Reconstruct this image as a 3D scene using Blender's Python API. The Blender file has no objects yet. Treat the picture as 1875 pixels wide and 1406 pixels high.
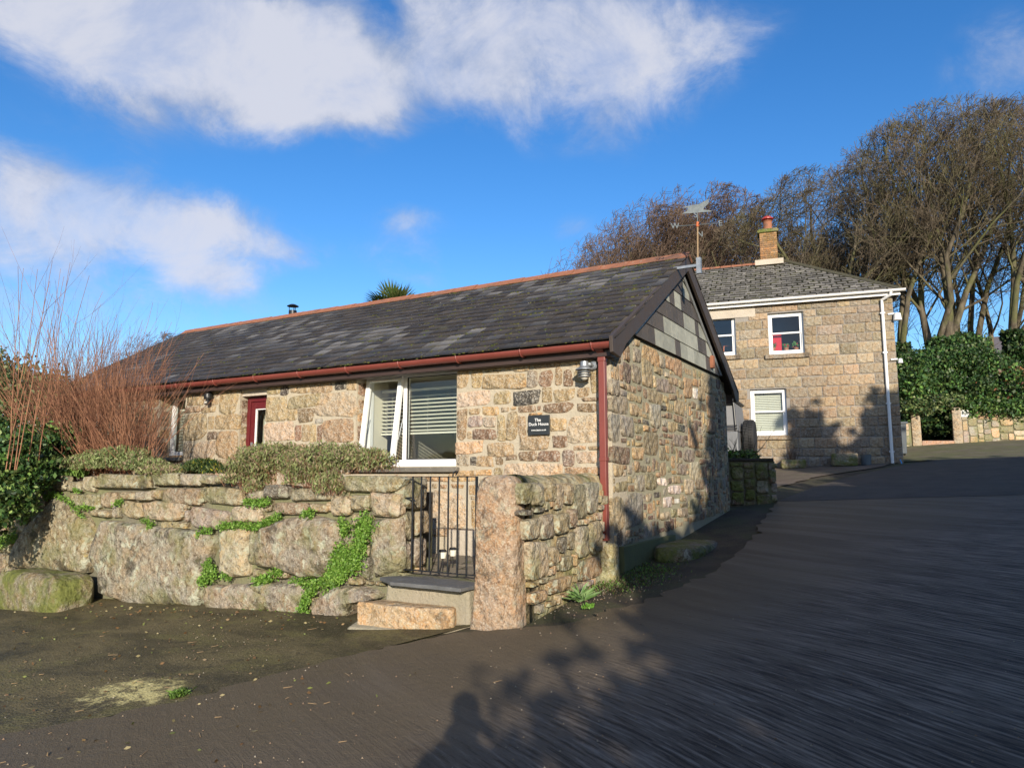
import bpy, math, random
import numpy as np
from mathutils import Vector, Matrix

# ------------------------------------------------------------------ camera, light, exposure
SC = bpy.context.scene
COL = SC.collection
R_ = math.radians
TILT, HEAD, CZ, FPX = R_(7.25), R_(29.8), 1.75, 1310.0
cam_d = bpy.data.cameras.new('camera'); cam = bpy.data.objects.new('camera', cam_d); COL.objects.link(cam)
cam.location = (0, 0, CZ); cam.rotation_euler = (R_(90) + TILT, 0, HEAD)
cam_d.sensor_width = 36; cam_d.lens = FPX / 1875 * 36; cam_d.clip_start = 0.05; cam_d.clip_end = 2000
SC.camera = cam
SC.view_settings.view_transform = 'Standard'; SC.view_settings.look = 'None'
SC.view_settings.exposure = 0.55; SC.view_settings.gamma = 1
try: SC.view_settings.use_curve_mapping = False
except Exception: pass
SUN_AZ, SUN_EL = R_(33.6), R_(16.8)             # light travels towards (-sin, cos)
sd = bpy.data.lights.new('sun', 'SUN'); sd.energy = 4.6; sd.angle = R_(0.55); sd.color = (1.0, 0.90, 0.75)
sun = bpy.data.objects.new('sun', sd); COL.objects.link(sun)
ldir = Vector((-math.sin(SUN_AZ) * math.cos(SUN_EL), math.cos(SUN_AZ) * math.cos(SUN_EL), -math.sin(SUN_EL)))
sun.rotation_euler = ldir.to_track_quat('-Z', 'Y').to_euler(); sun.location = (6, -10, 12)

# survey helpers: a picture position and a real plane give a real place
C0 = np.array([0, 0, CZ])
RV = np.array([math.cos(HEAD), math.sin(HEAD), 0]); HV = np.array([-math.sin(HEAD), math.cos(HEAD), 0]); ZV = np.array([0, 0, 1.])
FV = HV * math.cos(TILT) + ZV * math.sin(TILT); UV = -HV * math.sin(TILT) + ZV * math.cos(TILT)
def ray(x, y): return FV + RV * (x - 937.5) / FPX - UV * (y - 703) / FPX
def atD(x, y, D):
    d = ray(x, y); return C0 + d * (D / d.dot(HV))
def pr(p):
    v = np.asarray(p, float) - C0; z = v.dot(FV); return (937.5 + FPX * v.dot(RV) / z, 703 - FPX * v.dot(UV) / z)

# ------------------------------------------------------------------ world: Nishita sky with clouds
W = bpy.data.worlds.new('World'); SC.world = W; W.use_nodes = True
wt = W.node_tree; wt.nodes.clear()
class NT:
    def __init__(s, t): s.t = t
    def n(s, typ, **k):
        nd = s.t.nodes.new(typ)
        for a, b in k.items(): setattr(nd, a, b)
        return nd
    def put(s, sock, v):
        if isinstance(v, bpy.types.NodeSocket): s.t.links.new(v, sock)
        else: sock.default_value = v
    def math(s, op, a, b=None, c=None, clamp=False):
        nd = s.n('ShaderNodeMath', operation=op, use_clamp=clamp)
        for i, v in enumerate((a, b, c)):
            if v is not None: s.put(nd.inputs[i], v)
        return nd.outputs[0]
    def vm(s, op, a, b=None, scale=None, out=0):
        nd = s.n('ShaderNodeVectorMath', operation=op)
        s.put(nd.inputs[0], a)
        if b is not None: s.put(nd.inputs[1], b)
        if scale is not None: s.put(nd.inputs['Scale'], scale)
        return nd.outputs[out]
    def noise(s, vec, scale, detail=2, rough=0.5, dist=0.0, col=False):
        nd = s.n('ShaderNodeTexNoise'); nd.inputs['Scale'].default_value = scale
        nd.inputs['Detail'].default_value = detail; nd.inputs['Roughness'].default_value = rough; nd.inputs['Distortion'].default_value = dist
        if vec is not None: s.put(nd.inputs['Vector'], vec)
        return nd.outputs['Color' if col else 'Fac']
    def voro(s, vec, scale, feat='F1', rnd=1.0, out='Distance'):
        nd = s.n('ShaderNodeTexVoronoi', feature=feat); nd.inputs['Scale'].default_value = scale; nd.inputs['Randomness'].default_value = rnd
        s.put(nd.inputs['Vector'], vec); return nd.outputs[out]
    def ramp(s, v, a, b, lo=0.0, hi=1.0, smooth=True):
        nd = s.n('ShaderNodeMapRange'); nd.interpolation_type = 'SMOOTHSTEP' if smooth else 'LINEAR'
        s.put(nd.inputs['Value'], v)
        for i, x in zip(('From Min', 'From Max', 'To Min', 'To Max'), (a, b, lo, hi)): nd.inputs[i].default_value = x
        return nd.outputs['Result']
    def mix(s, f, a, b, mode='MIX'):
        nd = s.n('ShaderNodeMix', data_type='RGBA', blend_type=mode)
        s.put(nd.inputs[0], f)
        for sock, v in ((nd.inputs[6], a), (nd.inputs[7], b)):
            s.put(sock, v if isinstance(v, bpy.types.NodeSocket) or len(v) == 4 else (*v, 1))
        return nd.outputs[2]
    def bump(s, h, strength, dist, normal=None):
        nd = s.n('ShaderNodeBump'); nd.inputs['Strength'].default_value = strength; nd.inputs['Distance'].default_value = dist
        s.put(nd.inputs['Height'], h)
        if normal is not None: s.put(nd.inputs['Normal'], normal)
        return nd.outputs[0]
w = NT(wt)
sky = w.n('ShaderNodeTexSky', sky_type='NISHITA'); sky.sun_disc = False
sky.sun_elevation = SUN_EL; sky.sun_rotation = math.atan2(-ldir.x, -ldir.y); sky.altitude = 50
sky.air_density = 1.0; sky.dust_density = 0.35; sky.ozone_density = 3.0
tc = w.n('ShaderNodeTexCoord'); gen = tc.outputs['Generated']
dr = w.vm('DOT_PRODUCT', gen, tuple(RV), out=1); dh = w.vm('DOT_PRODUCT', gen, tuple(HV), out=1)
sep = w.n('ShaderNodeSeparateXYZ'); wt.links.new(gen, sep.inputs[0])
az = w.math('ARCTAN2', dr, dh); el = w.math('ARCSINE', sep.outputs[2])
cmb = w.n('ShaderNodeCombineXYZ'); wt.links.new(az, cmb.inputs[0]); wt.links.new(el, cmb.inputs[1])
warp = w.vm('SUBTRACT', w.noise(gen, 4.5, 5, 0.55, col=True), (0.5, 0.5, 0.5))
warp2 = w.vm('SUBTRACT', w.noise(gen, 1.8, 2, 0.5, col=True), (0.5, 0.5, 0.5))
cpos = w.vm('ADD', cmb.outputs[0], w.vm('ADD', w.vm('SCALE', warp, scale=0.11), w.vm('SCALE', warp2, scale=0.05)))
def skyang(px, py):
    d = ray(px, py); d = d / np.linalg.norm(d); return math.atan2(d.dot(RV), d.dot(HV)), math.asin(d[2])
CLOUDS = [(60, -10, 260, 110, .8), (230, 60, 250, 120, .95), (380, 60, 260, 130, 1.0), (500, 110, 200, 120, .85), (260, 190, 220, 70, .35), (610, 150, 130, 100, .9), (650, 215, 110, 75, .95), (600, 60, 150, 100, .9), (700, 180, 110, 70, .6), (500, 215, 120, 50, .35),
          (790, 70, 140, 120, .75), (760, 150, 120, 90, .7), (900, 60, 160, 130, .65), (1010, 100, 180, 130, .65), (1190, 90, 170, 110, .9), (1150, 190, 110, 80, .75), (1290, 60, 170, 90, .5), (1060, 10, 300, 70, .6), (950, 190, 180, 70, .35),
          (20, 410, 170, 110, .95), (130, 400, 150, 80, .8), (90, 340, 130, 50, .55), (250, 450, 150, 80, .8), (240, 325, 50, 70, .45), (330, 460, 90, 60, .6), (360, 395, 90, 60, .9), (440, 425, 100, 55, .85), (530, 460, 80, 38, .7), (370, 510, 90, 35, .55), (455, 502, 70, 24, .5),
          (1850, 130, 120, 110, .85), (745, 412, 70, 26, .6), (1045, 385, 60, 34, .42), (790, 458, 50, 22, .4), (700, 460, 90, 24, .36), (770, 500, 110, 28, .36), (60, 560, 240, 90, .75), (420, 560, 160, 40, .25), (40, 250, 200, 60, .3)]
dens = None
for (cx, cy, rx, ry, amp) in CLOUDS:
    a, e = skyang(cx, cy); a2, _ = skyang(cx + rx, cy); _, e2 = skyang(cx, cy - ry)
    v = w.vm('MULTIPLY', w.vm('SUBTRACT', cpos, (a, e, 0)), (1 / abs(a2 - a) / 1.1, 1 / abs(e2 - e) / 1.15, 0))
    l = w.vm('LENGTH', v, out=1)
    b = w.ramp(l, 1.45, 0.0, 0.0, amp * .82)
    dens = b if dens is None else w.math('ADD', dens, b)
hole = w.vm('LENGTH', w.vm('MULTIPLY', w.vm('SUBTRACT', cmb.outputs[0], (*skyang(705, 80), 0)), (22, 16, 0)), out=1)
dens = w.math('SUBTRACT', dens, w.ramp(hole, 1.3, 0.2, 0, .9))
# the sky goes on behind and above the view with clouds of the same kind, made denser to brighten and neutralise the fill
gencl = w.ramp(w.noise(w.vm('MULTIPLY', gen, (1, 1, 1.8)), 2.2, 6, 0.6, 0.2), .40, .66)
outside = w.math('MAXIMUM', w.ramp(w.math('ABSOLUTE', az), .66, .95), w.ramp(el, .66, .9))
dens = w.math('ADD', dens, w.math('MULTIPLY', gencl, outside))
tex = w.noise(w.vm('MULTIPLY', gen, (1, 1, 1.35)), 8.5, 9, 0.66, 0.45)
fade = w.ramp(dens, 0.02, .35)
dens = w.math('ADD', dens, w.math('MULTIPLY', w.math('MULTIPLY', w.math('SUBTRACT', tex, .5), 2.1), fade))
cl = w.math('MULTIPLY', w.ramp(dens, 0.04, 1.25, 0, 0.95), w.ramp(w.noise(gen, 6.0, 7, 0.65, .6), .30, .60, .62, 1.0))
hs = w.n('ShaderNodeHueSaturation'); hs.inputs['Saturation'].default_value = 1.28; hs.inputs['Value'].default_value = 1.34; hs.inputs['Hue'].default_value = 0.508
wt.links.new(sky.outputs[0], hs.inputs['Color'])
shade = w.ramp(w.math('ADD', w.math('MULTIPLY', dens, .45), w.math('MULTIPLY', w.noise(gen, 6.5, 7, 0.66), 1.7)), .85, 1.5)
lowel = w.ramp(el, .45, .12)
ccol = w.mix(shade, (2.4, 2.95, 4.2), (4.7, 4.85, 5.5))
ccol = w.mix(w.math('MULTIPLY', lowel, .5), ccol, (4.6, 5.2, 6.9))
skyc = w.mix(cl, hs.outputs[0], ccol)
bg = w.n('ShaderNodeBackground'); bg.inputs['Strength'].default_value = 0.10
wt.links.new(skyc, bg.inputs['Color'])
wo = w.n('ShaderNodeOutputWorld'); wt.links.new(bg.outputs[0], wo.inputs[0])

# ------------------------------------------------------------------ building helpers
WP = {}
def tag(o, label=None, cat=None, group=None, kind=None):
    if label: o['label'] = label
    if cat: o['category'] = cat
    if group: o['group'] = group
    if kind: o['kind'] = kind
    return o
def wpos(o): return WP.get(o.name, np.zeros(3))
def thing(name, loc, label, cat, group=None):
    o = bpy.data.objects.new(name, None); COL.objects.link(o); o.location = tuple(loc); o.empty_display_size = .2
    WP[o.name] = np.array(loc, float); return tag(o, label, cat, group)
def obj(name, V, F, mat, parent=None, tint=None, smooth=False, F3=None):
    """mesh object from world-space vertices, origin at its middle"""
    V = np.asarray(V, float); c = (V.min(0) + V.max(0)) / 2; c = np.array([c[0], c[1], V[:, 2].min()])
    me = bpy.data.meshes.new(name)
    L = V - c
    if isinstance(F, np.ndarray):
        nf, k = F.shape
        me.vertices.add(len(L)); me.vertices.foreach_set('co', L.astype(np.float32).ravel())
        me.loops.add(nf * k); me.loops.foreach_set('vertex_index', F.astype(np.int32).ravel())
        me.polygons.add(nf); me.polygons.foreach_set('loop_start', np.arange(0, nf * k, k, dtype=np.int32))
        me.update(calc_edges=True)
    else:
        me.from_pydata(L.tolist(), [], F); me.update()
    if tint is not None:
        t = np.asarray(tint, np.float32)
        if t.ndim == 1: t = np.tile(t, (len(V), 1))
        if t.shape[1] == 3: t = np.hstack([t, np.ones((len(V), 1), np.float32)])
        ca = me.color_attributes.new('tint', 'FLOAT_COLOR', 'POINT'); ca.data.foreach_set('color', t.ravel())
    if isinstance(smooth, str):
        nt = sum(1 for f in F if len(f) == 3); fl = np.ones(len(F), bool); fl[:2 * nt] = False; me.polygons.foreach_set('use_smooth', fl)
    elif smooth is not False and not isinstance(smooth, bool): me.polygons.foreach_set('use_smooth', np.asarray(smooth, bool))
    elif smooth: me.polygons.foreach_set('use_smooth', np.ones(len(me.polygons), bool))
    me.materials.append(mat)
    o = bpy.data.objects.new(name, me); COL.objects.link(o)
    WP[o.name] = c
    if parent is not None: o.parent = parent; o.location = tuple(c - wpos(parent))
    else: o.location = tuple(c)
    return o
def bev(o, wd=.006, seg=2):
    m = o.modifiers.new('bevel', 'BEVEL'); m.width = wd; m.segments = seg; m.limit_method = 'ANGLE'; m.angle_limit = R_(40); return o
class Fr:
    """upright plane: origin, direction along it, outward normal"""
    def __init__(s, o, u): s.o = np.array(o, float); s.u = np.array(u, float) / np.linalg.norm(u); s.n = np.array([s.u[1], -s.u[0], 0])
    def p(s, x, d, z): return s.o + s.u * x + s.n * d + ZV * z
    def px(s, x, y, d=0.0):
        r = ray(x, y); t = (s.o + s.n * d - C0).dot(s.n) / r.dot(s.n); q = C0 + r * t - s.o
        return q.dot(s.u), q[2]
    def box(s, x0, y0, x1, y1, d=0.0):
        cx, cy = (x0 + x1) / 2, (y0 + y1) / 2
        a, b = s.px(x0, cy, d)[0], s.px(x1, cy, d)[0]; c_, d_ = s.px(cx, y0, d)[1], s.px(cx, y1, d)[1]
        return (min(a, b), min(c_, d_), max(a, b), max(c_, d_))
WF = Fr((0, 0, 0), (1, 0, 0))                      # world frame: p(x, -y, z)
class MB:
    def __init__(s): s.V = []; s.F = []; s.T = []; s.t = None
    def add(s, V, F, t=None):
        o = len(s.V); s.V.extend([tuple(v) for v in V]); s.F.extend([tuple(i + o for i in f) for f in F])
        t = t if t is not None else s.t
        if t is not None: s.T.extend([tuple(q) for q in t] if isinstance(t, list) else [tuple(t)] * len(V))
        return s
    def fbox(s, fr, x0, x1, d0, d1, z0, z1, t=None):
        V = [fr.p(x, d, z) for z in (z0, z1) for (x, d) in ((x0, d1), (x1, d1), (x1, d0), (x0, d0))]
        return s.add(V, [(3, 2, 1, 0), (4, 5, 6, 7), (0, 1, 5, 4), (1, 2, 6, 5), (2, 3, 7, 6), (3, 0, 4, 7)], t)
    def box(s, x0, x1, y0, y1, z0, z1, t=None): return s.fbox(WF, x0, x1, -y1, -y0, z0, z1, t)
    def hexa(s, P, t=None): return s.add(P, [(3, 2, 1, 0), (4, 5, 6, 7), (0, 1, 5, 4), (1, 2, 6, 5), (2, 3, 7, 6), (3, 0, 4, 7)], t)
    def prism(s, fr, poly, d0, d1, t=None):
        """poly of (x, z) pushed from depth d0 to d1 along the outward normal"""
        n = len(poly); V = [fr.p(x, d0, z) for x, z in poly] + [fr.p(x, d1, z) for x, z in poly]
        F = [tuple(range(n))[::-1], tuple(range(n, 2 * n))] + [(i, (i + 1) % n, n + (i + 1) % n, n + i) for i in range(n)]
        return s.add(V, F, t)
    def tube(s, pts, rad, k=8, cap=True, t=None):
        pts = [np.asarray(p, float) for p in pts]; m = len(pts)
        if not hasattr(rad, '__len__'): rad = [rad] * m
        V = []; F = []; d = pts[1] - pts[0]
        a = np.cross(d, (0, 0, 1)) if abs(d[2]) < .9 * np.linalg.norm(d) else np.cross(d, (1, 0, 0))
        a = a / np.linalg.norm(a)
        for i in range(m):
            d = pts[min(i + 1, m - 1)] - pts[max(i - 1, 0)]; d = d / (np.linalg.norm(d) + 1e-9)
            a = a - d * a.dot(d); a = a / (np.linalg.norm(a) + 1e-9); b = np.cross(d, a)
            for j in range(k):
                q = 2 * math.pi * j / k; V.append(pts[i] + (a * math.cos(q) + b * math.sin(q)) * rad[i])
        for i in range(m - 1):
            for j in range(k):
                j2 = (j + 1) % k; F.append((i * k + j, i * k + j2, (i + 1) * k + j2, (i + 1) * k + j))
        if cap: F.append(tuple(range(k))[::-1]); F.append(tuple((m - 1) * k + j for j in range(k)))
        return s.add(V, F, t)
    def lathe(s, c, prof, k=20, axis=None, t=None):
        c = np.asarray(c, float); ax = np.array(axis if axis is not None else (0, 0, 1), float); ax /= np.linalg.norm(ax)
        a = np.cross(ax, (0, 1, 0) if abs(ax[1]) < .9 else (1, 0, 0)); a /= np.linalg.norm(a); b = np.cross(ax, a)
        V = []; F = []; m = len(prof)
        for r, h in prof:
            for j in range(k):
                q = 2 * math.pi * j / k; V.append(c + ax * h + (a * math.cos(q) + b * math.sin(q)) * r)
        for i in range(m - 1):
            for j in range(k):
                j2 = (j + 1) % k; F.append((i * k + j, i * k + j2, (i + 1) * k + j2, (i + 1) * k + j))
        F.append(tuple(range(k))[::-1]); F.append(tuple((m - 1) * k + j for j in range(k)))
        return s.add(V, F, t)
    def build(s, name, mat, parent=None, smooth=False, tint=None):
        return obj(name, s.V, s.F, mat, parent, tint=(s.T if s.T and len(s.T) == len(s.V) else tint), smooth=smooth)

# ------------------------------------------------------------------ materials
def M(name):
    m = bpy.data.materials.new(name); m.use_nodes = True; t = m.node_tree; t.nodes.clear()
    s = NT(t); b = s.n('ShaderNodeBsdfPrincipled'); o = s.n('ShaderNodeOutputMaterial'); t.links.new(b.outputs[0], o.inputs[0])
    return m, s, b, o
def plain(name, col, rough=.5, metal=0.0, nscale=None, var=.15, bmp=0.0, spec=None):
    m, s, b, o = M(name); co = s.n('ShaderNodeTexCoord').outputs['Object']
    if nscale:
        f = s.noise(co, nscale, 4, .6); c = s.mix(f, tuple(x * (1 - var) for x in col), tuple(min(1, x * (1 + var)) for x in col))
        s.put(b.inputs['Base Color'], c); s.put(b.inputs['Roughness'], s.ramp(f, .3, .7, max(.02, rough - .08), min(1, rough + .08)))
        if bmp: s.put(b.inputs['Normal'], s.bump(s.noise(co, nscale * 3, 3), bmp, .01))
    else:
        b.inputs['Base Color'].default_value = (*col, 1); b.inputs['Roughness'].default_value = rough
    b.inputs['Metallic'].default_value = metal
    if spec is not None: b.inputs['Specular IOR Level'].default_value = spec
    return m
def att(s): return s.n('ShaderNodeAttribute', attribute_name='tint').outputs['Color']
def stone_mat(name, fleck=.6, lichen=0.0, moss=0.0, world=False, dirt=.4):
    m, s, b, o = M(name)
    if world: co = s.n('ShaderNodeNewGeometry').outputs['Position']
    else: co = s.n('ShaderNodeTexCoord').outputs['Object']
    base = att(s)
    big = s.noise(co, 5, 4, .6); fine = s.noise(co, 48, 3, .65); mid = s.noise(co, 17, 4, .6)
    c = s.mix(s.ramp(big, .35, .7), base, s.mix(1.0, base, (1.12, .92, .72), 'MULTIPLY'))
    c = s.mix(s.math('MULTIPLY', s.ramp(mid, .5, .72), .45 * dirt / .4), c, s.mix(1.0, c, (.45, .38, .32), 'MULTIPLY'))
    vr = s.n('ShaderNodeTexVoronoi'); vr.inputs['Scale'].default_value = 74; s.put(vr.inputs['Vector'], s.vm('ADD', co, s.vm('SCALE', s.noise(co, 30, 2, col=True), scale=.03)))
    cr = s.n('ShaderNodeSeparateColor'); s.t.links.new(vr.outputs['Color'], cr.inputs[0])
    lightf = s.ramp(cr.outputs[0], .66, .82, 0, fleck); darkf = s.ramp(cr.outputs[1], .74, .86, 0, fleck * .75); orf = s.ramp(cr.outputs[2], .66, .84, 0, fleck * .4)
    c = s.mix(orf, c, s.mix(1.0, c, (1.15, .85, .52), 'MULTIPLY'))
    c = s.mix(darkf, c, s.mix(1.0, c, (.34, .28, .24), 'MULTIPLY'))
    c = s.mix(lightf, c, s.mix(.55, c, (.60, .55, .46)))
    c = s.mix(s.ramp(s.noise(co, 3.1, 5, .7, .5), .53, .64, 0, .55 * dirt / .4), c, s.mix(1.0, c, (.42, .42, .42), 'MULTIPLY'))
    if lichen:
        lf = s.math('MULTIPLY', s.ramp(s.noise(co, 9, 5, .7, .4), .52, .60), s.ramp(s.noise(co, 2.2, 2, .5), .36, .6))
        c = s.mix(s.math('MULTIPLY', lf, lichen), c, (.44, .45, .34))
        c = s.mix(s.math('MULTIPLY', s.ramp(s.noise(co, 40, 2, .5), .70, .74), lichen * .9), c, (.62, .62, .52))
        c = s.mix(s.math('MULTIPLY', s.ramp(s.noise(co, 13, 3, .5), .72, .76), lichen * .8), c, (.50, .34, .05))
    if moss:
        gp = s.n('ShaderNodeNewGeometry').outputs['Position']
        mf = s.ramp(s.noise(gp, 2.1, 6, .7, .3), *((.40, .60) if moss > .9 else (.47, .64)))
        c = s.mix(s.math('MULTIPLY', mf, moss), c, s.mix(s.noise(co, 30, 3), (.05, .07, .012), (.20, .21, .05)))
    s.put(b.inputs['Base Color'], c); b.inputs['Roughness'].default_value = .82; b.inputs['Specular IOR Level'].default_value = .3
    h = s.math('ADD', s.math('MULTIPLY', s.voro(s.vm('ADD', co, s.vm('SCALE', s.noise(co, 12, 2, col=True), scale=.08)), 11), .9), s.math('MULTIPLY', mid, .8))
    h = s.math('ADD', h, s.math('ADD', s.math('MULTIPLY', fine, .35), s.math('MULTIPLY', cr.outputs[0], .16)))
    s.put(b.inputs['Normal'], s.bump(s.math('ADD', h, s.math('MULTIPLY', big, 1.2)), 1.0, .03))
    return m
def mortar_mat(name, col, green=0.0):
    m, s, b, o = M(name); co = s.n('ShaderNodeNewGeometry').outputs['Position']
    f = s.noise(co, 3.5, 5, .6); g = s.noise(co, 60, 3, .7)
    c = s.mix(f, tuple(x * .74 for x in col), tuple(x * 1.12 for x in col)); c = s.mix(s.ramp(g, .55, .75, 0, .5), c, tuple(x * .5 for x in col))
    if green: c = s.mix(s.math('MULTIPLY', s.ramp(s.noise(co, 1.3, 4, .6), .4, .65), green), c, (.20, .21, .09))
    s.put(b.inputs['Base Color'], c); b.inputs['Roughness'].default_value = .95; b.inputs['Specular IOR Level'].default_value = .15
    s.put(b.inputs['Normal'], s.bump(s.math('ADD', s.noise(co, 22, 4, .6), s.math('MULTIPLY', g, .5)), .8, .02))
    return m
m_gran = stone_mat('granite_rubble', .72, lichen=.15)
m_gab = stone_mat('granite_gable', .5, lichen=.25, moss=.15, dirt=.5)
m_gard = stone_mat('granite_garden', .42, lichen=.8, moss=.45, dirt=1.0)
m_farm = stone_mat('granite_ashlar', .5, lichen=.15, dirt=.6)
m_post = stone_mat('granite_post', .5, lichen=.35, moss=.12, dirt=.7)
m_mossy = stone_mat('granite_mossy', .4, lichen=.5, moss=.95, dirt=.7)
m_mort = mortar_mat('mortar_pale', (.47, .41, .31))
m_mortg = mortar_mat('mortar_gable', (.38, .345, .25), .25)
m_mortw = mortar_mat('mortar_garden', (.17, .155, .115), .55)
m_mortf = mortar_mat('mortar_farm', (.29, .265, .235))
m_render = mortar_mat('render_patch', (.50, .44, .36))
m_conc = mortar_mat('concrete_step', (.33, .29, .22), .15)
def slate_mat(name, gloss=.45, moss=.5):
    m, s, b, o = M(name); co = s.n('ShaderNodeNewGeometry').outputs['Position']; base = att(s)
    f = s.noise(co, 11, 5, .65); c = s.mix(1.0, base, s.mix(f, (.55, .53, .5), (1.4, 1.36, 1.32)), 'MULTIPLY')
    c = s.mix(s.ramp(s.noise(co, 34, 2, .5), .69, .72, 0, .55), c, (.36, .34, .30))
    c = s.mix(s.math('MULTIPLY', s.ramp(s.noise(co, 3.3, 6, .72), .55, .72), moss), c, (.085, .075, .03))
    s.put(b.inputs['Base Color'], c); s.put(b.inputs['Roughness'], s.ramp(f, .3, .75, gloss - .12, gloss + .25)); b.inputs['Specular IOR Level'].default_value = .28
    s.put(b.inputs['Normal'], s.bump(s.noise(co, 26, 5, .6), .5, .008)); return m
m_slate = slate_mat('roof_slate', .6, .6); m_slatef = slate_mat('farm_slate', .7, .6); m_hung = slate_mat('hung_slate', .6, .12)
def terra():
    m, s, b, o = M('terracotta'); co = s.n('ShaderNodeNewGeometry').outputs['Position']
    f = s.noise(co, 8, 5, .6); c = s.mix(f, (.20, .075, .04), (.36, .145, .075)); c = s.mix(s.ramp(s.noise(co, 3.1, 4, .6), .5, .66, 0, .75), c, (.13, .075, .05))
    c = s.mix(s.ramp(s.noise(co, 20, 3, .5), .64, .7, 0, .4), c, (.40, .36, .28))
    s.put(b.inputs['Base Color'], c); b.inputs['Roughness'].default_value = .8; s.put(b.inputs['Normal'], s.bump(f, .4, .01)); return m
m_terra = terra()
m_red = plain('gutter_red', (.20, .05, .038), .38, nscale=3, var=.18)
m_fascia = plain('fascia_dark', (.045, .026, .022), .55, nscale=5)
m_barge = plain('barge_brown', (.055, .040, .032), .6, nscale=6, var=.25, bmp=.15)
m_white = plain('white_upvc', (.80, .80, .79), .32, nscale=2, var=.04)
m_whitep = plain('white_paint', (.74, .73, .70), .4, nscale=3, var=.08)
m_maroon = plain('door_maroon', (.11, .012, .016), .35, nscale=4, var=.1)
m_dark = plain('black_seal', (.02, .02, .02), .6)
m_iron = plain('black_iron', (.012, .014, .018), .38, .2, nscale=30, var=.3, bmp=.1)
m_galv = plain('galvanised', (.30, .32, .34), .48, .6, nscale=14, var=.25)
m_galvd = plain('galvanised_dull', (.10, .12, .13), .65, .3, nscale=18, var=.3)
m_blind = plain('blind_cream', (.66, .64, .54), .5)
m_cream = plain('room_cream', (.62, .58, .47), .8)
m_floor = plain('room_floor', (.20, .13, .08), .5)
m_black = plain('black_plastic', (.015, .015, .016), .4)
m_rubber = plain('tyre_rubber', (.018, .018, .018), .75, nscale=40, var=.4)
m_sign = plain('sign_slate', (.025, .028, .030), .42, nscale=12, var=.25)
m_letter = plain('sign_lettering', (.8, .8, .78), .6)
m_grey = plain('vehicle_grey', (.16, .165, .17), .45, nscale=4, var=.08)
m_bin = plain('bin_grey', (.07, .085, .10), .5)
m_lead = plain('lead_strip', (.27, .28, .28), .5, .3, nscale=12, var=.35)
m_tan = plain('wood_pole', (.28, .19, .10), .7, nscale=20, var=.2)
m_orange = plain('orange_plastic', (.5, .13, .04), .5)
m_redc = plain('red_cloth', (.55, .015, .03), .8)
m_pot = plain('terracotta_pot', (.34, .14, .07), .8)
m_lampglass = plain('lamp_glass', (.55, .52, .45), .25)
m_skin = plain('skin', (.45, .28, .2), .55); m_coat = plain('dark_coat', (.02, .025, .035), .8); m_hair = plain('hair', (.05, .03, .02), .7)
def glass_mat():
    m = bpy.data.materials.new('window_glass'); m.use_nodes = True; t = m.node_tree; t.nodes.clear(); s = NT(t)
    tr = s.n('ShaderNodeBsdfTransparent'); tr.inputs[0].default_value = (.93, .95, .94, 1); gl = s.n('ShaderNodeBsdfGlossy'); gl.inputs['Roughness'].default_value = .02; gl.inputs[0].default_value = (1, 1, 1, 1)
    fr = s.n('ShaderNodeFresnel'); fr.inputs[0].default_value = 1.5; mx = s.n('ShaderNodeMixShader'); o = s.n('ShaderNodeOutputMaterial')
    bf = s.n('ShaderNodeNewGeometry').outputs['Backfacing']; t.links.new(s.math('MULTIPLY', s.math('MULTIPLY', fr.outputs[0], 1.5, clamp=True), s.math('SUBTRACT', 1.0, bf)), mx.inputs[0]); t.links.new(tr.outputs[0], mx.inputs[1]); t.links.new(gl.outputs[0], mx.inputs[2]); t.links.new(mx.outputs[0], o.inputs[0]); return m
m_glass = glass_mat()
def leaf_mat(name, rough=.55, trans=.25, spec=.4):
    m = bpy.data.materials.new(name); m.use_nodes = True; t = m.node_tree; t.nodes.clear(); s = NT(t)
    b = s.n('ShaderNodeBsdfPrincipled'); tr = s.n('ShaderNodeBsdfTranslucent'); mx = s.n('ShaderNodeMixShader'); o = s.n('ShaderNodeOutputMaterial'); a = att(s)
    t.links.new(a, b.inputs['Base Color']); b.inputs['Roughness'].default_value = rough; b.inputs['Specular IOR Level'].default_value = spec
    s.put(tr.inputs[0], s.mix(1.0, a, (1.2, 1.3, .6), 'MULTIPLY')); mx.inputs[0].default_value = trans
    t.links.new(b.outputs[0], mx.inputs[1]); t.links.new(tr.outputs[0], mx.inputs[2]); t.links.new(mx.outputs[0], o.inputs[0]); return m
m_leaf = leaf_mat('leaves'); m_leafg = leaf_mat('glossy_leaves', .5, .15, .35); m_herb = leaf_mat('herb_leaves', .75, .25, .2)
def bark_mat(name, a_, b_, g_=0.0):
    m, s, b, o = M(name); co = s.n('ShaderNodeNewGeometry').outputs['Position']
    f = s.noise(s.vm('MULTIPLY', co, (1, 1, .3)), 6, 5, .65); c = s.mix(s.ramp(f, .3, .7), a_, b_)
    if g_: c = s.mix(s.math('MULTIPLY', s.ramp(s.noise(co, .9, 4, .6), .45, .6), g_), c, (.10, .11, .035))
    s.put(b.inputs['Base Color'], c); b.inputs['Roughness'].default_value = .85; b.inputs['Specular IOR Level'].default_value = .2
    s.put(b.inputs['Normal'], s.bump(f, .5, .05)); return m
m_bark = bark_mat('tree_bark', (.045, .037, .026), (.15, .125, .088), .6); m_twig = bark_mat('tree_twigs', (.060, .047, .032), (.14, .11, .078), .35)
m_twigr = bark_mat('red_twigs', (.078, .052, .038), (.15, .105, .076)); m_stem = bark_mat('bush_stems', (.13, .055, .034), (.33, .17, .10)); m_arb = bark_mat('red_bark', (.34, .10, .04), (.5, .18, .08))
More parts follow.
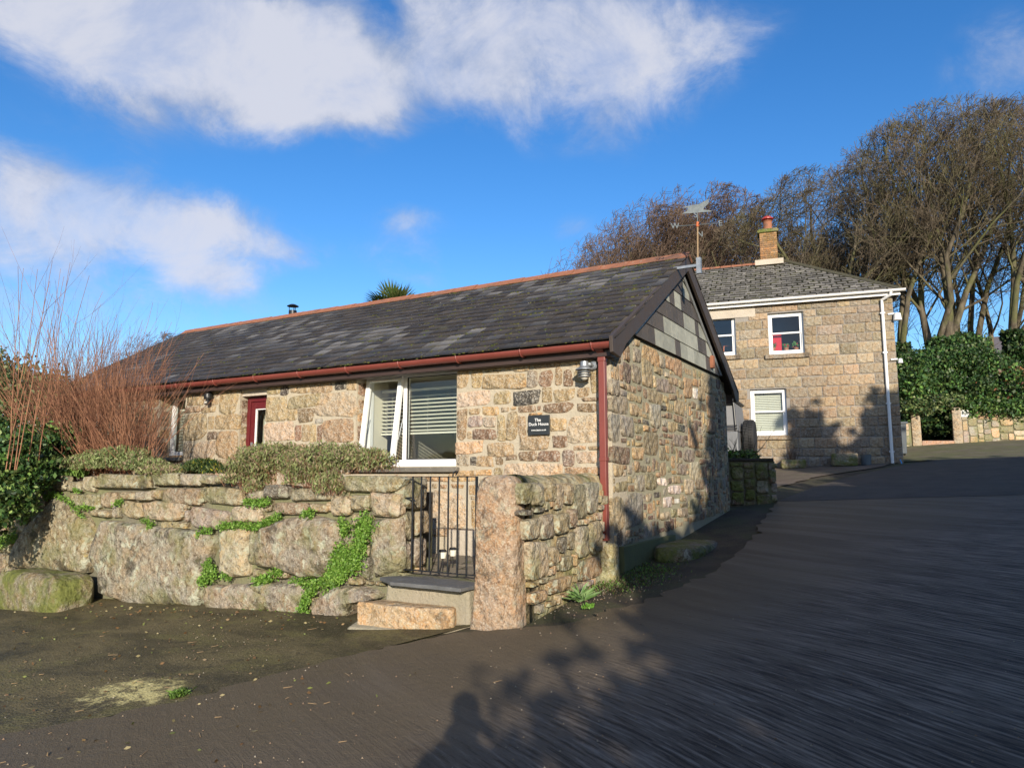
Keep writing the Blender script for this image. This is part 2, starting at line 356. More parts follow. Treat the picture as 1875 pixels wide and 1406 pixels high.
# ground surfaces
def yard_mat():
    m, s, b, o = M('yard_tarmac'); co = s.n('ShaderNodeNewGeometry').outputs['Position']
    big = s.noise(s.vm('MULTIPLY', co, (1, 2.2, 1)), .9, 6, .65, .4); fine = s.noise(co, 75, 3, .7); sp = s.voro(co, 55)
    c = s.mix(s.ramp(big, .3, .7), (.038, .032, .013), (.145, .115, .050))
    mos = s.ramp(s.noise(s.vm('MULTIPLY', co, (1, 1.8, 1)), 1.3, 7, .72, .6), .50, .64)
    c = s.mix(s.math('MULTIPLY', mos, .75), c, s.mix(fine, (.07, .065, .018), (.20, .17, .06)))
    md = s.noise(co, 32, 4, .75); c = s.mix(s.ramp(md, .56, .68, 0, .6), c, (.21, .165, .10)); c = s.mix(s.ramp(md, .46, .36, 0, .6), c, (.018, .013, .008)); c = s.mix(s.ramp(fine, .60, .72, 0, .6), c, (.32, .25, .17)); c = s.mix(s.ramp(s.noise(co, 5, 6, .75), .56, .68, 0, .6), c, (.022, .017, .012)); c = s.mix(s.ramp(sp, .16, .08, 0, .5), c, (.17, .13, .09))
    # pale worn patch
    pv = s.vm('LENGTH', s.vm('ADD', s.vm('MULTIPLY', s.vm('SUBTRACT', co, (-5.06, 3.32, .2)), (2.3, 3.3, 0)), s.vm('SCALE', s.vm('SUBTRACT', s.noise(co, 6, 5, .7, col=True), (.5, .5, .5)), scale=2.3)), out=1)
    c = s.mix(s.math('MULTIPLY', s.ramp(pv, 1.05, .55, 0, 1), s.ramp(s.noise(co, 7, 8, .8), .42, .54, .05, .95)), c, s.mix(s.noise(co, 22, 4, .7), (.36, .29, .09), (.82, .72, .34)))
    s.put(b.inputs['Base Color'], c); s.put(b.inputs['Roughness'], s.ramp(big, .3, .7, .55, .8)); b.inputs['Specular IOR Level'].default_value = .35
    h = s.math('ADD', s.math('MULTIPLY', fine, .7), s.math('ADD', s.math('MULTIPLY', s.noise(co, 14, 4, .6), .9), s.math('MULTIPLY', sp, .5)))
    s.put(b.inputs['Normal'], s.bump(h, .9, .018)); return m
def drive_mat():
    m, s, b, o = M('driveway_concrete'); co = s.n('ShaderNodeNewGeometry').outputs['Position']
    a = R_(-31); ca, sa = math.cos(a), math.sin(a)
    u = s.vm('DOT_PRODUCT', co, (ca, sa, 0), out=1); v = s.vm('DOT_PRODUCT', co, (-sa, ca, 0), out=1)
    wob = s.math('MULTIPLY', s.math('SUBTRACT', s.noise(co, .22, 1, .5), .5), .9)
    cb = s.n('ShaderNodeCombineXYZ'); s.put(cb.inputs[0], u); s.put(cb.inputs[1], s.math('ADD', v, wob))
    st = s.noise(s.vm('MULTIPLY', cb.outputs[0], (2.4, 34, 1)), 1.0, 6, .72); st2 = s.noise(s.vm('MULTIPLY', cb.outputs[0], (.28, 3.2, 1)), 1.0, 4, .6)
    fine = s.noise(co, 80, 3, .7); big = s.noise(co, .55, 5, .6); red = s.noise(co, .8, 3, .5)
    c = s.mix(s.ramp(big, .3, .7), (.088, .070, .056), (.165, .134, .108))
    rib = s.math('SINE', s.math('ADD', s.math('MULTIPLY', s.math('ADD', v, wob), 150.0), s.math('MULTIPLY', s.noise(co, 1.7, 4, .6), 16.0)))
    st = s.math('ADD', s.math('MULTIPLY', s.math('SUBTRACT', st, .5), 1.5), s.math('ADD', .5, s.math('MULTIPLY', rib, .045)))
    side = s.ramp(s.math('ADD', s.vm('DOT_PRODUCT', co, (1.0, -.28, 0), out=1), s.math('MULTIPLY', s.noise(co, .7, 4, .6), 2.2)), -.6, -3.2)
    ns = s.math('SUBTRACT', 1.0, s.math('MULTIPLY', side, .85)); st = s.math('ADD', .5, s.math('MULTIPLY', s.math('SUBTRACT', st, .5), ns))
    c = s.mix(s.ramp(st2, .42, .62, 0, .5), c, (.20, .168, .138)); c = s.mix(s.ramp(st, .53, .66, 0, .75), c, (.30, .255, .21)); c = s.mix(s.ramp(st, .49, .36, 0, .85), c, (.016, .013, .012))  # glints on the ribs and shade in the grooves put into the colour

    c = s.mix(s.math('MULTIPLY', side, s.ramp(big, .25, .6, .45, .9)), c, s.mix(fine, (.052, .040, .022), (.160, .120, .066)))
    c = s.mix(s.ramp(fine, .62, .72, 0, .6), c, (.26, .19, .14))
    c = s.mix(s.math('MULTIPLY', s.ramp(s.noise(co, 2.4, 6, .7), .62, .72), .4), c, (.05, .028, .015))
    s.put(b.inputs['Base Color'], c); s.put(b.inputs['Roughness'], s.math('ADD', s.ramp(st2, .35, .65, .62, .50), s.math('MULTIPLY', fine, .12))); b.inputs['Specular IOR Level'].default_value = .33
    h = s.math('ADD', s.math('MULTIPLY', st, 1.0), s.math('ADD', s.math('MULTIPLY', fine, .35), s.math('MULTIPLY', s.noise(co, 11, 4, .6), .4)))
    s.put(b.inputs['Normal'], s.bump(h, 1.0, .03)); return m
def earth_mat(name, a_, b_, g_, ga=.5, grav=.0):
    m, s, b, o = M(name); co = s.n('ShaderNodeNewGeometry').outputs['Position']
    f = s.noise(co, 2.2, 6, .65); fine = s.noise(co, 60, 3, .7); c = s.mix(s.ramp(f, .3, .7), a_, b_)
    c = s.mix(s.math('MULTIPLY', s.ramp(s.noise(co, 1.1, 6, .7, .4), .42, .6), ga), c, s.mix(fine, tuple(x * .6 for x in g_), tuple(x * 1.5 for x in g_)))
    c = s.mix(s.ramp(fine, .63, .74, 0, .45 + grav), c, (.26, .21, .16)); s.put(b.inputs['Base Color'], c); b.inputs['Roughness'].default_value = .85
    s.put(b.inputs['Normal'], s.bump(s.math('ADD', fine, s.noise(co, 15, 4, .6)), .9, .025)); return m
m_yard = yard_mat(); m_drive = drive_mat()
m_updrive = earth_mat('upper_tarmac', (.055, .046, .038), (.088, .074, .061), (.05, .05, .03), .2)
m_verge = earth_mat('verge_earth', (.035, .026, .016), (.075, .056, .034), (.06, .065, .02), .7)
m_court = earth_mat('court_gravel', (.10, .075, .055), (.17, .13, .10), (.08, .085, .03), .35, .25)
m_far = earth_mat('far_ground', (.10, .085, .05), (.19, .165, .11), (.10, .11, .035), .75)
m_soil = earth_mat('bed_soil', (.035, .024, .016), (.06, .045, .03), (.06, .07, .02), .4)
m_pave = mortar_mat('path_stone', (.24, .205, .155))
PAL = {'g': (.37, .295, .185), 'r': (.245, .175, .12), 'w': (.45, .39, .285), 'd': (.085, .08, .075), 'e': (.33, .295, .25), 'b': (.50, .37, .23), 'o': (.42, .29, .165),
       'p': (.285, .245, .20), 'W': (.78, .75, .70), 'n': (.17, .12, .095), 'k': (.26, .24, .15)}
def col(rng, k, j=.16):
    c = PAL[k]; a = 1 + rng.uniform(-j, j); return tuple(max(.02, min(.9, x * a * (1 + rng.uniform(-.05, .05)))) for x in c)
# ------------------------------------------------------------------ ground
def G(x, y):
    xx = np.clip(x, -16, 14); yy = np.clip(y, -14, 45)
    z = 0.1734 + .0587 * xx + .0893 * yy - .00132 * xx * yy
    z = z - .035 * np.exp(-((xx + 1.6) ** 2 + (yy - 21.5) ** 2) / 20) + .0
    return z
def sheet(name, mat, left, right, off, nu=14, kind='structure', rough=0.0, seed=1):
    """surface lofted between two ground lines, laid on the slope"""
    rg = np.random.default_rng(seed); left = np.array(left, float); right = np.array(right, float); V = []
    m = len(left); N = nu
    for i in range(m):
        for j in range(N + 1):
            t = j / N; p = left[i] * (1 - t) + right[i] * t; V.append((p[0], p[1], float(G(p[0], p[1])) + off + (rg.uniform(-rough, rough) if 0 < j < N else 0)))
    F = [(i * (N + 1) + j, i * (N + 1) + j + 1, (i + 1) * (N + 1) + j + 1, (i + 1) * (N + 1) + j) for i in range(m - 1) for j in range(N)]
    return tag(obj(name, V, F, mat, smooth=True), kind=kind)
def dense(pts, k=6):
    out = []
    for a, b in zip(pts[:-1], pts[1:]):
        for i in range(k): out.append(tuple(np.array(a) * (1 - i / k) + np.array(b) * (i / k)))
    return out + [pts[-1]]
xs = sorted(set([-400, -200, -100, -60, -35, -22, -16, 14, 20, 35, 60, 100, 200, 400] + [x * 1.0 for x in range(-15, 14)]))
ys = sorted(set([-400, -150, -60, -30, -14, 45, 60, 100, 200, 400] + [y * 1.0 for y in range(-13, 45)]))
V = [(x, y, float(G(x, y)) - .02 + (0 if abs(y) < 45 else (abs(y) - 45) * -.03)) for y in ys for x in xs]; nx = len(xs)
F = [(j * nx + i, j * nx + i + 1, (j + 1) * nx + i + 1, (j + 1) * nx + i) for j in range(len(ys) - 1) for i in range(nx - 1)]
tag(obj('ground', V, F, m_verge, smooth=True), kind='structure')
L1 = dense([(-7.6, -6), (-6.2, 0), (-5.35, 2.3), (-4.48, 3.29), (-3.98, 4.4), (-3.42, 5.1), (-2.7, 5.45), (-2.2, 6.4), (-1.95, 7.6), (-1.95, 9.2), (-2.15, 11.2), (-2.3, 13.4)])
_r = random.Random(4); L1 = dense(L1, 2); LB = list(L1); L1 = [(p[0] + _r.gauss(0, .035), p[1]) for p in L1[:-1]] + [L1[-1]]
L0 = dense([(-17, -6), (-17, 0), (-17, 2.3), (-17, 3.4), (-17, 4.6), (-17, 5.7), (-17, 5.9), (-17, 6.0), (-17, 6.02), (-17, 6.04), (-17, 6.06)])
sheet('yard', m_yard, [(-17, -6), (-17, 0), (-17, 2.3), (-17, 3.4), (-17, 4.6), (-17, 5.6)], [(-7.55, -6), (-6.15, 0), (-5.3, 2.35), (-4.43, 3.33), (-3.93, 4.43), (-3.3, 5.6)], .004, 30)
Rr = [(7.5, p[1] + .6) for p in L1]
sheet('driveway', m_drive, L1, Rr, .010, 24)
sheet('upper_drive', m_updrive, dense([(-2.3, 13.4), (-2.0, 15.5), (-1.45, 18.0), (-.6, 20.6), (.3, 22.2)]), dense([(8, 13.9), (8.2, 15.5), (8.5, 18), (8.7, 20.6), (9, 22.4)]), .014, 16)
sheet('courtyard', m_court, dense([(-14, 13.2), (-14, 16), (-14, 19), (-14.3, 20.2)]), [(p[0] + _r.gauss(0, .06), p[1]) for p in dense([(-3.2, 13.2), (-2.8, 15.8), (-2.1, 18.5), (-.5, 22.0)])], .004, 20)
sheet('far_lane', m_far, dense([(-1.5, 22.2), (-1.2, 26), (-1, 31)]), dense([(12, 22.6), (12, 27), (12, 34)]), .006, 20)

# ------------------------------------------------------------------ stone laying
def outline(rng, x0, z0, x1, z1, n=12, rot=True):
    cx, cz, a, b = (x0 + x1) / 2, (z0 + z1) / 2, (x1 - x0) / 2, (z1 - z0) / 2
    e = rng.uniform(3.2, 9.0) if rot else 16; a *= 1.035; b *= 1.045; n = n + 2 if rot else n; ph = rng.uniform(0, 6.28) ; P = []; th = rng.uniform(-.05, .05) if rot else 0
    sk = rng.uniform(-.08, .08) if rot else 0; tp = rng.uniform(-.09, .09) if rot else 0
    for k in range(n):
        q = 2 * math.pi * (k + .5) / n; c, s = math.cos(q), math.sin(q)
        x = math.copysign(abs(c) ** (2 / e), c); z = math.copysign(abs(s) ** (2 / e), s)
        J_ = .085 if rot else .025; lf = 1 + (.045 * math.sin(2 * q + ph) + .035 * math.sin(3 * q + ph * 2)) * (1 if rot else .2)
        j = lf * (1 + rng.uniform(-J_, J_ * .6)); x, z = x * a * j * (1 + tp * z), z * b * lf * (1 + rng.uniform(-J_, J_ * .6))
        x, z = x + sk * z, z + th * x; P.append((cx + x, cz + z))
    return P
def subdiv(rng, P, step=.12, jit=.015):
    out = []
    n = len(P)
    for i in range(n):
        a, b = np.array(P[i]), np.array(P[(i + 1) % n]); L = np.linalg.norm(b - a); k = max(1, int(round(L / step)))
        for j in range(k):
            q = a + (b - a) * (j / k)
            if j: q = q + np.array([rng.uniform(-jit, jit), rng.uniform(-jit, jit)])
            out.append(tuple(q))
    return out
def ccw(P):
    s = sum(P[i][0] * P[(i + 1) % len(P)][1] - P[(i + 1) % len(P)][0] * P[i][1] for i in range(len(P))); return P if s > 0 else P[::-1]
def stone_geo(rng, fr, P, base, d, inset=.02, big=False, rough=.15):
    """rounded stone face on a plane: rim sunk in the mortar, worn arris, uneven face"""
    P = ccw(list(P)); n = len(P); A = np.array(P); c = A.mean(0); V = []; F = []
    def ring(ins, dep, jd):
        r = []
        for q in A:
            v = q - c; L = np.linalg.norm(v) + 1e-6; s = max(.08, 1 - ins / L) if ins >= 0 else 1
            p = c + v * s; r.append(fr.p(p[0], dep + rng.uniform(-jd, jd), p[1]))
        return r
    rad = float(np.min(np.linalg.norm(A - c, axis=1))); inset = min(inset, rad * .3)
    V += ring(0, base, 0); V += ring(inset * .22, d * .55, d * .08); V += ring(inset, d * .93, d * rough * .6)
    m = 3
    if big: V += ring(rad * .55, d * 1.05, d * rough * 1.4); m = 4
    for k in range(m - 1):
        for i in range(n):
            i2 = (i + 1) % n; F.append((k * n + i, k * n + i2, (k + 1) * n + i2, (k + 1) * n + i))
    V.append(fr.p(c[0], d * (1 + rng.uniform(-rough, rough)), c[1])); ci = len(V) - 1
    for i in range(n): F.append(((m - 1) * n + i, (m - 1) * n + (i + 1) % n, ci))
    return V, F
def pxarea(fr, b):
    q = [pr(fr.p(x, 0, z)) for x, z in ((b[0], b[1]), (b[2], b[1]), (b[2], b[3]), (b[0], b[3]))]
    a = abs(sum(q[i][0] * q[(i + 1) % 4][1] - q[(i + 1) % 4][0] * q[i][1] for i in range(4)) / 2)
    cx, cy = sum(p[0] for p in q) / 4, sum(p[1] for p in q) / 4
    return a if -40 < cx < 1915 and -40 < cy < 1446 else 0
def fill(rng, x0, z0, x1, z1, placed, ok=None, wr=(.12, .42), hr=(.09, .24), gap=.012, cell=.03, blocks=()):
    nx, nz = max(1, int((x1 - x0) / cell)), max(1, int((z1 - z0) / cell)); occ = np.zeros((nx, nz), bool)
    def mark(b, g=0.0):
        i0, i1 = int(round((b[0] - g - x0) / cell)), int(round((b[2] + g - x0) / cell)); j0, j1 = int(round((b[1] - g - z0) / cell)), int(round((b[3] + g - z0) / cell))
        occ[max(0, i0):max(0, i1), max(0, j0):max(0, j1)] = True
    for b in placed: mark(b, .008)
    for b in blocks: mark(b, 0)
    if ok is not None:
        for i in range(nx):
            for j in range(nz):
                if not ok(x0 + (i + .5) * cell, z0 + (j + .5) * cell): occ[i, j] = True
    out = []
    for j in range(nz):
        for i in range(nx):
            if occ[i, j]: continue
            w_ = int(rng.uniform(*wr) / cell); h_ = int(rng.uniform(*hr) / cell)
            if rng.random() < .12: w_, h_ = max(3, h_), max(3, w_)
            ww = 0
            while ww < w_ and i + ww < nx and not occ[i + ww, j]: ww += 1
            hh = 0
            while hh < h_ and j + hh < nz and not occ[i:i + ww, j + hh].any(): hh += 1
            occ[i:i + ww, j:j + hh] = True
            if ww * cell > .065 and hh * cell > .05:
                out.append((x0 + i * cell + gap, z0 + j * cell + gap, x0 + (i + ww) * cell - gap, z0 + (j + hh) * cell - gap))
    return out
class Pieces:
    """collects stones of one thing: the largest in the picture become parts, the rest one joined part"""
    def __init__(s, name, cap=300): s.L = []; s.name = name; s.cap = cap
    def add(s, area, V, F, t, mat, parent, smooth='stone'): s.L.append((area, V, F, t, mat, parent, smooth))
    def finish(s, restname, restparent):
        s.L.sort(key=lambda q: -q[0]); rest = {}
        for k, (a, V, F, t, mat, par, sm) in enumerate(s.L):
            if k < s.cap: obj(s.name, V, F, mat, par, tint=t, smooth=sm)
            else: rest.setdefault(mat.name, []).append((V, F, t, mat, sm))
        for mn, ls in rest.items():
            mb = MB()
            fl = []
            for V, F, t, mat, sm in ls:
                mb.add(V, F, t); nt = sum(1 for f in F if len(f) == 3); fl += [bool(sm) and not (sm == 'stone' and i < 2 * nt) for i in range(len(F))]
            tag(mb.build(restname, ls[0][3], restparent, smooth=np.array(fl)), kind='stuff')
def lay(P_, rng, fr, b, t, mat, par, base=-.03, d=(.008, .020), n=12, inset=.014, off=0.0, big=False, rot=True):
    dd = rng.uniform(*d); V, F = stone_geo(rng, fr, outline(rng, *b, n=n, rot=rot), base, dd, inset, big or (b[2] - b[0]) > .38)
    if off: V = [v + fr.n * off for v in V]
    P_.add(pxarea(fr, b), V, F, t, mat, par)

# ------------------------------------------------------------------ THE LOW COTTAGE
rng = random.Random(7)
HX0, HX1, HY0, HY1 = -14.0, -2.93, 7.3, 12.62
house = thing('cottage', (-8.4, 7.3, .6), 'long single-storey stone cottage with mossy slate roof and slate-hung gable', 'cottage')
FF = Fr((0, HY0, 0), (1, 0, 0)); FG = Fr((HX1, 0, 0), (0, 1, 0)); REC = .22
# openings in the front wall: x0, x1, z0, z1
xa = FF.px(291, 770)[0]; xb = FF.px(338, 770)[0]; xc = FF.px(438, 770)[0]; xd = FF.px(487, 770)[0]; xe = FF.px(652, 770)[0]; xf = FF.px(836, 770)[0]
OPEN = [(-13.05, -12.25, 2.02, 3.06), (xa, xb, 2.03, 3.06), (xc, xd, .88, 3.06), (xe, xf, 1.86, 3.12)]
fw = MB(); zt = 3.14; zb = -.1; x = HX0
def seg(a, b, z0, z1): fw.box(a, b, HY0, HY0 + .42, z0, z1)
for (a, b, z0, z1) in OPEN:
    seg(x, a, zb, zt)
    if z0 > zb: seg(a, b, zb, z0)
    if z1 < zt: seg(a, b, z1, zt)
    x = b
seg(x, HX1, zb, zt)
front = fw.build('front_wall', m_mort, house)
apex_y, apex_z = 9.98, 4.74
gw = MB(); ym = HY0 + .42
gw.prism(FG, [(ym, 0), (HY1, 0.2), (HY1, 3.14), (apex_y, apex_z), (ym, 3.40)], -.4, 0)
gable = gw.build('gable_wall', m_mortg, house)
bk = MB(); bk.box(HX0, HX1 - .4, HY1 - .4, HY1, 0, 3.14); bk.build('rear_wall', m_mortg, house)
lg = MB(); lg.prism(Fr((HX0 + .4, 0, 0), (0, 1, 0)), [(ym, -.2), (HY1 - .4, 0), (HY1 - .4, 3.14), (apex_y, apex_z), (ym, 3.4)], -.4, 0); lg.build('end_wall', m_mortg, house)
ST = Pieces('stone')
def zb4(L, X0, Y0, sc, fr, mat, par, rng, **kw):
    out = []
    for (a, b, c, d, k) in L:
        bx = fr.box(X0 + a * sc, Y0 + b * sc, X0 + c * sc, Y0 + d * sc)
        out.append(bx); lay(ST, rng, fr, bx, col(rng, k), mat, par, **kw)
    return out
Z4 = [(165,240,280,275,'r'),(360,248,530,338,'g'),(572,222,625,312,'g'),(645,205,818,322,'g'),(842,180,1115,290,'g'),(1140,135,1380,275,'w'),(1432,120,1515,215,'r'),(92,298,205,485,'g'),(232,305,340,492,'g'),
(358,352,775,500,'g'),(785,318,888,480,'e'),(902,315,1042,475,'r'),(1060,290,1135,465,'g'),(1148,305,1235,480,'r'),(1255,300,1400,440,'g'),(1420,290,1520,548,'g'),(88,520,422,665,'w'),(450,525,628,652,'g'),
(648,512,912,655,'d'),(932,485,1035,630,'g'),(1050,495,1250,618,'g'),(1278,485,1405,580,'g'),(1335,582,1492,618,'g'),(95,690,190,992,'g'),(215,690,318,752,'g'),(348,672,502,758,'o'),(532,678,605,725,'g'),
(622,672,680,705,'g'),(700,662,872,730,'r'),(890,665,920,710,'r'),(945,635,1245,735,'r'),(1280,640,1472,728,'r'),(205,762,345,880,'e'),(352,775,475,875,'e'),(242,892,475,998,'r'),(492,752,572,1010,'g'),
(585,718,688,1010,'g'),(695,765,775,962,'g'),(808,735,930,760,'o'),(1012,788,1172,912,'b'),(1185,750,1525,1040,'w'),(80,1015,352,1138,'b'),(392,1035,662,1165,'g'),(698,960,1005,1100,'g'),(1035,962,1185,1078,'r'),
(1245,1058,1365,1105,'g'),(1395,1062,1520,1100,'g'),(88,1145,212,1260,'e'),(222,1168,285,1255,'d'),(290,1155,455,1268,'g'),(470,1172,550,1250,'r'),(580,1150,685,1200,'r'),(708,1112,882,1215,'r'),
(895,1105,1115,1222,'r'),(1138,1095,1255,1268,'p'),(1282,1115,1482,1235,'w'),(560,1235,1130,1370,'w'),(1170,1270,1525,1350,'o'),(455,1275,540,1370,'g'),(25,1300,435,1360,'o')]
Z7 = [(410,85,720,150,'o'),(740,85,1080,150,'o'),(500,180,570,240,'g'),(610,190,690,240,'o'),(745,185,905,235,'o'),(975,195,1065,320,'o'),(480,285,945,740,'w'),(1005,400,1075,745,'o')]
Z5 = [(350,130,450,175,'g'),(455,130,550,165,'g'),(555,115,690,150,'g'),(705,105,808,160,'r'),(835,95,950,145,'g'),(965,90,1050,135,'g'),(1060,60,1245,110,'g'),(1280,45,1520,105,'g'),(355,195,530,310,'g'),
(532,180,640,315,'d'),(665,175,750,280,'g'),(755,165,915,290,'g'),(930,150,1220,290,'g'),(1250,115,1400,245,'d'),(1408,130,1535,250,'g'),(340,330,610,660,'g'),(640,310,1065,480,'g'),(615,490,750,650,'g'),
(765,485,975,665,'r'),(1000,275,1520,600,'w'),(990,620,1090,690,'e'),(325,665,715,920,'w'),(725,705,810,915,'r'),(820,700,915,925,'g'),(920,700,1005,935,'g'),(1015,710,1085,930,'r'),(1100,615,1500,940,'g'),(335,960,600,1100,'g'),(615,960,900,1100,'g'),(915,960,1250,1100,'w')]
Z6 = [(865,165,965,220,'g'),(1010,145,1160,200,'g'),(885,245,1100,380,'g'),(1180,190,1255,270,'g'),(1185,285,1300,375,'g'),(865,395,1065,470,'g'),(1075,395,1260,475,'g'),(1310,165,1560,490,'g'),(990,210,1110,242,'g'),
(840,485,1140,835,'g'),(1165,515,1240,690,'g'),(1255,490,1580,700,'g'),(1150,720,1275,830,'n'),(1285,715,1550,1075,'g'),(975,850,1270,1080,'w'),(835,860,950,1080,'p'),(1300,1085,1500,1180,'g'),
(0,225,360,400,'w'),(372,215,505,400,'o'),(60,430,490,740,'k'),(20,770,270,960,'n'),(280,770,500,950,'n'),(660,1035,800,1100,'o'),(520,1040,650,1110,'o')]
pl = zb4(Z4, 820, 620, .18496, FF, m_gran, front, rng)
pl += zb4(Z7, 720, 860, .1423, FF, m_gran, front, rng)
pl += zb4(Z5, 440, 680, .13867, FF, m_gran, front, rng)
pl += zb4(Z6, 220, 690, .13867, FF, m_gran, front, rng)
blk = [(a - .02, z0 - .1 if z0 > 1 else z0, b + .02, z1 + .04) for a, b, z0, z1 in OPEN]
for b in fill(rng, HX0, 1.0, HX1 - .02, 3.1, pl, None, (.12, .5), (.1, .26), blocks=blk): lay(ST, rng, FF, b, col(rng, rng.choice('gggwror')), m_gran, front, n=10)
# stones on the splayed sides of the openings
for (a, b, z0, z1) in OPEN[1:]:
    fj = Fr((a, 0, 0), (0, 1, 0)); z = z0 + .04
    while z < z1 - .1:
        h = rng.uniform(.12, .26); lay(ST, rng, fj, (HY0 + .03, z, HY0 + REC - .03, min(z + h, z1 - .02)), col(rng, rng.choice('gor')), m_gran, front, d=(.004, .008), n=8, base=-.01); z += h + .05
# gable stones
ZA = [(140,165,255,305,'g'),(310,90,358,290,'r'),(415,130,505,310,'e'),(435,15,495,95,'g'),(285,310,385,565,'n'),(395,350,515,570,'p'),(525,285,660,615,'g'),(540,115,745,340,'o'),(755,225,820,380,'e'),(825,245,940,400,'o'),
(945,260,1040,490,'o'),(685,370,770,455,'g'),(675,480,705,630,'g'),(710,520,930,695,'p'),(820,440,880,500,'w'),(870,500,990,600,'g'),(1000,540,1060,640,'g'),(1065,510,1165,765,'o'),(1080,395,1180,465,'g'),
(1185,520,1255,620,'o'),(1290,470,1425,690,'g'),(1180,640,1240,770,'W'),(1250,640,1335,800,'g'),(1380,530,1480,620,'g'),(1430,670,1500,740,'g'),(1360,740,1470,1010,'o'),(1475,760,1510,805,'d'),(125,525,230,740,'e'),
(240,580,320,640,'g'),(330,600,450,690,'g'),(470,605,520,680,'r'),(245,670,330,740,'e'),(340,700,435,800,'g'),(440,740,520,825,'g'),(545,650,595,765,'r'),(605,670,785,835,'g'),(790,740,870,825,'g'),(875,720,965,795,'r'),
(625,840,765,1140,'e'),(760,860,835,925,'d'),(840,835,935,940,'g'),(945,790,1075,975,'g'),(1155,810,1215,900,'r'),(1225,850,1290,920,'g'),(1300,840,1355,930,'r'),(130,750,350,960,'p'),(370,840,480,990,'g'),(490,900,530,1000,'g'),
(130,970,240,1330,'e'),(250,995,415,1260,'e'),(540,1050,615,1105,'d'),(545,1120,615,1195,'o'),(780,975,830,1010,'r'),(835,960,910,1030,'r'),(935,990,1055,1080,'r'),(870,1070,965,1200,'g'),(990,1105,1070,1195,'d'),
(790,1135,855,1200,'r'),(855,1230,915,1280,'r'),(550,1210,740,1500,'k'),(1120,1180,1255,1400,'o'),(1370,1040,1465,1230,'r'),(945,1240,1075,1390,'p')]
ZC = [(105,95,285,260,'n'),(310,100,420,225,'b'),(340,370,430,540,'e'),(435,360,550,520,'k'),(545,350,585,400,'o'),(245,550,415,900,'e'),(110,600,235,930,'g'),(560,405,655,485,'W'),(665,480,795,565,'W'),(825,420,915,565,'w'),
(750,270,845,370,'p'),(880,245,975,430,'w'),(815,130,930,245,'p'),(940,130,990,200,'r'),(975,215,1035,270,'r'),(615,595,700,695,'W'),(725,610,775,660,'W'),(865,605,960,765,'k'),(525,545,580,600,'d'),(450,560,500,640,'w'),
(590,740,680,820,'w'),(695,710,750,790,'k'),(760,700,855,790,'w'),(935,420,1025,520,'r'),(150,440,265,540,'k'),(125,270,215,390,'g')]
gp_ = zb4(ZA, 1100, 620, .14226, FG, m_gab, gable, rng, d=(.006, .022)); gp_ += zb4(ZC, 1100, 800, .1849, FG, m_gab, gable, rng, d=(.006, .022))
def gok(y, z): return z > .96 + (y - 7.3) * .035 and z < 3.36 - max(0, (7.75 - y)) * .45
for b in fill(rng, HY0 + .0, .95, HY1 - .02, 3.36, gp_, gok, (.09, .3), (.07, .22), gap=.012, cell=.025): lay(ST, rng, FG, b, col(rng, rng.choice('gggogrekpn'), .25), m_gab, gable, n=10, d=(.004, .018))
ST.finish('stone_infill', front)
pf = MB(); pf.fbox(FG, 7.45, 9.3, -.02, .06, .4, .98); pf.build('footing', plain('mossy_render', (.13, .14, .06), .9, nscale=5, var=.5, bmp=.4), house)

# windows and door of the cottage
def room(name, x0, x1, z0, z1, y0, y1, par):
    mb = MB()
    mb.add([(x0, y0, z0), (x0, y1, z0), (x0, y1, z1), (x0, y0, z1)], [(0, 1, 2, 3)]); mb.add([(x1, y0, z0), (x1, y1, z0), (x1, y1, z1), (x1, y0, z1)], [(3, 2, 1, 0)])
    mb.add([(x0, y1, z0), (x1, y1, z0), (x1, y1, z1), (x0, y1, z1)], [(0, 1, 2, 3)]); mb.add([(x0, y0, z1), (x1, y0, z1), (x1, y1, z1), (x0, y1, z1)], [(0, 1, 2, 3)])
    return mb.build(name, m_cream, par)
def frame(mb, fr, x0, x1, z0, z1, w_, d0, d1, bot=None):
    bot = bot or w_
    mb.fbox(fr, x0, x0 + w_, d0, d1, z0, z1); mb.fbox(fr, x1 - w_, x1, d0, d1, z0, z1)
    mb.fbox(fr, x0 + w_, x1 - w_, d0, d1, z1 - w_, z1); mb.fbox(fr, x0 + w_, x1 - w_, d0, d1, z0, z0 + bot)
def blind(fr, x0, x1, ztop, zbot, d, par, pitch=.048, drop=True, nm='blind_slat', ang=.5):
    hb = MB(); hb.fbox(fr, x0, x1, d - .045, d, ztop - .03, ztop); hb.fbox(fr, x0, x1, d - .04, d - .005, zbot, zbot + .022)
    for q in (.12, .5, .88): hb.fbox(fr, x0 + (x1 - x0) * q - .0015, x0 + (x1 - x0) * q + .0015, d + .002, d + .004, zbot, ztop)
    hb.build('blind_rail', m_blind, par); z = zbot + .05
    while z < ztop - .05:
        s_ = MB(); w_ = .022
        P = [fr.p(x0, d - .022 + w_ * math.cos(ang), z - w_ * math.sin(ang)), fr.p(x1, d - .022 + w_ * math.cos(ang), z - w_ * math.sin(ang)), fr.p(x1, d - .022 - w_ * math.cos(ang), z + w_ * math.sin(ang)), fr.p(x0, d - .022 - w_ * math.cos(ang), z + w_ * math.sin(ang))]
        s_.hexa(P + [p + ZV * .003 for p in P]); s_.build(nm, m_blind, par); z += pitch
a, b, z0, z1 = OPEN[3]; d = -REC; xm = FF.px(741, 760, d)[0]
wm = MB(); frame(wm, FF, a - .0, b + .03, z0 + .02, z1 - .02, .055, d - .07, d, .07); wm.fbox(FF, xm - .03, xm + .03, d - .07, d - .001, z0 + .09, z1 - .075)
win = bev(wm.build('window', m_white, house), .004)
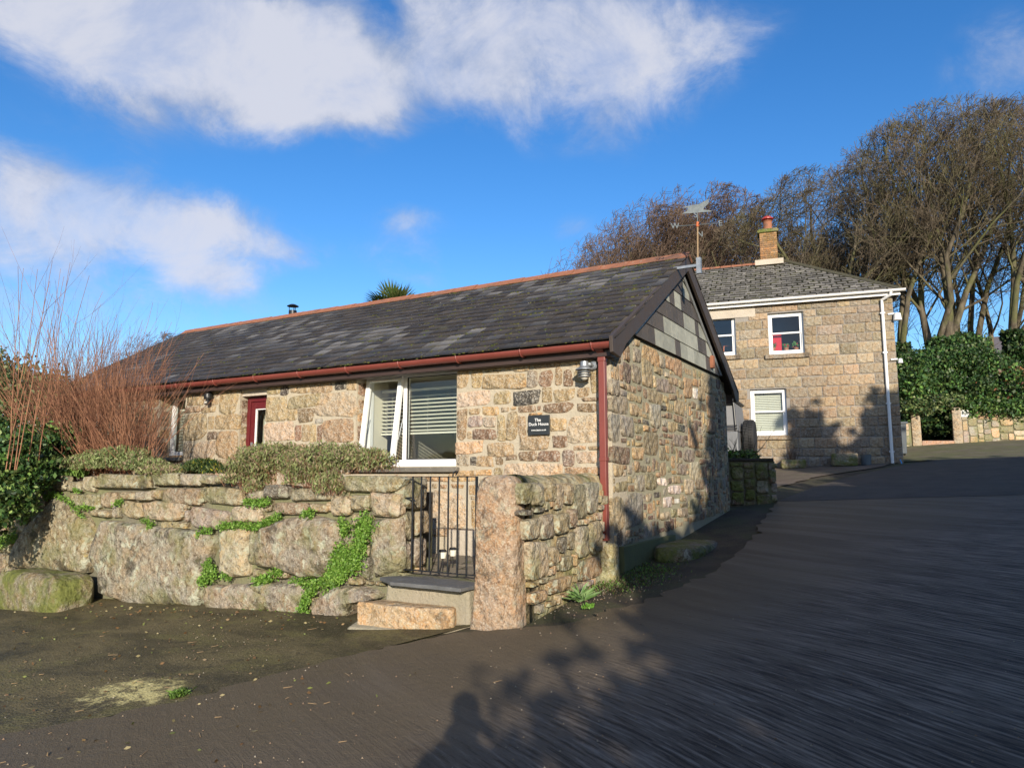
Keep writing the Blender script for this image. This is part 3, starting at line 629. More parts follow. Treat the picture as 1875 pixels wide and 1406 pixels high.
fi = MB(); frame(fi, FF, xm + .03, b - .025, z0 + .09, z1 - .075, .012, d - .03, d - .012); fi.build('seal', m_dark, win)
gl = MB(); gl.fbox(FF, xm + .042, b - .037, d - .034, d - .028, z0 + .102, z1 - .087); gl.build('pane', m_glass, win)
# top-hung light standing open at the bottom
H = z1 - .06; hb_ = z0 + .07; out = .155; th = math.atan2(out, H - hb_)
class TF(Fr):
    def p(s, x, dd, z):
        t = H - z; return s.o + s.u * x + s.n * (d + .01 + t * math.sin(th) + dd * math.cos(th)) + ZV * (H - t * math.cos(th) + dd * math.sin(th))
tf = TF((0, HY0, 0), (1, 0, 0)); ow = MB(); x0_, x1_ = a + .035, xm - .005
frame(ow, tf, x0_, x1_, hb_, H, .06, 0, .055)
op = bev(ow.build('opening_light', m_white, win), .004)
g2 = MB(); g2.fbox(tf, x0_ + .06, x1_ - .06, .02, .026, hb_ + .06, H - .06); g2.build('pane', m_glass, win)
arm = MB(); arm.tube([FF.p(x0_ + .02, d, 2.5), FF.p(x0_ + .02, d + .1, 2.2)], .006, 6); arm.tube([FF.p(x1_ - .02, d, 2.5), FF.p(x1_ - .02, d + .1, 2.2)], .006, 6); arm.build('stay', m_galv, win)
cl_ = MB(); cl_.fbox(FF, a - .0, b + .05, d - .0, -.1, z0 - .0, z0 + .03); bev(cl_.build('window_board', m_white, win), .004)
lj = MB(); lj.box(a - .05, a + .03, HY0 + .30, HY0 + .62, z0 - .0, z1); lj.box(b + .03, b + .10, HY0 + .30, HY0 + .62, z0, z1); lj.box(a + .031, b + .029, HY0 + .30, HY0 + .62, z1 - .06, z1); lj.box(a + .031, b + .029, HY0 + .30, HY0 + .62, z0 - .03, z0 + .03); lj.build('plaster_reveal', m_cream, house)
blind(FF, a + .04, b + .02, z1 - .20, 2.30, -.47, win, .052)
rm = room('room_lining', a - .4, b + .55, 1.0, z1 + .02, HY0 + .625, HY0 + 2.9, house); mf = MB(); mf.box(a - .4, b + .55, HY0 + .63, HY0 + 2.9, .93, 1.0); mf.build('room_floor', m_floor, house)
sl = MB(); sl.fbox(FF, a - .06, b + .05, -.12, .07, z0 - .075, z0 - .012); bev(sl.build('sill', m_hung, house, tint=(.16, .15, .13)), .01)
for (a, b, z0, z1) in OPEN[:2]:
    wm = MB(); frame(wm, FF, a + .005, b + .02, z0 + .02, z1 - .02, .06, d - .07, d, .08); wm.fbox(FF, a, b + .01, d, d + .04, z0 + .001, z0 + .035)
    w2 = bev(wm.build('window', m_white, house), .004)
    gl = MB(); gl.fbox(FF, a + .06, b - .03, d - .034, d - .028, z0 + .09, z1 - .07); gl.build('pane', m_glass, w2)
    blind(FF, a + .08, b - .04, z1 - .22, z0 + .12, d - .1, w2, .05)
    room('room_lining', a - .02, b + .3, 1.2, z1, HY0 + .425, HY0 + 1.9, house)
    sl = MB(); sl.fbox(FF, a - .1, b + .03, -.15, .09, z0 - .06, z0 - .004); bev(sl.build('sill', m_hung, house, tint=(.12, .12, .11)), .01)
a, b, z0, z1 = OPEN[2]; d = -.13
lt = MB(); lt.fbox(FF, a, b, d + .01, -.03, 2.93, 3.06); lt.build('door_head', m_render, house)
dm = MB(); frame(dm, FF, a + .01, b + .45, z0, 2.92, .07, d - .08, d); dr_ = bev(dm.build('door', m_maroon, house), .006)
dl = MB(); frame(dl, FF, a + .085, b + .38, z0 + .02, 2.845, .10, d - .06, d - .012); bev(dl.build('door_leaf', m_maroon, dr_), .006)
ds = MB(); frame(ds, FF, a + .188, b + .27, z0 + .2, 2.74, .012, d - .04, d - .01); ds.build('seal', m_white, dr_)
gl = MB(); gl.fbox(FF, a + .2, b + .26, d - .04, d - .034, z0 + .21, 2.73); gl.build('pane', m_glass, dr_)
hd = MB(); hx = a + .135; hd.fbox(FF, hx - .02, hx + .02, d - .012, d + .0, 2.0, 2.24); hd.tube([FF.p(hx, d, 2.13), FF.p(hx, d + .05, 2.13), FF.p(hx + .12, d + .055, 2.13)], .01, 8); hd.build('handle', m_galv, dr_)
room('room_lining', a + .02, b + .5, .9, 3.0, HY0 + .425, HY0 + 2.5, house); cu_ = MB(); cu_.fbox(FF, a + .30, a + .48, d - .12, d - .09, .95, 2.65); cu_.build('pale_panel', m_blind, dr_)  # pale panel added behind the door glass to lighten it
st_ = MB(); st_.fbox(FF, a - .1, b + .1, -.2, .25, .5, .87); st_.build('door_step', m_conc, house)

# roof
RX0, RX1 = -14.1, -2.79; EY, EZ, RY, RZ = 7.08, 3.185, 10.0, 4.90
sl_len = math.hypot(RY - EY, RZ - EZ); cs, sn = (RY - EY) / sl_len, (RZ - EZ) / sl_len; BY = 2 * RY - EY
rf = MB()
for (ya, yb) in ((EY, RY), (BY, RY)):
    P = [(RX0, ya, EZ - .045), (RX1 + .0, ya, EZ - .045), (RX1, yb, RZ - .045), (RX0, yb, RZ - .045)]
    rf.hexa([np.array(p) for p in P] + [np.array(p) + (0, 0, .03) for p in P])
roof = rf.build('roof', m_barge, house)
SL = Pieces('slate'); rows = 18; gau = sl_len / rows; wd = .235
def rp(x, s, h): return np.array([x, EY + cs * s - sn * h, EZ + sn * s + cs * h])
def rpb(x, s, h): q = rp(x, s, h); return np.array([q[0], 2 * RY - q[1], q[2]])
def pale_patch(x, s): return math.sin(x * .9 + s * 2.1) + math.sin(x * 2.3 - s * 1.1 + 1) * .7 + math.sin(s * 4 + x * .4) * .3  # patches of paler weathered slates, sky sheen put into their tint
for side, RP in ((0, rp), (1, rpb)):
    for r in range(rows):
        x = RX1 + .015 - (wd / 2 if r % 2 else 0) + wd * (.5 if r % 2 else 0) * 0; s0 = r * gau; first = True
        while x > RX0:
            w_ = wd if not (first and r % 2) else wd / 2; first = False
            xa_, xb_ = max(x - w_, RX0), x; x -= w_
            s1 = min(s0 + gau * 2.0, sl_len); lift = .016 + rng.uniform(-.002, .004); g_ = .0022; j = rng.uniform(-.007, .004); tw = rng.uniform(-.003, .003)
            P = [RP(xa_ + g_, s0 + j, lift + tw), RP(xb_ - g_, s0 + j + rng.uniform(-.003, .003), lift - tw), RP(xb_ - g_, s1, .002), RP(xa_ + g_, s1, .002)]
            up = (RP(0, 0, 1) - RP(0, 0, 0)) * .012; V = P + [p + up for p in P]
            F = [(3, 2, 1, 0), (4, 5, 6, 7), (0, 1, 5, 4), (1, 2, 6, 5), (2, 3, 7, 6), (3, 0, 4, 7)]
            if side: F = [f[::-1] for f in F]
            q = pale_patch((xa_ + xb_) / 2, s0) + rng.uniform(-1.5, 1.5)
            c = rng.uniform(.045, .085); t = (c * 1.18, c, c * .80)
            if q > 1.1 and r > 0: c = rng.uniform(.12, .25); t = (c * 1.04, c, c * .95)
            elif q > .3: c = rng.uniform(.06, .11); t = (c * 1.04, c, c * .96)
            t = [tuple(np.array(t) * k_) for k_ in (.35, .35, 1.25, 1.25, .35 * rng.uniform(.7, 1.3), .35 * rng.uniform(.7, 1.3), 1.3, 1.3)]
            fr_area = 0 if side else (abs(pr(P[0])[0] - pr(P[1])[0]) * abs(pr(P[0])[1] - pr(RP(xa_, s0 + gau, 0))[1]))
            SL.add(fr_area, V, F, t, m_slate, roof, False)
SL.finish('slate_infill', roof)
# moss tufts and lichen on the slates
ms = MB(); ico = [(0, 0, 1), (.9, 0, .3), (.28, .85, .3), (-.73, .53, .3), (-.73, -.53, .3), (.28, -.85, .3), (.9, .1, -.2), (.3, .9, -.2), (-.75, .55, -.2), (-.75, -.6, -.2), (.3, -.9, -.2)]
icf = [(0, i, i % 5 + 1) for i in range(1, 6)] + [(i, i + 5, (i % 5) + 6, (i % 5) + 1) for i in range(1, 6)]
for k in range(560):
    x = RX1 - .1 - abs(rng.gauss(0, 1)) * 2.6 if k % 4 else rng.uniform(RX0, RX1)
    if x < RX0: continue
    r = rng.randrange(rows); s0 = r * gau + rng.uniform(-.01, .02)
    if k % 4 == 1 and rng.random() < .5: s0 = sl_len - rng.uniform(0, .3)
    for q in range(rng.randint(2, 5)):
        a = rng.uniform(.007, .018); ax_ = x + rng.gauss(0, .035); s_ = s0 + rng.gauss(0, .018); V = []
        for (vx, vy, vz) in ico: V.append(rp(ax_ + vx * a * rng.uniform(.8, 1.7), s_ + vy * a * rng.uniform(.7, 1.3), .022 + vz * a * .7))
        c = rng.uniform(.7, 1.2); ms.add(V, icf, (.10 * c, .095 * c, .024 * c) if rng.random() < .7 else (.07 * c, .09 * c, .02 * c))
tag(ms.build('roof_moss', m_herb, roof, smooth=True), kind='stuff')
# ridge tiles
n = 25; L = (RX1 + .03 - RX0) / n
for k in range(n):
    xa_, xb_ = RX0 + k * L + .004, RX0 + (k + 1) * L - .004; mb = MB(); P = []
    h = rng.uniform(-.004, .004); prof = [(-.15, -.085), (-.07, -.025), (-.03, .012), (0, .022), (.03, .012), (.07, -.025), (.15, -.085)]
    V = [(x, RY + y, RZ + .035 + z + h + e) for x, e in ((xa_, .0), (xb_, .006)) for y, z in prof] + [(x, RY + y * .93, RZ + .018 + z + h) for x in (xa_, xb_) for y, z in prof]
    F = []
    for i in range(6): F += [(i, i + 7, i + 8, i + 1), (14 + i, 15 + i, 22 + i, 21 + i), (i, i + 1, 15 + i, 14 + i), (7 + i, 21 + i, 22 + i, 8 + i)]
    F += [(0, 14, 21, 7), (6, 13, 27, 20)]
    obj('ridge_tile', V, F, m_terra, roof)
# barge boards, cladding, soffit
def barge(sg, nm='barge_board'):
    mb = MB(); f = lambda y: RY + sg * (RY - y) * -1 if sg > 0 else y
    def Y(y): return y if sg < 0 else 2 * RY - y
    P = [(Y(7.0), EZ + .03), (Y(7.02), EZ - .14), (Y(7.24), EZ - .17), (Y(7.42), EZ + .01), (RY, RZ - .22), (RY, RZ - .02)]
    mb.prism(FG, P if sg < 0 else P[::-1], .105, .145); return bev(mb.build(nm, m_barge, house), .004)
barge(-1); barge(1)
sf = MB()
for Y in (lambda y: y, lambda y: 2 * RY - y): sf.hexa([FG.p(Y(7.1), 0, EZ - .08), FG.p(Y(7.1), .104, EZ - .08), FG.p(RY, .104, RZ - .075), FG.p(RY, 0, RZ - .075), FG.p(Y(7.1), 0, EZ - .06), FG.p(Y(7.1), .104, EZ - .06), FG.p(RY, .104, RZ - .055), FG.p(RY, 0, RZ - .055)])
sf.build('verge_soffit', m_barge, house)
ld = MB(); off = .05
PA, PB_, PC_ = FG.px(1162, 612, off), FG.px(1256, 497, off), FG.px(1324, 689, off); zc = (PA[1] + PC_[1]) / 2
slope = (RZ - EZ) / (RY - EY)
def vtop(y): return RZ - .225 - abs(y - RY) * slope
bk_ = MB(); bk_.prism(FG, [(RY - (RZ - .2 - zc) / slope, zc), (RY + (RZ - .2 - zc) / slope, zc), (RY, RZ - .2)], -.0, .03); bk_.build('gable_batten', m_barge, house)
for sg in (-1, 1):
    y0_ = RY + sg * (RZ - .22 - zc) / slope; dy = -sg * .085
    mb = MB(); mb.prism(FG, [(y0_, zc), (y0_ + dy * 1.6, zc), (RY, RZ - .225 - .085 * slope * 1.2), (RY, RZ - .22)][::(1 if sg < 0 else -1)], .05, .066); mb.build('lead_verge', m_lead, house)
rowz = [zc - .015]
for (px_, py_) in ((1185, 592), (1206, 572), (1220, 550), (1236, 532)): rowz.append(FG.px(px_, py_, off)[1])
rowz += [rowz[-1] + .24, RZ - .24]
DK, LT = (.085, .075, .068), (.33, .34, .29)
def zx(xz, zrow, yline): return FG.px(1120 + xz * .2, yline, off)[0]
ROW = [([215, 280, 330, 400, 585, 635, 865, 905, 945, 980, 1022], 'dddLdLdLdd', 760), ([330, 345, 405, 478, 790, 870, 915, 985], 'dddLdLd', 690), ([400, 440, 500, 555, 610, 662, 765, 800, 890], 'dddddLdL', 620),
       ([480, 500, 527, 577, 635, 685, 735, 775, 815], 'dLdLdddd', 560), ([560, 580, 607, 652, 710, 775], 'dddLd', 505), ([620, 655, 700, 730], 'dLd', 0)]
for r, (xs_, pat, _) in enumerate(ROW):
    z0_, z1_ = rowz[r], rowz[r + 1]; zm = (z0_ + z1_) / 2
    def ycol(xz):
        px_ = 1120 + xz * .2
        lo, hi = 7.0, 13.5
        for _ in range(30):
            md = (lo + hi) / 2
            if pr(FG.p(md, off, zm))[0] < px_: lo = md
            else: hi = md
        return lo
    yy = [ycol(v) for v in xs_]
    hw = lambda z: (RZ - .25 - z) / slope
    for k in range(len(pat)):
        ya, yb = yy[k] + .003, yy[k + 1] - .003
        if k == 0: ya = RY - hw(z0_)
        if k == len(pat) - 1: yb = RY + hw(z0_)
        n_ = 1 if yb - ya < .45 else max(1, int(round((yb - ya) / .3)))
        for q in range(n_):
            y0_, y1_ = ya + (yb - ya) * q / n_, ya + (yb - ya) * (q + 1) / n_ - (.002 if n_ > 1 else 0)
            pts = []
            for (y, z) in ((y0_, z0_), (y1_, z0_), (y1_, z1_), (y0_, z1_)):
                y = max(RY - hw(z), min(RY + hw(z), y)); pts.append((y, z))
            # clip the top edge against the roof slope
            top = []
            for y in (y1_, y0_): top.append((y, min(z1_, RZ - .25 - abs(y - RY) * slope)))
            if min(y0_, y1_) < RY < max(y0_, y1_) and r == 5: top = [top[0], (RY, RZ - .25), top[1]]
            poly = [(y0_, z0_), (y1_, z0_)] + [(y, max(z, z0_ + .004)) for y, z in top]
            V = []
            n3 = len(poly); V = [FG.p(y, .032 + (z1_ - z) * .05, z) for y, z in poly] + [FG.p(y, .041 + (z1_ - z) * .05, z) for y, z in poly]
            F = [tuple(range(n3))[::-1], tuple(range(n3, 2 * n3))] + [(i, (i + 1) % n3, n3 + (i + 1) % n3, n3 + i) for i in range(n3)]
            cc = np.array(DK if pat[k] == 'd' else LT) * rng.uniform(.85, 1.18)
            obj('hung_slate', V, F, m_hung, gable, tint=tuple(cc))
vt = MB(); vy, vz = FG.px(1303, 663, .06); vt.fbox(FG, vy - .05, vy + .05, .04, .10, vz - .1, vz + .1); bev(vt.build('air_vent', m_terra, gable), .006)
# eaves: fascia, gutter, brackets, downpipe
fa = MB(); fa.box(RX0, HX1 + .06, 7.15, 7.175, 3.03, 3.17); fa.box(RX0, HX1 + .06, 7.175, 7.3, 3.025, 3.045); fa.build('fascia', m_fascia, house)
fb = MB(); fb.box(RX0, HX1 + .06, BY - .1, BY - .075, 3.0, 3.17); fb.build('fascia', m_fascia, house)
gt = MB(); prof = [(.055 * math.cos(q), .055 * math.sin(q)) for q in [math.pi + math.pi * i / 8 for i in range(9)]]
gy, gz_ = 7.083, 3.165; prof = [(-.062, .012), (-.056, .012)] + [(-x * -1 * 1.0, z) for x, z in prof] + [(.056, .012), (.062, .012)] + [(.062 * math.cos(q), .064 * math.sin(q)) for q in [-math.pi * i / 8 for i in range(9)]]
def gutter(x0, x1, y, par, nm, mat, fr=None, z=gz_):
    outer = [(.064 * math.cos(q), .066 * math.sin(q)) for q in [math.pi + math.pi * i / 8 for i in range(9)]]; inner = [(a_ * .9, b_ * .9) for a_, b_ in outer][::-1]
    pf_ = outer + inner; n = len(pf_)
    V = [((fr.p(xx, yy_ + y, z + zz)) if fr else (xx, y + yy_, z + zz)) for xx in (x0, x1) for yy_, zz in pf_]
    F = [(i, (i + 1) % n, n + (i + 1) % n, n + i) for i in range(n)] + [tuple(range(9))[::-1], tuple(range(n, n + 9))]
    return obj(nm, V, F, mat, par)
gutter(RX0, -2.80, gy, house, 'gutter', m_red); gutter(RX0, -2.80, 2 * RY - gy, house, 'gutter', m_red)
for k in range(13):
    x = RX1 - .25 - k * .88; c_ = MB(); c_.tube([(x, gy + .07 * math.cos(q), gz_ + .072 * math.sin(q)) for q in [math.pi * .98 + math.pi * i / 8 * 1.04 for i in range(9)]], .010, 5); c_.box(x - .014, x + .014, 7.12, 7.149, 3.09, 3.17); c_.build('gutter_bracket', m_red, house)
px0 = -2.985
dp = MB(); dp.box(px0 - .037, px0 + .037, 7.165, 7.237, 1.06, 3.06); dp.hexa([np.array(q) for q in [(px0 - .037, 7.165, 3.06), (px0 + .037, 7.165, 3.06), (px0 + .037, 7.237, 3.06), (px0 - .037, 7.237, 3.06), (px0 - .08, 7.02, 3.15), (px0 + .06, 7.02, 3.15), (px0 + .06, 7.15, 3.15), (px0 - .08, 7.15, 3.15)]])
dp.box(px0 - .043, px0 + .043, 7.16, 7.243, 2.98, 3.03); dp.box(px0 - .043, px0 + .043, 7.16, 7.243, 1.9, 1.94); dpo = bev(dp.build('downpipe', m_red, house), .006)
fl = MB(); fx, fy = -11.6, 10.75; fl.lathe((fx, fy, 4.2), [(.085, 0), (.085, 1.06)], 20); fl.lathe((fx, fy, 5.36), [(.02, -.02), (.12, -.01), (.125, .0), (.06, .035), (.0, .05)], 20)
for q in range(3): fl.tube([(fx + .075 * math.cos(q * 2.1), fy + .075 * math.sin(q * 2.1), 5.24), (fx + .075 * math.cos(q * 2.1), fy + .075 * math.sin(q * 2.1), 5.36)], .008, 5)
tag(fl.build('stove_flue', m_iron, None), 'short black stove flue with round cowl rising behind the cottage ridge', 'flue')
# fittings on the wall
def lamp():
    lx, lz = FF.px(1072, 676, .13); t = thing('wall_lamp', (lx, HY0 - .0, lz), 'galvanised hooded wall lamp fixed to the stone by the red downpipe', 'lamp'); c = (lx, HY0 - .16, lz)
    bp = MB(); bp.lathe((lx + .06, HY0 - .025, lz + .05), [(.05, 0), (.05, .03), (.035, .045)], 20, (0, -1, 0)); bp.tube([(lx + .06, HY0 - .06, lz + .05), (lx + .05, HY0 - .13, lz + .05), (lx, HY0 - .16, lz + .05)], .022, 10); bp.build('bracket', m_galv, t, smooth=False)
    h = MB(); h.lathe(c, [(.035, .085), (.045, .08), (.048, .03), (.055, .02), (.098, -.004), (.10, -.012), (.04, -.01)], 28); h.build('hood', m_galv, t)
    for k in range(3): r = MB(); r.lathe((c[0], c[1], c[2] - .035 - k * .026), [(.045, .006), (.07, .004), (.072, -.002), (.045, -.003)], 28); r.build('louvre', m_galv, t)
    g = MB(); g.lathe(c, [(.042, -.012), (.043, -.085), (.036, -.11), (.015, -.125)], 20); g.build('lamp_glass', m_lampglass, t, smooth=True)
    f = MB(); f.tube([(lx + .06, HY0 - .012, lz + .1), (lx + .06, HY0 - .012, lz + .17)], .008, 6); f.build('cable', m_galvd, t)
lamp()
lx, lz = FF.px(379, 731, .1); t = thing('security_light', (lx, HY0, lz), 'small black sensor light on the stone between small window and maroon door', 'light')
a_ = MB(); a_.lathe((lx, HY0 - .08, lz + .0), [(.06, -.0), (.065, .03), (.062, .08), (.04, .11), (.0, .12)], 18); a_.box(lx - .03, lx + .03, HY0 - .06, HY0, lz - .0, lz + .07); a_.build('lamp_head', m_black, t, smooth=False)
a_ = MB(); a_.lathe((lx, HY0 - .085, lz - .09), [(.02, 0), (.038, .01), (.042, .05), (.03, .085)], 16); a_.build('sensor', m_black, t); a_ = MB(); a_.box(lx - .025, lx + .025, HY0 - .13, HY0 - .1, lz - .065, lz - .035); a_.build('sensor_window', m_lampglass, t)
# name plate
bx = FF.box(967, 760, 1006, 796, .05); t = thing('name_plate', FF.p((bx[0] + bx[2]) / 2, 0, bx[1]), 'square dark slate name plate reading The Duck House on the front wall', 'sign')
a_ = MB(); a_.fbox(FF, bx[0], bx[2], .032, .052, bx[1], bx[3]); bev(a_.build('plate', m_sign, t), .003)
def text(s_, x, z, size, par, fr=FF, d=.0535, mat=m_letter, bold=0.0, ext=.0006):
    cu = bpy.data.curves.new('lettering', 'FONT'); cu.body = s_; cu.size = size; cu.align_x = 'CENTER'; cu.align_y = 'CENTER'; cu.extrude = ext; cu.offset = bold; cu.materials.append(mat); cu.resolution_u = 4
    tmp = bpy.data.objects.new('lettering', cu); COL.objects.link(tmp); dg = bpy.context.evaluated_depsgraph_get(); me = bpy.data.meshes.new_from_object(tmp.evaluated_get(dg)); bpy.data.objects.remove(tmp); bpy.data.curves.remove(cu)
    o = bpy.data.objects.new('lettering', me); COL.objects.link(o); o.parent = par; o.location = tuple(fr.p(x, d, z) - wpos(par))
    o.rotation_euler = (R_(90), 0, math.atan2(fr.u[1], fr.u[0])); return o
cx = (bx[0] + bx[2]) / 2; hh = bx[3] - bx[1]
text('The', cx - .01, bx[3] - hh * .25, .052, t, bold=.0004); text('Duck House', cx, bx[3] - hh * .46, .051, t, bold=.0002); text('www.classic.co.uk', cx, bx[3] - hh * .76, .026, t, bold=.0004)
for s_ in (-1, 1): text('·', cx + s_ * (bx[2] - bx[0]) * .44, bx[3] - hh * .46, .06, t, bold=.002)
# weather vane on the gable
py, pz = FG.px(1280, 488, .45); vx = HX1 + .45; vz_ = FG.px(1284, 419, .45)[1]
t = thing('weather_vane', (HX1 + .1, py, pz), 'grey metal weather vane on a thin pole bracketed to the gable peak', 'weather vane')
a_ = MB(); a_.tube([(vx - .02, py, pz - .08), (vx, py, vz_ + .02)], .011, 8); a_.build('pole', m_tan, t)
a_ = MB(); a_.box(HX1 + .1, vx, py - .02, py + .02, pz + .0, pz + .035); a_.box(vx - .03, vx + .03, py - .03, py + .03, pz - .1, pz + .12); a_.build('bracket', m_galv, t)
vz = FG.px(1284, 419, .45)[1]; fv = Fr((vx, py, 0), (RV[0], RV[1], 0))
a_ = MB(); a_.tube([fv.p(-.27, 0, vz - .02), fv.p(.27, 0, vz + .02)], .006, 6); a_.tube([fv.p(-.03, -.25, vz + .01), fv.p(.04, .25, vz)], .006, 6); a_.build('direction_rods', m_galvd, t)
a_ = MB(); a_.lathe((vx, py, vz - .03), [(.02, 0), (.025, .02), (.015, .07)], 10); a_.build('hub', m_orange, t)
a_ = MB(); a_.tube([(vx, py, vz), (vx, py, vz + .2)], .007, 6); a_.build('spindle', m_galvd, t)
zb_ = vz + .17
K_ = .82; vp_ = [(-.26, -.02), (.24, .02), (.24, .035), (.1, .055), (.12, .09), (.19, .16), (.2, .24), (.13, .2), (.03, .15), (-.09, .13), (-.22, .10), (-.24, .085), (-.15, .085), (-.17, .03)]
a_ = MB(); a_.prism(fv, [(x * K_, zb_ + z * K_) for x, z in vp_], -.003, .003); a_.build('vane', m_galvd, t)
for (s_, ux, zz, dd) in (('S', -.05, vz + .10, .1), ('N', .055, vz - .10, -.1), ('E', .31, vz + .02, 0), ('W', -.31, vz - .02, 0)):
    text(s_, ux, zz, .11, t, fv, dd, m_galvd, .001, .002)
# ------------------------------------------------------------------ garden wall, steps, gate, post
rng = random.Random(11)
RW = Fr((0, 5.5, 0), (1, 0, 0))
wall = thing('garden_wall', (-8, 5.5, .1), 'rough granite boulder retaining wall with plants spilling over its top', 'wall')
ST2 = Pieces('stone')
core = MB(); core.box(-12.6, -4.45, 5.53, 5.95, -.3, 1.60); core.box(-12.6, -4.5, 5.95, 6.2, -.3, .9); core.build('wall_core', m_mortw, wall)
S1 = .34133
def poly1(P, sc=S1, ox=0, oy=780, fr=RW): return [fr.px(ox + x * sc, oy + y * sc) for x, y in P]
def gcol(k, j=.12): return tuple(np.array(col(rng, k, j)) * .62 + np.array((.235, .215, .155)) * .38)
def boulder(P, k, d=.1, mat=m_gard, fr=RW, par=wall, step=.13, **kw):
    q = poly1(P, fr=fr, **kw); q = subdiv(rng, ccw(q), step, .012); xs_ = [a for a, b in q]; zs = [b for a, b in q]
    V, F = stone_geo(rng, fr, q, -.05, d, .06, True, .12)
    n = len(q); ST2.add(pxarea(fr, (min(xs_), min(zs), max(xs_), max(zs))) * 2, V, F, gcol(k, .1), mat, par, True)
    return (min(xs_), min(zs), max(xs_), max(zs))
pl = []
B1 = [([(320,380),(400,400),(500,520),(515,620),(490,785),(300,775),(80,755),(85,690),(150,560),(230,470)], 'k', .13), ([(565,505),(800,525),(1050,555),(1190,585),(1160,660),(1110,790),(1105,900),(1090,960),(720,960),(545,890),(545,790),(500,700),(515,620)], 'p', .10),
 ([(1192,548),(1345,545),(1345,800),(1260,812),(1192,795)], 'w', .09), ([(1420,540),(1560,490),(1700,480),(1855,520),(1850,600),(1790,800),(1640,820),(1500,765),(1390,740),(1385,640)], 'p', .13),
 ([(1120,855),(1340,840),(1430,890),(1455,990),(1130,985),(1110,920)], 'p', .09), ([(1355,842),(1640,832),(1662,880),(1640,1000),(1475,1000),(1450,910)], 'p', .11)]
for P, k, d in B1: b = boulder(P, k, d); pl.append(b)
b = boulder([(-60,1020),(-60,900),(60,812),(200,812),(345,862),(330,885),(180,905),(165,1000),(60,1015)], 'p', .12, sc=.30933, ox=600, oy=820); pl.append(b)
b = boulder([(268,425),(350,415),(443,410),(443,715),(290,765),(258,630)], 'e', .06, sc=.30933, ox=600, oy=820); pl.append(b)
W1 = [(200,262,288,335,'k'),(292,268,370,345,'k'),(372,298,445,355,'k'),(452,268,520,350,'w'),(530,258,820,335,'k'),(830,252,968,320,'k'),(974,257,1092,318,'e'),(1095,262,1168,315,'e'),(1175,264,1240,308,'k'),
(170,365,250,440,'p'),(380,362,548,450,'k'),(552,354,635,440,'g'),(660,352,740,395,'g'),(745,348,832,400,'e'),(835,342,878,390,'g'),(885,332,1102,420,'r'),(1108,328,1310,425,'k'),(1350,342,1425,395,'e'),
(1430,312,1555,390,'d'),(1570,335,1790,400,'k'),(490,447,600,485,'g'),(612,422,652,490,'e'),(658,402,778,490,'g'),(785,405,1003,505,'w'),(1030,442,1238,550,'e'),(1242,428,1422,515,'w'),(1482,407,1655,475,'r'),
(1672,417,1770,460,'g'),(1785,380,1880,480,'w'),(872,512,933,550,'g'),(937,514,1018,548,'g'),(1430,472,1500,508,'g'),(1350,560,1412,735,'k'),(55,482,155,570,'k'),(1365,768,1450,810,'g'),(1455,775,1550,815,'g'),(20,600,75,680,'k')]
def wz(L, X0, Y0, sc, fr, par, mat=m_gard, d=(.03, .075), off=0.0, inset=.035):
    out = []
    for (a, b, c, d_, k) in L:
        bx = fr.box(X0 + a * sc, Y0 + b * sc, X0 + c * sc, Y0 + d_ * sc); out.append(bx); dd = rng.uniform(*d)
        V, F = stone_geo(rng, fr, outline(rng, *bx, n=14), -.05, dd, inset, True, .22)
        if off: V = [v + fr.n * off for v in V]
        ST2.add(pxarea(fr, bx), V, F, gcol(k), mat, par, 'stone')
    return out
pl += wz(W1, 0, 780, S1, RW, wall)
W2 = [(102,162,443,260,'k'),(36,287,145,398,'w'),(152,277,262,368,'k'),(268,264,442,405,'w'),(147,392,268,468,'g'),(107,507,188,615,'k'),(222,642,258,775,'d'),(132,762,220,808,'g'),(0,182,60,300,'e'),(0,320,30,372,'o')]
pl += wz(W2, 600, 820, .30933, RW, wall)
def wok(x, z):
    q = pr((x, 5.5, z)); return z > G(x, 5.5) + .02 and z < 1.56 + .06 * math.sin(x * 3) and not (q[0] > 735)
for b in fill(rng, -12.5, 0.0, -4.46, 1.68, pl, wok, (.1, .34), (.07, .2), gap=.012, cell=.03):
    V, F = stone_geo(rng, RW, outline(rng, *b, n=10), -.05, rng.uniform(.02, .05), .03, False, .2); ST2.add(pxarea(RW, b), V, F, gcol(rng.choice('gkekpr'), .25), m_gard, wall, 'stone')
# coping stones seen from above: they run back over the core
for k in range(26):
    x = -12.5 + k * .31; h = rng.uniform(.04, .10); mb = MB(); L = .29; y0_, y1_ = 5.56, 5.95
    if x + L > -4.5: break
    V = []
    for (z, i) in ((1.50, 0), (1.55 + h * .6, .01), (1.58 + h, .07)):
        for (xx, yy) in ((x + i, y0_ + i), (x + L / 2, y0_ + i * .6), (x + L - i, y0_ + i), (x + L - i * .8, (y0_ + y1_) / 2), (x + L - i, y1_ - i), (x + L / 2, y1_ - i * .6), (x + i, y1_ - i), (x + i * .8, (y0_ + y1_) / 2)): V.append((xx + rng.uniform(-.015, .015), yy + rng.uniform(-.015, .015), z + rng.uniform(-.012, .012)))
    F = [(a * 8 + i, a * 8 + (i + 1) % 8, (a + 1) * 8 + (i + 1) % 8, (a + 1) * 8 + i) for a in range(2) for i in range(8)] + [tuple(range(16, 24))]
    ST2.add(200, V, F, gcol(rng.choice('kekg'), .2), m_gard, wall, True)
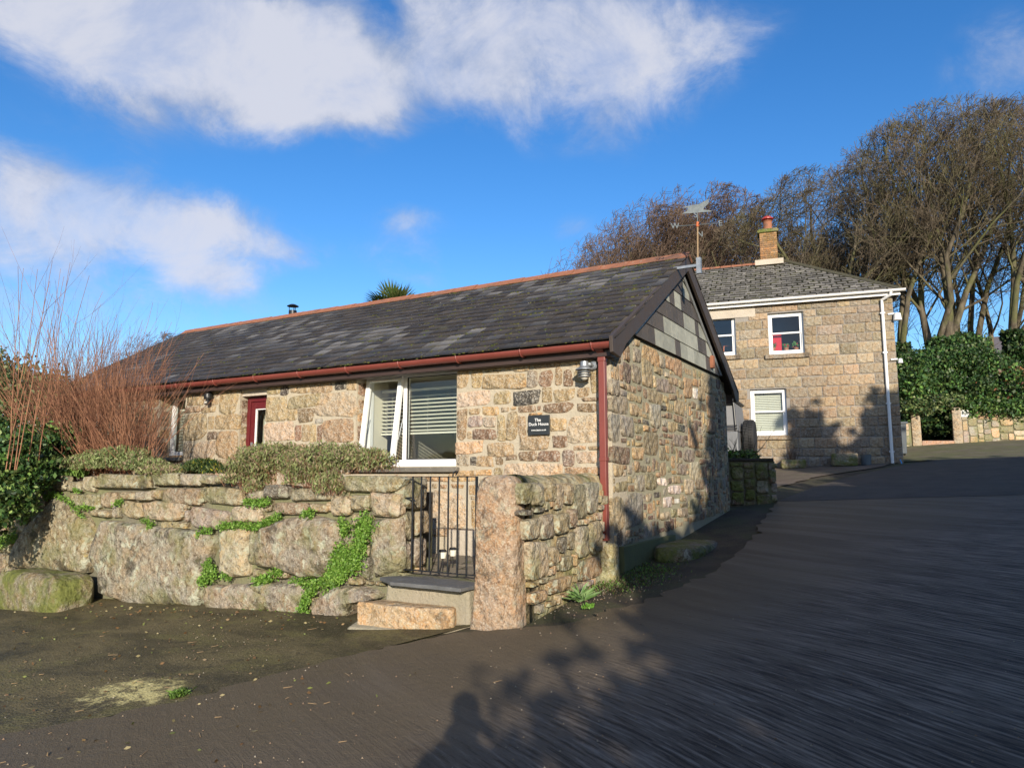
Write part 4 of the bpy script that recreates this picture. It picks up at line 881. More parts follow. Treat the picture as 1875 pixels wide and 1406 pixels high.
# end of the wall beside the gate
FE = Fr((-4.40, 0, 0), (0, 1, 0)); eb = MB(); eb.box(-4.6, -4.43, 5.52, 5.93, .3, 1.62); eb.build('wall_core', m_mortw, wall)
for (y0_, z0_, y1_, z1_, k) in [(5.5, 1.42, 5.92, 1.71, 'k'), (5.52, 1.12, 5.72, 1.40, 'k'), (5.74, 1.16, 5.95, 1.40, 'g'), (5.5, .84, 5.70, 1.10, 'p'), (5.72, .86, 5.93, 1.13, 'e'), (5.5, .5, 5.74, .82, 'p'), (5.76, .5, 5.95, .84, 'o')]:
    V, F = stone_geo(rng, FE, outline(rng, y0_, z0_, y1_, z1_, 14), -.05, rng.uniform(.03, .06), .04, True, .2); ST2.add(900, V, F, gcol(k), m_gard, wall, True)
ST2.finish('stone_infill', wall)
# low side wall from gate post to cottage corner
lw = thing('side_wall', (-3.15, 6.3, .5), 'low stone wall with rounded mossy top joining the gate post to the cottage corner', 'wall')
FL = Fr((-2.97, 0, 0), (0, 1, 0)); ST2 = Pieces('stone')
cm = MB(); prof = [(-3.42, .2), (-3.42, 1.6), (-3.38, 1.70), (-3.28, 1.76), (-3.15, 1.77), (-3.06, 1.73), (-3.0, 1.64), (-3.0, .2)]
ncp = 8; V = []; F = []
for i in range(ncp + 1):
    y = 5.55 + (7.24 - 5.55) * i / ncp; dz = rng.uniform(-.012, .012) - .02 * (1 - i / ncp)
    for (x, z) in prof: V.append((x + rng.uniform(-.01, .01), y, z + dz))
m_ = len(prof)
for i in range(ncp): F += [(i * m_ + j, i * m_ + j + 1, (i + 1) * m_ + j + 1, (i + 1) * m_ + j) for j in range(m_ - 1)]
F += [tuple(range(m_)), tuple(range(ncp * m_, ncp * m_ + m_))[::-1]]
obj('wall_core', V, F, stone_mat('coping_render', .2, lichen=.5, moss=.8), lw, tint=(.30, .27, .17), smooth=True)
W3 = [(1142,205,1208,335,'k'),(1222,205,1268,340,'e'),(1300,200,1345,310,'g'),(1348,215,1390,360,'w'),(1402,210,1450,330,'g'),(1455,210,1528,420,'k'),(1535,200,1600,380,'e'),(1138,368,1205,402,'d'),(1225,350,1280,380,'d'),
(1172,420,1258,535,'w'),(1264,400,1335,535,'p'),(1345,385,1418,510,'g'),(1425,360,1468,470,'r'),(1192,560,1303,765,'w'),(1310,585,1360,690,'g'),(1372,525,1412,615,'d'),(1422,500,1460,600,'k'),(1477,460,1543,640,'w'),
(1548,440,1620,620,'g'),(1382,640,1450,720,'k'),(1475,660,1620,770,'o'),(1200,790,1240,820,'o'),(1248,768,1300,800,'k'),(1210,845,1290,915,'o'),(1305,770,1440,850,'o')]
pl3 = wz(W3, 600, 820, .30933, FL, lw, m_gard, (.012, .035), inset=.025)
for b in fill(rng, 5.62, .45, 7.24, 1.62, pl3, lambda y, z: z > G(-2.97, y) + .02, (.09, .22), (.06, .16), cell=.025):
    V, F = stone_geo(rng, FL, outline(rng, *b, n=10), -.05, rng.uniform(.01, .03), .02, False, .2); ST2.add(pxarea(FL, b), V, F, col(rng, rng.choice('gkewo'), .25), m_gard, lw)
ST2.finish('stone_infill', lw)
# tall granite gate post
def lumpy(name, rings, mat, par, tint, seed, jit=.012, n=20, label=None, cat=None, sub=True, ex=5.0, grp=None):
    """solid of stacked rounded sections: rings of (cx, cy, z, half x, half y)"""
    r_ = random.Random(seed); V = []; F = []; m = len(rings)
    ph = [r_.uniform(0, 6.28) for _ in range(4)]
    for k, (cx, cy, z, a, b) in enumerate(rings):
        for j in range(n):
            q = 2 * math.pi * j / n; c, s = math.cos(q), math.sin(q); x = math.copysign(abs(c) ** (2 / ex), c); y = math.copysign(abs(s) ** (2 / ex), s)
            w_ = 1 + .03 * math.sin(3 * q + ph[0] + z * 5) + .02 * math.sin(5 * q + ph[1] - z * 9)
            V.append((cx + x * a * w_ + r_.uniform(-jit, jit), cy + y * b * w_ + r_.uniform(-jit, jit), z + r_.uniform(-jit, jit) * .6))
    for i in range(m - 1):
        for j in range(n): j2 = (j + 1) % n; F.append((i * n + j, i * n + j2, (i + 1) * n + j2, (i + 1) * n + j))
    F.append(tuple(range(n))[::-1]); F.append(tuple((m - 1) * n + j for j in range(n)))
    o = obj(name, V, F, mat, par, tint=tint, smooth=True)
    if sub: s_ = o.modifiers.new('sub', 'SUBSURF'); s_.levels = 1; s_.render_levels = 1
    if cat: tag(o, label, cat, grp)
    return o
zs = [.2, .45, .55, .8, 1.1, 1.4, 1.6, 1.68, 1.735, 1.755]
lumpy('gate_post', [(-3.225 + .012 * (z - 1), 5.42, z, (.232 - .02 * (z - .3)) * f, .14 * f) for z, f in zip(zs, [1, 1, .97, .95, .93, .94, .93, .88, .7, .35])], m_post, None, (.35, .265, .19), 4, .010, 22, 'tall rough pink granite gate post right of the iron gate', 'gate post')
hl = MB()
# gate
gt_ = thing('iron_gate', (-4.0, 5.55, .84), 'black iron garden gate with upright bars between wall end and granite post', 'gate')
FGt = Fr((0, 5.56, 0), (1, 0, 0)); gx0, gz0 = FGt.px(740, 1043); gx1, gz1 = FGt.px(873, 872); gx0 = FGt.px(739, 950)[0]
a_ = MB(); a_.fbox(FGt, gx0 - .02, gx0 + .02, -.008, .008, gz0, gz1); a_.fbox(FGt, gx1 - .012, gx1 + .012, -.008, .008, gz0, gz1); a_.fbox(FGt, gx0 + .021, gx1 - .013, -.018, .018, gz1 - .008, gz1); a_.fbox(FGt, gx0 + .021, gx1 - .013, -.018, .018, gz0, gz0 + .01); bev(a_.build('gate_frame', m_iron, gt_), .002)
for k in range(1, 8):
    x = gx0 + (gx1 - gx0) * k / 8; b_ = MB(); b_.tube([(x, 5.56, gz0 + .005), (x, 5.56, gz1 - .004)], .0085, 8); b_.build('bar', m_iron, gt_)
a_ = MB(); a_.fbox(FGt, gx0 - .09, gx0 - .022, .0, .02, 1.44, 1.60); a_.tube([FGt.p(gx0, .02, 1.53), FGt.p(gx0 + .12, .03, 1.535), FGt.p(gx0 + .16, .03, 1.50)], .009, 8); bev(a_.build('latch', m_iron, gt_), .003)
a_ = MB(); a_.tube([FGt.p(gx0 + .57, 0, gz1), FGt.p(gx0 + .575, 0, gz1 + .035), FGt.p(gx0 + .61, 0, gz1 + .05)], .006, 6); a_.tube([FGt.p(gx0 + .6, 0, gz1 + .01), FGt.p(gx0 + .63, 0, gz1 + .05)], .006, 6); a_.build('latch_hook', m_iron, gt_)
for z in (gz0 + .06, gz1 - .15): a_ = MB(); a_.tube([FGt.p(gx1, 0, z), FGt.p(gx1 + .06, 0, z)], .012, 8); a_.build('hinge', m_iron, gt_)
# little solar lights behind the gate
# steps
base = thing('front_steps', (-4.0, 5.0, .35), 'granite and concrete steps rising to the iron gate, slate slab on top', 'steps')
def gpt(px_, py_, z):
    r = ray(px_, py_); t = (z - CZ) / r[2]; q = C0 + r * t; return q
zl = .58; A_ = gpt(654, 1106, zl); B_ = gpt(829, 1119, zl); D_ = gpt(876, 1090, zl)
lo = gpt(829, 1169, .36)
cst = MB(); cst.hexa([np.array(q) for q in [(-4.60, 4.96, .1), (-3.53, 5.08, .1), (-3.44, 5.45, .1), (-4.66, 5.5, .1), (-4.57, 5.0, .405), (-3.56, 5.12, .42), (-3.47, 5.45, .50), (-4.64, 5.5, .50)]])
cst.hexa([np.array(q) for q in [(-4.40, 5.30, .43), (-3.48, 5.34, .43), (-3.47, 5.60, .43), (-4.44, 5.60, .43), (-4.36, 5.29, .755), (-3.47, 5.31, .755), (-3.47, 5.60, .765), (-4.42, 5.60, .765)]])
bev(cst.build('concrete_base', m_conc, base), .03, 3)
def slab(name, P, z0, z1, mat, tint, par, n=5, jit=.012, bevw=.02):
    P = subdiv(rng, ccw(P), .14, jit); k = len(P); V = [(x + rng.uniform(-.005, .005), y, z0) for x, y in P] + [(x, y, z1 + rng.uniform(-.006, .006)) for x, y in P]; c = np.mean(P, axis=0); V.append((c[0], c[1], z1 + .004))
    F = [tuple(range(k))[::-1]] + [(i, (i + 1) % k, k + (i + 1) % k, k + i) for i in range(k)] + [(k + i, k + (i + 1) % k, 2 * k) for i in range(k)]
    return bev(obj(name, V, F, mat, par, tint=tint), bevw, 3)
slab('granite_step', [(-4.53, 5.08), (-4.1, 5.10), (-3.66, 5.17), (-3.58, 5.24), (-3.62, 5.36), (-4.42, 5.37)], .39, .612, m_post, (.43, .32, .20), base)
slab('slate_slab', [(-4.50, 5.36), (-4.22, 5.17), (-3.46, 5.17), (-3.44, 5.58), (-4.42, 5.64)], .77, .80, m_hung, (.12, .125, .13), base, bevw=.004)
# path inside the gate: irregular flags
pa = MB(); pa.box(-13.5, -3.42, 5.97, 7.3, .3, .80); pa.box(-4.42, -3.42, 5.57, 5.969, .3, .80); path = tag(pa.build('garden_path', m_mortw), kind='structure')
for (x0_, y0_, x1_, y1_) in fill(rng, -5.2, 5.6, -3.44, 7.28, [], None, (.3, .6), (.25, .5), gap=.02, cell=.05):
    P = outline(rng, x0_, y0_, x1_, y1_, 9); V = [(x, y, .79) for x, y in P] + [(x, y, .815) for x, y in P]; n = 9
    obj('flagstone', V, [tuple(range(n, 2 * n))] + [(i, (i + 1) % n, n + (i + 1) % n, n + i) for i in range(n)], m_pave, path)
up = MB(); up.box(-5.0, -3.0, 7.19, 7.28, .78, 1.10); bev(up.build('wall_plinth', m_render, house), .01)
for k in range(2):
    t = thing('path_light', (-4.22 - .03 * k, 5.98 + k * .22, .81), ['small pale path light on a spike, the nearer behind the gate', 'small pale path light on a spike, the farther behind the gate'][k], 'light', 'path lights behind the gate')
    x, y = -4.22 - .03 * k, 5.98 + k * .22; a_ = MB(); a_.lathe((x, y, .81), [(.006, 0), (.006, .12)], 8); a_.build('spike', m_black, t); a_ = MB(); a_.lathe((x, y, .93), [(.03, 0), (.04, .06)], 12); a_.build('shade', m_blind, t); a_ = MB(); a_.lathe((x, y, .995), [(.042, 0), (.03, .02)], 12); a_.build('cap', m_black, t)
# bed soil behind the wall
sb = MB(); sb.box(-13.9, -4.62, 5.9, 6.35, .85, 1.57); tag(sb.build('planting_bed', m_soil), kind='structure')
# pad stone under the downpipe and mossy block at the far end
lumpy('padstone', [(-2.97, 7.17, z, .125 * f, .09 * f) for z, f in ((.5, 1), (.72, 1), (.9, 1), (1.02, .97), (1.045, .88))], m_gard, None, (.36, .34, .20), 9, .004, 16, 'mossy square granite block under the foot of the red downpipe', 'stone block', ex=8)
q0 = RW.px(0, 1060)
lumpy('mossy_block', [(-9.75, 5.12, z, .78 * f, .27 * f) for z, f in ((-.1, 1), (.2, 1.0), (.36, 1), (.47, .95), (.53, .82), (.545, .5))], m_mossy, None, (.20, .18, .12), 12, .03, 34, 'long moss-covered granite block lying at the foot of the wall, far left', 'stone block', ex=6)
lumpy('doorstep_slab', [(-2.6, 8.9, z, .3 * f, .75 * f) for z, f in ((.6, 1), (.83, 1), (.905, .96), (.93, .8))], m_mossy, None, (.16, .14, .11), 5, .02, 22, 'worn dark flat stone lying along the foot of the gable', 'stone slab', ex=3)
# mossy stone stub behind the rear corner
pw = thing('mossy_stub_wall', (-2.9, 13.8, 1.2), 'short mossy stone planter wall behind the rear corner of the cottage', 'wall')
FP = Fr((-3.05, 13.1, 0), (RV[0], RV[1], 0)); cb_ = MB(); cb_.fbox(FP, -.2, .85, -.9, -.04, .9, 2.0); cb_.build('wall_core', m_mortw, pw)
FP2 = Fr(FP.p(.85, 0, 0), (-FP.n[0], -FP.n[1], 0)); ST2 = Pieces('stone')
for fr_, x0_, x1_ in ((FP, -.2, .84), (FP2, .0, .88)):
    for b in fill(rng, x0_, 1.02, x1_, 2.0, [], None, (.2, .42), (.16, .34), cell=.04):
        V, F = stone_geo(rng, fr_, outline(rng, *b, n=12), -.08, rng.uniform(.0, .04), .03, False, .2); ST2.add(500, V, F, col(rng, rng.choice('nprnk'), .2), m_mossy, pw)
ST2.finish('stone_infill', pw)
tb = MB(); tb.fbox(FP, -.18, .83, -.88, -.0, 1.99, 2.05); bev(tb.build('soil', m_soil, pw), .02)

# ------------------------------------------------------------------ FARMHOUSE
rng = random.Random(21)
D_F = 19.3; pF = atD(1655, 855, D_F); aF = R_(9.6)
FH = Fr((pF[0], pF[1], 0), (math.cos(aF), math.sin(aF), 0))
farm = thing('farmhouse', (pF[0], pF[1], pF[2]), 'two-storey granite farmhouse with white sash windows and hipped slate roof', 'house')
zE = FH.px(1640, 541)[1]; Wd, Dp = 12.0, 7.2; zB = pF[2] - .3
def wrect(x0, y0, x1, y1): b = FH.box(x0, y0, x1, y1); return (b[0], b[2], b[1], b[3])
UW = wrect(1407, 572, 1472, 648); LWd = wrect(1375, 712, 1441, 797); LUW = wrect(1280, 579, 1347, 652); LUW = (LUW[1] - (UW[1] - UW[0]), LUW[1], LUW[2], LUW[3])
FOP = sorted([(UW[0], UW[1], UW[2], UW[3]), (LWd[0], LWd[1], LWd[2], LWd[3]), LUW, (LUW[0] - 4, LUW[0] - 3.0, LUW[2], LUW[3])])
mb = MB(); th_ = .4
cuts = sorted(set([-Wd, 0] + [o[0] for o in FOP] + [o[1] for o in FOP]))
for a, b in zip(cuts[:-1], cuts[1:]):
    z = zB; mid = (a + b) / 2
    for o in sorted([o for o in FOP if o[0] < mid < o[1]], key=lambda o: o[2]):
        mb.fbox(FH, a, b, -th_, 0, z, o[2]); z = o[3]
    mb.fbox(FH, a, b, -th_, 0, z, zE)
ffw = mb.build('front_wall', m_mortf, farm)
mb = MB(); mb.fbox(FH, -.4, 0, -Dp, -th_, zB, zE); mb.fbox(FH, -Wd, -Wd + .4, -Dp, -th_, zB, zE); mb.fbox(FH, -Wd + .4, -.4, -Dp, -Dp + .4, zB, zE); mb.build('other_walls', m_mortf, farm)
FS = Pieces('stone'); bz = zB + .05
rows_px = [133, 190, 265, 342, 412, 502, 582, 662, 745, 828, 908, 996, 1068, 1150, 1235, 1300, 1378]
zr = [FH.px(1560, 530 + y * .2348)[1] for y in [78] + rows_px]; zr = zr[::-1]; zr[0] = pF[2] - .02; zr = [zr[0] - .28] + zr
patch = (FH.px(1290, 560)[0] - 2, FH.px(1383, 575)[0])
for k in range(len(zr) - 1):
    z0_, z1_ = zr[k], zr[k + 1]; x = 0.0; first = True; xl = FH.px(1288, 700)[0] - .6
    while x > xl:
        w_ = rng.uniform(.34, .72) if not first else (.55 if k % 2 else .3); first = False
        if k < 5: w_ *= .8
        a, b = x - w_, x; x = a
        spans = [(a, b)]
        for o in FOP:
            if o[2] < z1_ - .07 and o[3] > z0_ + .05:
                ns = []
                for (p, q) in spans:
                    if q <= o[0] or p >= o[1]: ns.append((p, q))
                    else:
                        if p < o[0]: ns.append((p, o[0]))
                        if q > o[1]: ns.append((o[1], q))
                spans = ns
        for (p, q) in spans:
            if q - p < .09: continue
            if k >= len(zr) - 3 and (p + q) / 2 < patch[1]: continue
            warm = k < 8; kk = rng.choice('rpgrpo' if k < 5 else ('gpogbg' if k < 9 else 'gewgbk')); c = np.array(col(rng, kk, .13)) * .5 + np.array((.365, .305, .225)) * .5
            hh_ = rng.uniform(-.008, .008); V, F = stone_geo(rng, FH, outline(rng, p + .012, z0_ + .012 + hh_, q - .012, z1_ - .012 + hh_, 12, False), -.03, rng.uniform(.010, .022), .012, q - p > .4, .15)
            FS.add(pxarea(FH, (p, z0_, q, z1_)), V, F, tuple(c * rng.uniform(.66, 1.0)), m_farm, ffw)
FS.finish('stone_infill', ffw)
pt = MB(); pt.fbox(FH, patch[0], patch[1], .001, .022, zr[-3] + .12, zE - .02); pt.build('render_patch', m_render, farm)
def sash(o, lab, red=False, bl=False):
    x0, x1, z0, z1 = o; d = -.10; mb = MB(); frame(mb, FH, x0 + .001, x1 - .001, z0 + .001, z1 - .001, .06, d - .08, d, .08); wn = bev(mb.build('window', m_white, farm), .005)
    zm = (z0 + z1) / 2 + .02
    u = MB(); frame(u, FH, x0 + .062, x1 - .062, zm - .02, z1 - .062, .045, d - .045, d - .01); bev(u.build('upper_sash', m_white, wn), .004)
    l = MB(); frame(l, FH, x0 + .062, x1 - .062, z0 + .082, zm + .02, .045, d - .078, d - .046); bev(l.build('lower_sash', m_white, wn), .004)
    g = MB(); g.fbox(FH, x0 + .1, x1 - .1, d - .03, d - .026, zm + .02, z1 - .1); g.build('pane', m_glass, wn)
    g = MB(); g.fbox(FH, x0 + .1, x1 - .1, d - .062, d - .058, z0 + .12, zm - .02); g.build('pane', m_glass, wn)
    s_ = MB(); s_.fbox(FH, x0 - .12, x1 + .12, -.1, .09, z0 - .13, z0 - .004); bev(s_.build('sill', m_farm, farm, tint=(.26, .22, .17)), .012)
    lt_ = MB(); 
    if bl: blind(FH, x0 + .08, x1 - .08, z1 - .09, z0 + .1, d - .1, wn, .05, nm='blind_slat', ang=.9)
    R = MB(); P0 = [(x0 - .3, -.42), (x1 + .3, -.42), (x1 + .3, -2.6), (x0 - .3, -2.6)]
    V = [FH.p(x, dd, z) for z in (z0 - .9, z1 + .2) for x, dd in P0]; R.add(V, [(1, 2, 6, 5), (2, 3, 7, 6), (3, 0, 4, 7), (4, 5, 6, 7), (0, 1, 2, 3)]); R.build('room_lining', m_cream if bl else plain('room_blue', (.20, .22, .26), .8), farm)
    return wn
sash(UW, 'u'); sash(LWd, 'l', bl=True); sash(LUW, 'lu'); sash((LUW[0] - 4, LUW[0] - 3.0, LUW[2], LUW[3]), 'x')
# things on the upper window sill
rx0, rz0, rx1, rz1 = FH.box(1412, 613, 1431, 642, -.3)
t = MB(); t.fbox(FH, rx0, rx1, -.34, -.31, rz0 - .05, rz1); tag(t.build('red_cloth', m_redc), 'bright red cloth hanging inside the upper farmhouse window', 'cloth')
for k, (qx, sz) in enumerate(((1416, .8), (1440, .7), (1458, 1.1))):
    x_, z_ = FH.px(qx, 643, -.3); pt_ = thing('pot_plant', FH.p(x_, -.3, z_), ['small potted plant below the red cloth in the upper window', 'tiny middle potted plant on the upper window sill', 'largest leafy potted plant with red flowers on the upper window sill'][k], 'pot plant', 'pot plants on the farmhouse window sill')
    a_ = MB(); a_.lathe(FH.p(x_, -.27, z_ - .02), [(.05, 0), (.07, .12)], 12); a_.build('pot', m_pot, pt_)
    a_ = MB()
    for q in range(26):
        an, rr, hh = rng.uniform(0, 6.28), rng.uniform(.02, .12) * sz, rng.uniform(.12, .28) * sz; p = FH.p(x_ + rr * math.cos(an), -.27 + rr * .4 * math.sin(an), z_ + hh); s_ = .035; u1 = np.array([rng.gauss(0, 1) for _ in range(3)]); u1 /= np.linalg.norm(u1); u2 = np.cross(u1, (0, 1, .3)); u2 /= np.linalg.norm(u2)
        a_.add([p - u1 * s_, p + u2 * s_, p + u1 * s_, p - u2 * s_], [(0, 1, 2, 3)], (.08, .22, .06) if q % 6 else (.5, .02, .05))
    a_.build('leaves', m_leaf, pt_)
cx_, cz_ = FH.px(1332, 640, -.5); a_ = thing('wooden_chair', FH.p(cx_, -.5, cz_ - .4), 'orange wooden chair back seen in the left upper window', 'chair'); b_ = MB(); b_.tube([FH.p(cx_ - .16, -.55, cz_ - .5), FH.p(cx_ - .1, -.55, cz_ + .12), FH.p(cx_ + .12, -.55, cz_ + .1), FH.p(cx_ + .14, -.55, cz_ - .5)], .02, 6); b_.build('chair_back', m_orange, a_); b_ = MB(); b_.fbox(FH, cx_ - .18, cx_ + .18, -1., -.57, cz_ - .42, cz_ - .38); b_.build('seat', m_orange, a_)
# roof of the farmhouse
ov = .18; e0 = zE + .10; RZF = None
hz = 0
r = ray(1434, 480); tt = ((FH.o - FH.n * (Dp / 2)) - C0).dot(FH.n) / r.dot(FH.n); q = C0 + r * tt; RZF = q[2]; rxr = (q - FH.o).dot(FH.u)
def fp(x, d, z): return FH.p(x, d, z)
EL, ER = -Wd - ov, ov; ridL = -Wd + (-rxr) * 1.0
rm_ = MB(); rm_.hexa([fp(EL, ov, e0 - .04), fp(ER, ov, e0 - .04), fp(ER, -Dp - ov, e0 - .04), fp(EL, -Dp - ov, e0 - .04), fp(ridL, -Dp / 2 + .02, RZF - .04), fp(rxr, -Dp / 2 + .02, RZF - .04), fp(rxr, -Dp / 2 - .02, RZF - .04), fp(ridL, -Dp / 2 - .02, RZF - .04)])
froof = rm_.build('roof', m_slatef, farm, tint=(.05, .045, .04))
FSl = Pieces('slate'); slen = math.hypot(Dp / 2 + ov, RZF - e0); nr = 18; g_ = slen / nr; cF, sF = (Dp / 2 + ov) / slen, (RZF - e0) / slen
def fs(x, s, h): return FH.p(x, ov - cF * s + sF * h, e0 + sF * s + cF * h)
for r in range(nr):
    s0 = r * g_; x = ER - (.15 if r % 2 else 0)
    while x > -8.2:
        a, b = x - .30, x; x -= .30
        lim = ER + (rxr - ER) * (s0 / slen); lim1 = ER + (rxr - ER) * (min(s0 + g_ * 1.9, slen) / slen)
        if a > lim: continue
        s1 = min(s0 + g_ * 1.9, slen); b0, b1 = min(b, lim), min(b, lim1); a1 = min(a, lim1 - .01); lf = .02 + rng.uniform(-.003, .004)
        P = [fs(a + .008, s0, lf + .012), fs(b0 - .008, s0, lf + .012), fs(b1 - .003, s1, .002), fs(a1 + .003, s1, .002)]; u_ = (fs(0, 0, 1) - fs(0, 0, 0)) * .012; V = P + [p + u_ for p in P]
        c = rng.uniform(.10, .19) * (1 + .4 * (rng.random() < .25)); FSl.add(abs(pr(P[0])[0] - pr(P[1])[0]) * abs(pr(P[0])[1] - pr(fs(a, s0 + g_, 0))[1]), V, [(3, 2, 1, 0), (4, 5, 6, 7), (0, 1, 5, 4), (1, 2, 6, 5), (2, 3, 7, 6), (3, 0, 4, 7)], (c * 1.05, c, c * .9), m_slatef, froof, False)
FSl.finish('slate_infill', froof)
mm = MB()
for r in range(nr):
    s0 = r * g_; x = ER
    while x > -8.2:
        w_ = rng.uniform(.08, .34); a, b = x - w_, x; x -= w_ + (rng.uniform(.02, .10) if rng.random() < .7 else 0); lim = ER + (rxr - ER) * (s0 / slen)
        if b > lim - .03: continue
        h_ = rng.uniform(.018, .045); t_ = rng.choice([(.03, .028, .014), (.045, .043, .02), (.02, .018, .012), (.07, .07, .025)])
        mm.hexa([fs(a, s0 - .012, .0), fs(b, s0 - .012, .0), fs(b, s0 + h_, .03), fs(a, s0 + h_ * rng.uniform(.5, 1), .03), fs(a, s0 - .014, .044), fs(b, s0 - .014, .044), fs(b, s0 + h_, .046), fs(a, s0 + h_ * .7, .046)], t_)
    for k in range(0, 40):
        x = ER - (.15 if r % 2 else 0) - k * .30; lim = ER + (rxr - ER) * (s0 / slen)
        if x > lim - .05 or x < -8.2 or rng.random() < .3: continue
        w_ = rng.uniform(.012, .028); mm.hexa([fs(x - w_, s0, .02), fs(x + w_, s0, .02), fs(x + w_, s0 + g_, .0), fs(x - w_, s0 + g_, .0), fs(x - w_, s0, .045), fs(x + w_, s0, .045), fs(x + w_, s0 + g_, .035), fs(x - w_, s0 + g_, .035)], (.03, .028, .015))
tag(mm.build('roof_moss', m_herb, froof), kind='stuff')
hp = MB(); hp.tube([fs(ER, 0, .03), fs(rxr, slen, .04)], .07, 6); hp.build('hip_roll', m_slatef, farm, tint=(.09, .085, .055))
xl0 = -7.6; n = 14; L = (rxr + .1 - xl0) / n
for k in range(n):
    a, b = xl0 + k * L + .01, xl0 + (k + 1) * L - .01; mb = MB(); mb.prism(Fr(FH.o, FH.n), [(Dp / 2 * -1 - .13, RZF - .04), (Dp / 2 * -1, RZF + .05), (-Dp / 2 + .13, RZF - .04)], 0, .01)
    V = [FH.p(x, -Dp / 2 + y, RZF + z) for x in (a, b) for y, z in ((-.14, -.04), (-.05, .05), (.05, .05), (.14, -.04))]; F = [(0, 1, 5, 4), (1, 2, 6, 5), (2, 3, 7, 6), (0, 4, 7, 3), (0, 3, 2, 1), (4, 5, 6, 7)]; obj('ridge_tile', V, F, m_terra, froof)
# chimney
chx = FH.px(1408, 470, -Dp / 2 + .3)[0]; FC = Fr(FH.p(chx, -Dp / 2 + .35, 0), FH.u); zct = RZF + .98
ch = tag(MB().fbox(FC, -.265, .265, -.5, -.005, RZF - .6, zct).build('chimney', m_mortf, farm))
bm = MB(); nrow = 13
for r in range(nrow):
    z = RZF + .02 + r * .074
    for f2, w0, w1 in ((FC, -.27, .27), (Fr(FC.p(.265, 0, 0), -FC.n), .0, .5)):
        x = w0 - (.11 if r % 2 else 0)
        while x < w1:
            a, b = max(x, w0), min(x + .21, w1); x += .222
            if b - a > .04: bm.fbox(f2, a, b, -.02, .012, z, z + .062, tuple(np.array((.34, .20, .10)) * rng.uniform(.7, 1.25)))
tag(bm.build('brickwork', stone_mat('brick', .1, lichen=.2, moss=.2), ch), kind='stuff')
cp = MB(); cp.fbox(FC, -.34, .34, -.57, .07, zct - .0, zct + .09); cp.fbox(FC, -.30, .30, -.53, .03, zct + .09, zct + .14); bev(cp.build('chimney_cap', m_mossy, ch, tint=(.2, .19, .12)), .015)
fls = MB(); fls.fbox(FC, -.45, .45, -.02, .12, RZF - .16, RZF + .02); fls.build('flashing', m_render, ch)
po = MB(); po.lathe(FC.p(0, -.25, zct + .13), [(.17, 0), (.15, .04), (.145, .3), (.175, .34)], 18); po.build('chimney_pot', m_terra, ch, smooth=False)
po = MB(); po.lathe(FC.p(0, -.25, zct + .46), [(.1, 0), (.1, .04), (.2, .07), (.2, .1), (.12, .17), (.0, .19)], 18); po.build('pot_cowl', plain('cowl_red', (.35, .03, .02), .45), ch)
# white eaves, gutter, downpipe
ev = MB(); ev.fbox(FH, -Wd, ov - .02, .001, .14, zE - .0, zE + .04); ev.fbox(FH, -Wd, ov, .141, .165, zE - .02, zE + .12); ev.fbox(FH, ov - .02, ov + .0, -.8, .14, zE + .0, zE + .1); ev.build('fascia', m_whitep, farm)
V0 = obj; gutter(-Wd, ov + .12, .24, farm, 'gutter', m_whitep, Fr(FH.o, FH.u), zE + .12)
dxp, _ = FH.px(1615, 560, .06)
dn = MB(); dn.tube([FH.p(dxp + .22, .24, zE + .08), FH.p(dxp + .2, .22, zE - .02), FH.p(dxp, .08, zE - .12), FH.p(dxp, .07, zE - .3), FH.p(dxp, .07, pF[2] + .12), FH.p(dxp + .02, .14, pF[2] + .02)], .042, 12); dn.build('downpipe', m_whitep, farm, smooth=False)
for z in (zE - .5, zE - 1.6, zE - 3.0, zE - 4.3): a_ = MB(); a_.fbox(FH, dxp - .06, dxp + .06, .0, .1, z, z + .035); a_.build('pipe_clip', m_whitep, farm)
for (qx, qy, w_) in ((1646, 578, .12), (1643, 660, .07)):
    x_, z_ = FH.px(qx, qy, .1); t = thing('outdoor_light', FH.p(0, 0, z_), 'white %s light on the right edge of the farmhouse' % ('upper hooded' if w_ > .1 else 'lower small'), 'light')
    a_ = MB(); a_.tube([FH.p(-.14, .03, z_ + w_ * .6), FH.p(.02, .06, z_ + w_ * .6)], .03, 8); a_.build('bracket', m_whitep, t); a_ = MB(); a_.lathe(FH.p(.08, .08, z_ - w_), [(w_ * .9, 0), (w_ * .7, w_ * 1.6), (.02, w_ * 1.8)], 14); a_.build('lamp_shade', m_whitep, t)
# troughs, bucket, bin by the farmhouse
def atf(px_, py_, d): x_, z_ = FH.px(px_, py_, d); return x_, z_
for (x0_, x1_, y1_, y0_, lab) in ((1429, 1477, 855, 840, 'low rounded granite trough under the lower farmhouse window'), (1523, 1573, 855, 834, 'square mossy granite trough right of the low rounded one')):
    a = atf(x0_, 850, .45)[0]; b = atf(x1_, 850, .45)[0]; zz0 = float(G(*FH.p((a + b) / 2, .35, 0)[:2])); hgt = (y1_ - y0_) / FPX * 19.3
    o = lumpy('stone_trough', [(0, 0, z * hgt, (b - a) / 2 * f, .22 * f) for z, f in ((-.2, .96), (0, .98), (.5, 1), (.85, 1), (1, .93), (.96, .78))], m_mossy, None, (.27, .23, .16), 31, .012, 20, lab, 'trough', ex=6)
    p = FH.p((a + b) / 2, .32, 0); o.location = (p[0], p[1], zz0 - .03); o.rotation_euler[2] = aF
x_, _ = atf(1586, 845, .3); p = FH.p(x_, .3, 0); zz = float(G(p[0], p[1])); bk2 = MB(); bk2.lathe((p[0], p[1], zz), [(.12, 0), (.135, .27), (.145, .275), (.13, .27), (.115, .03)], 20); tag(bk2.build('metal_bucket', m_galvd), 'grey metal bucket standing between trough and white downpipe', 'bucket')
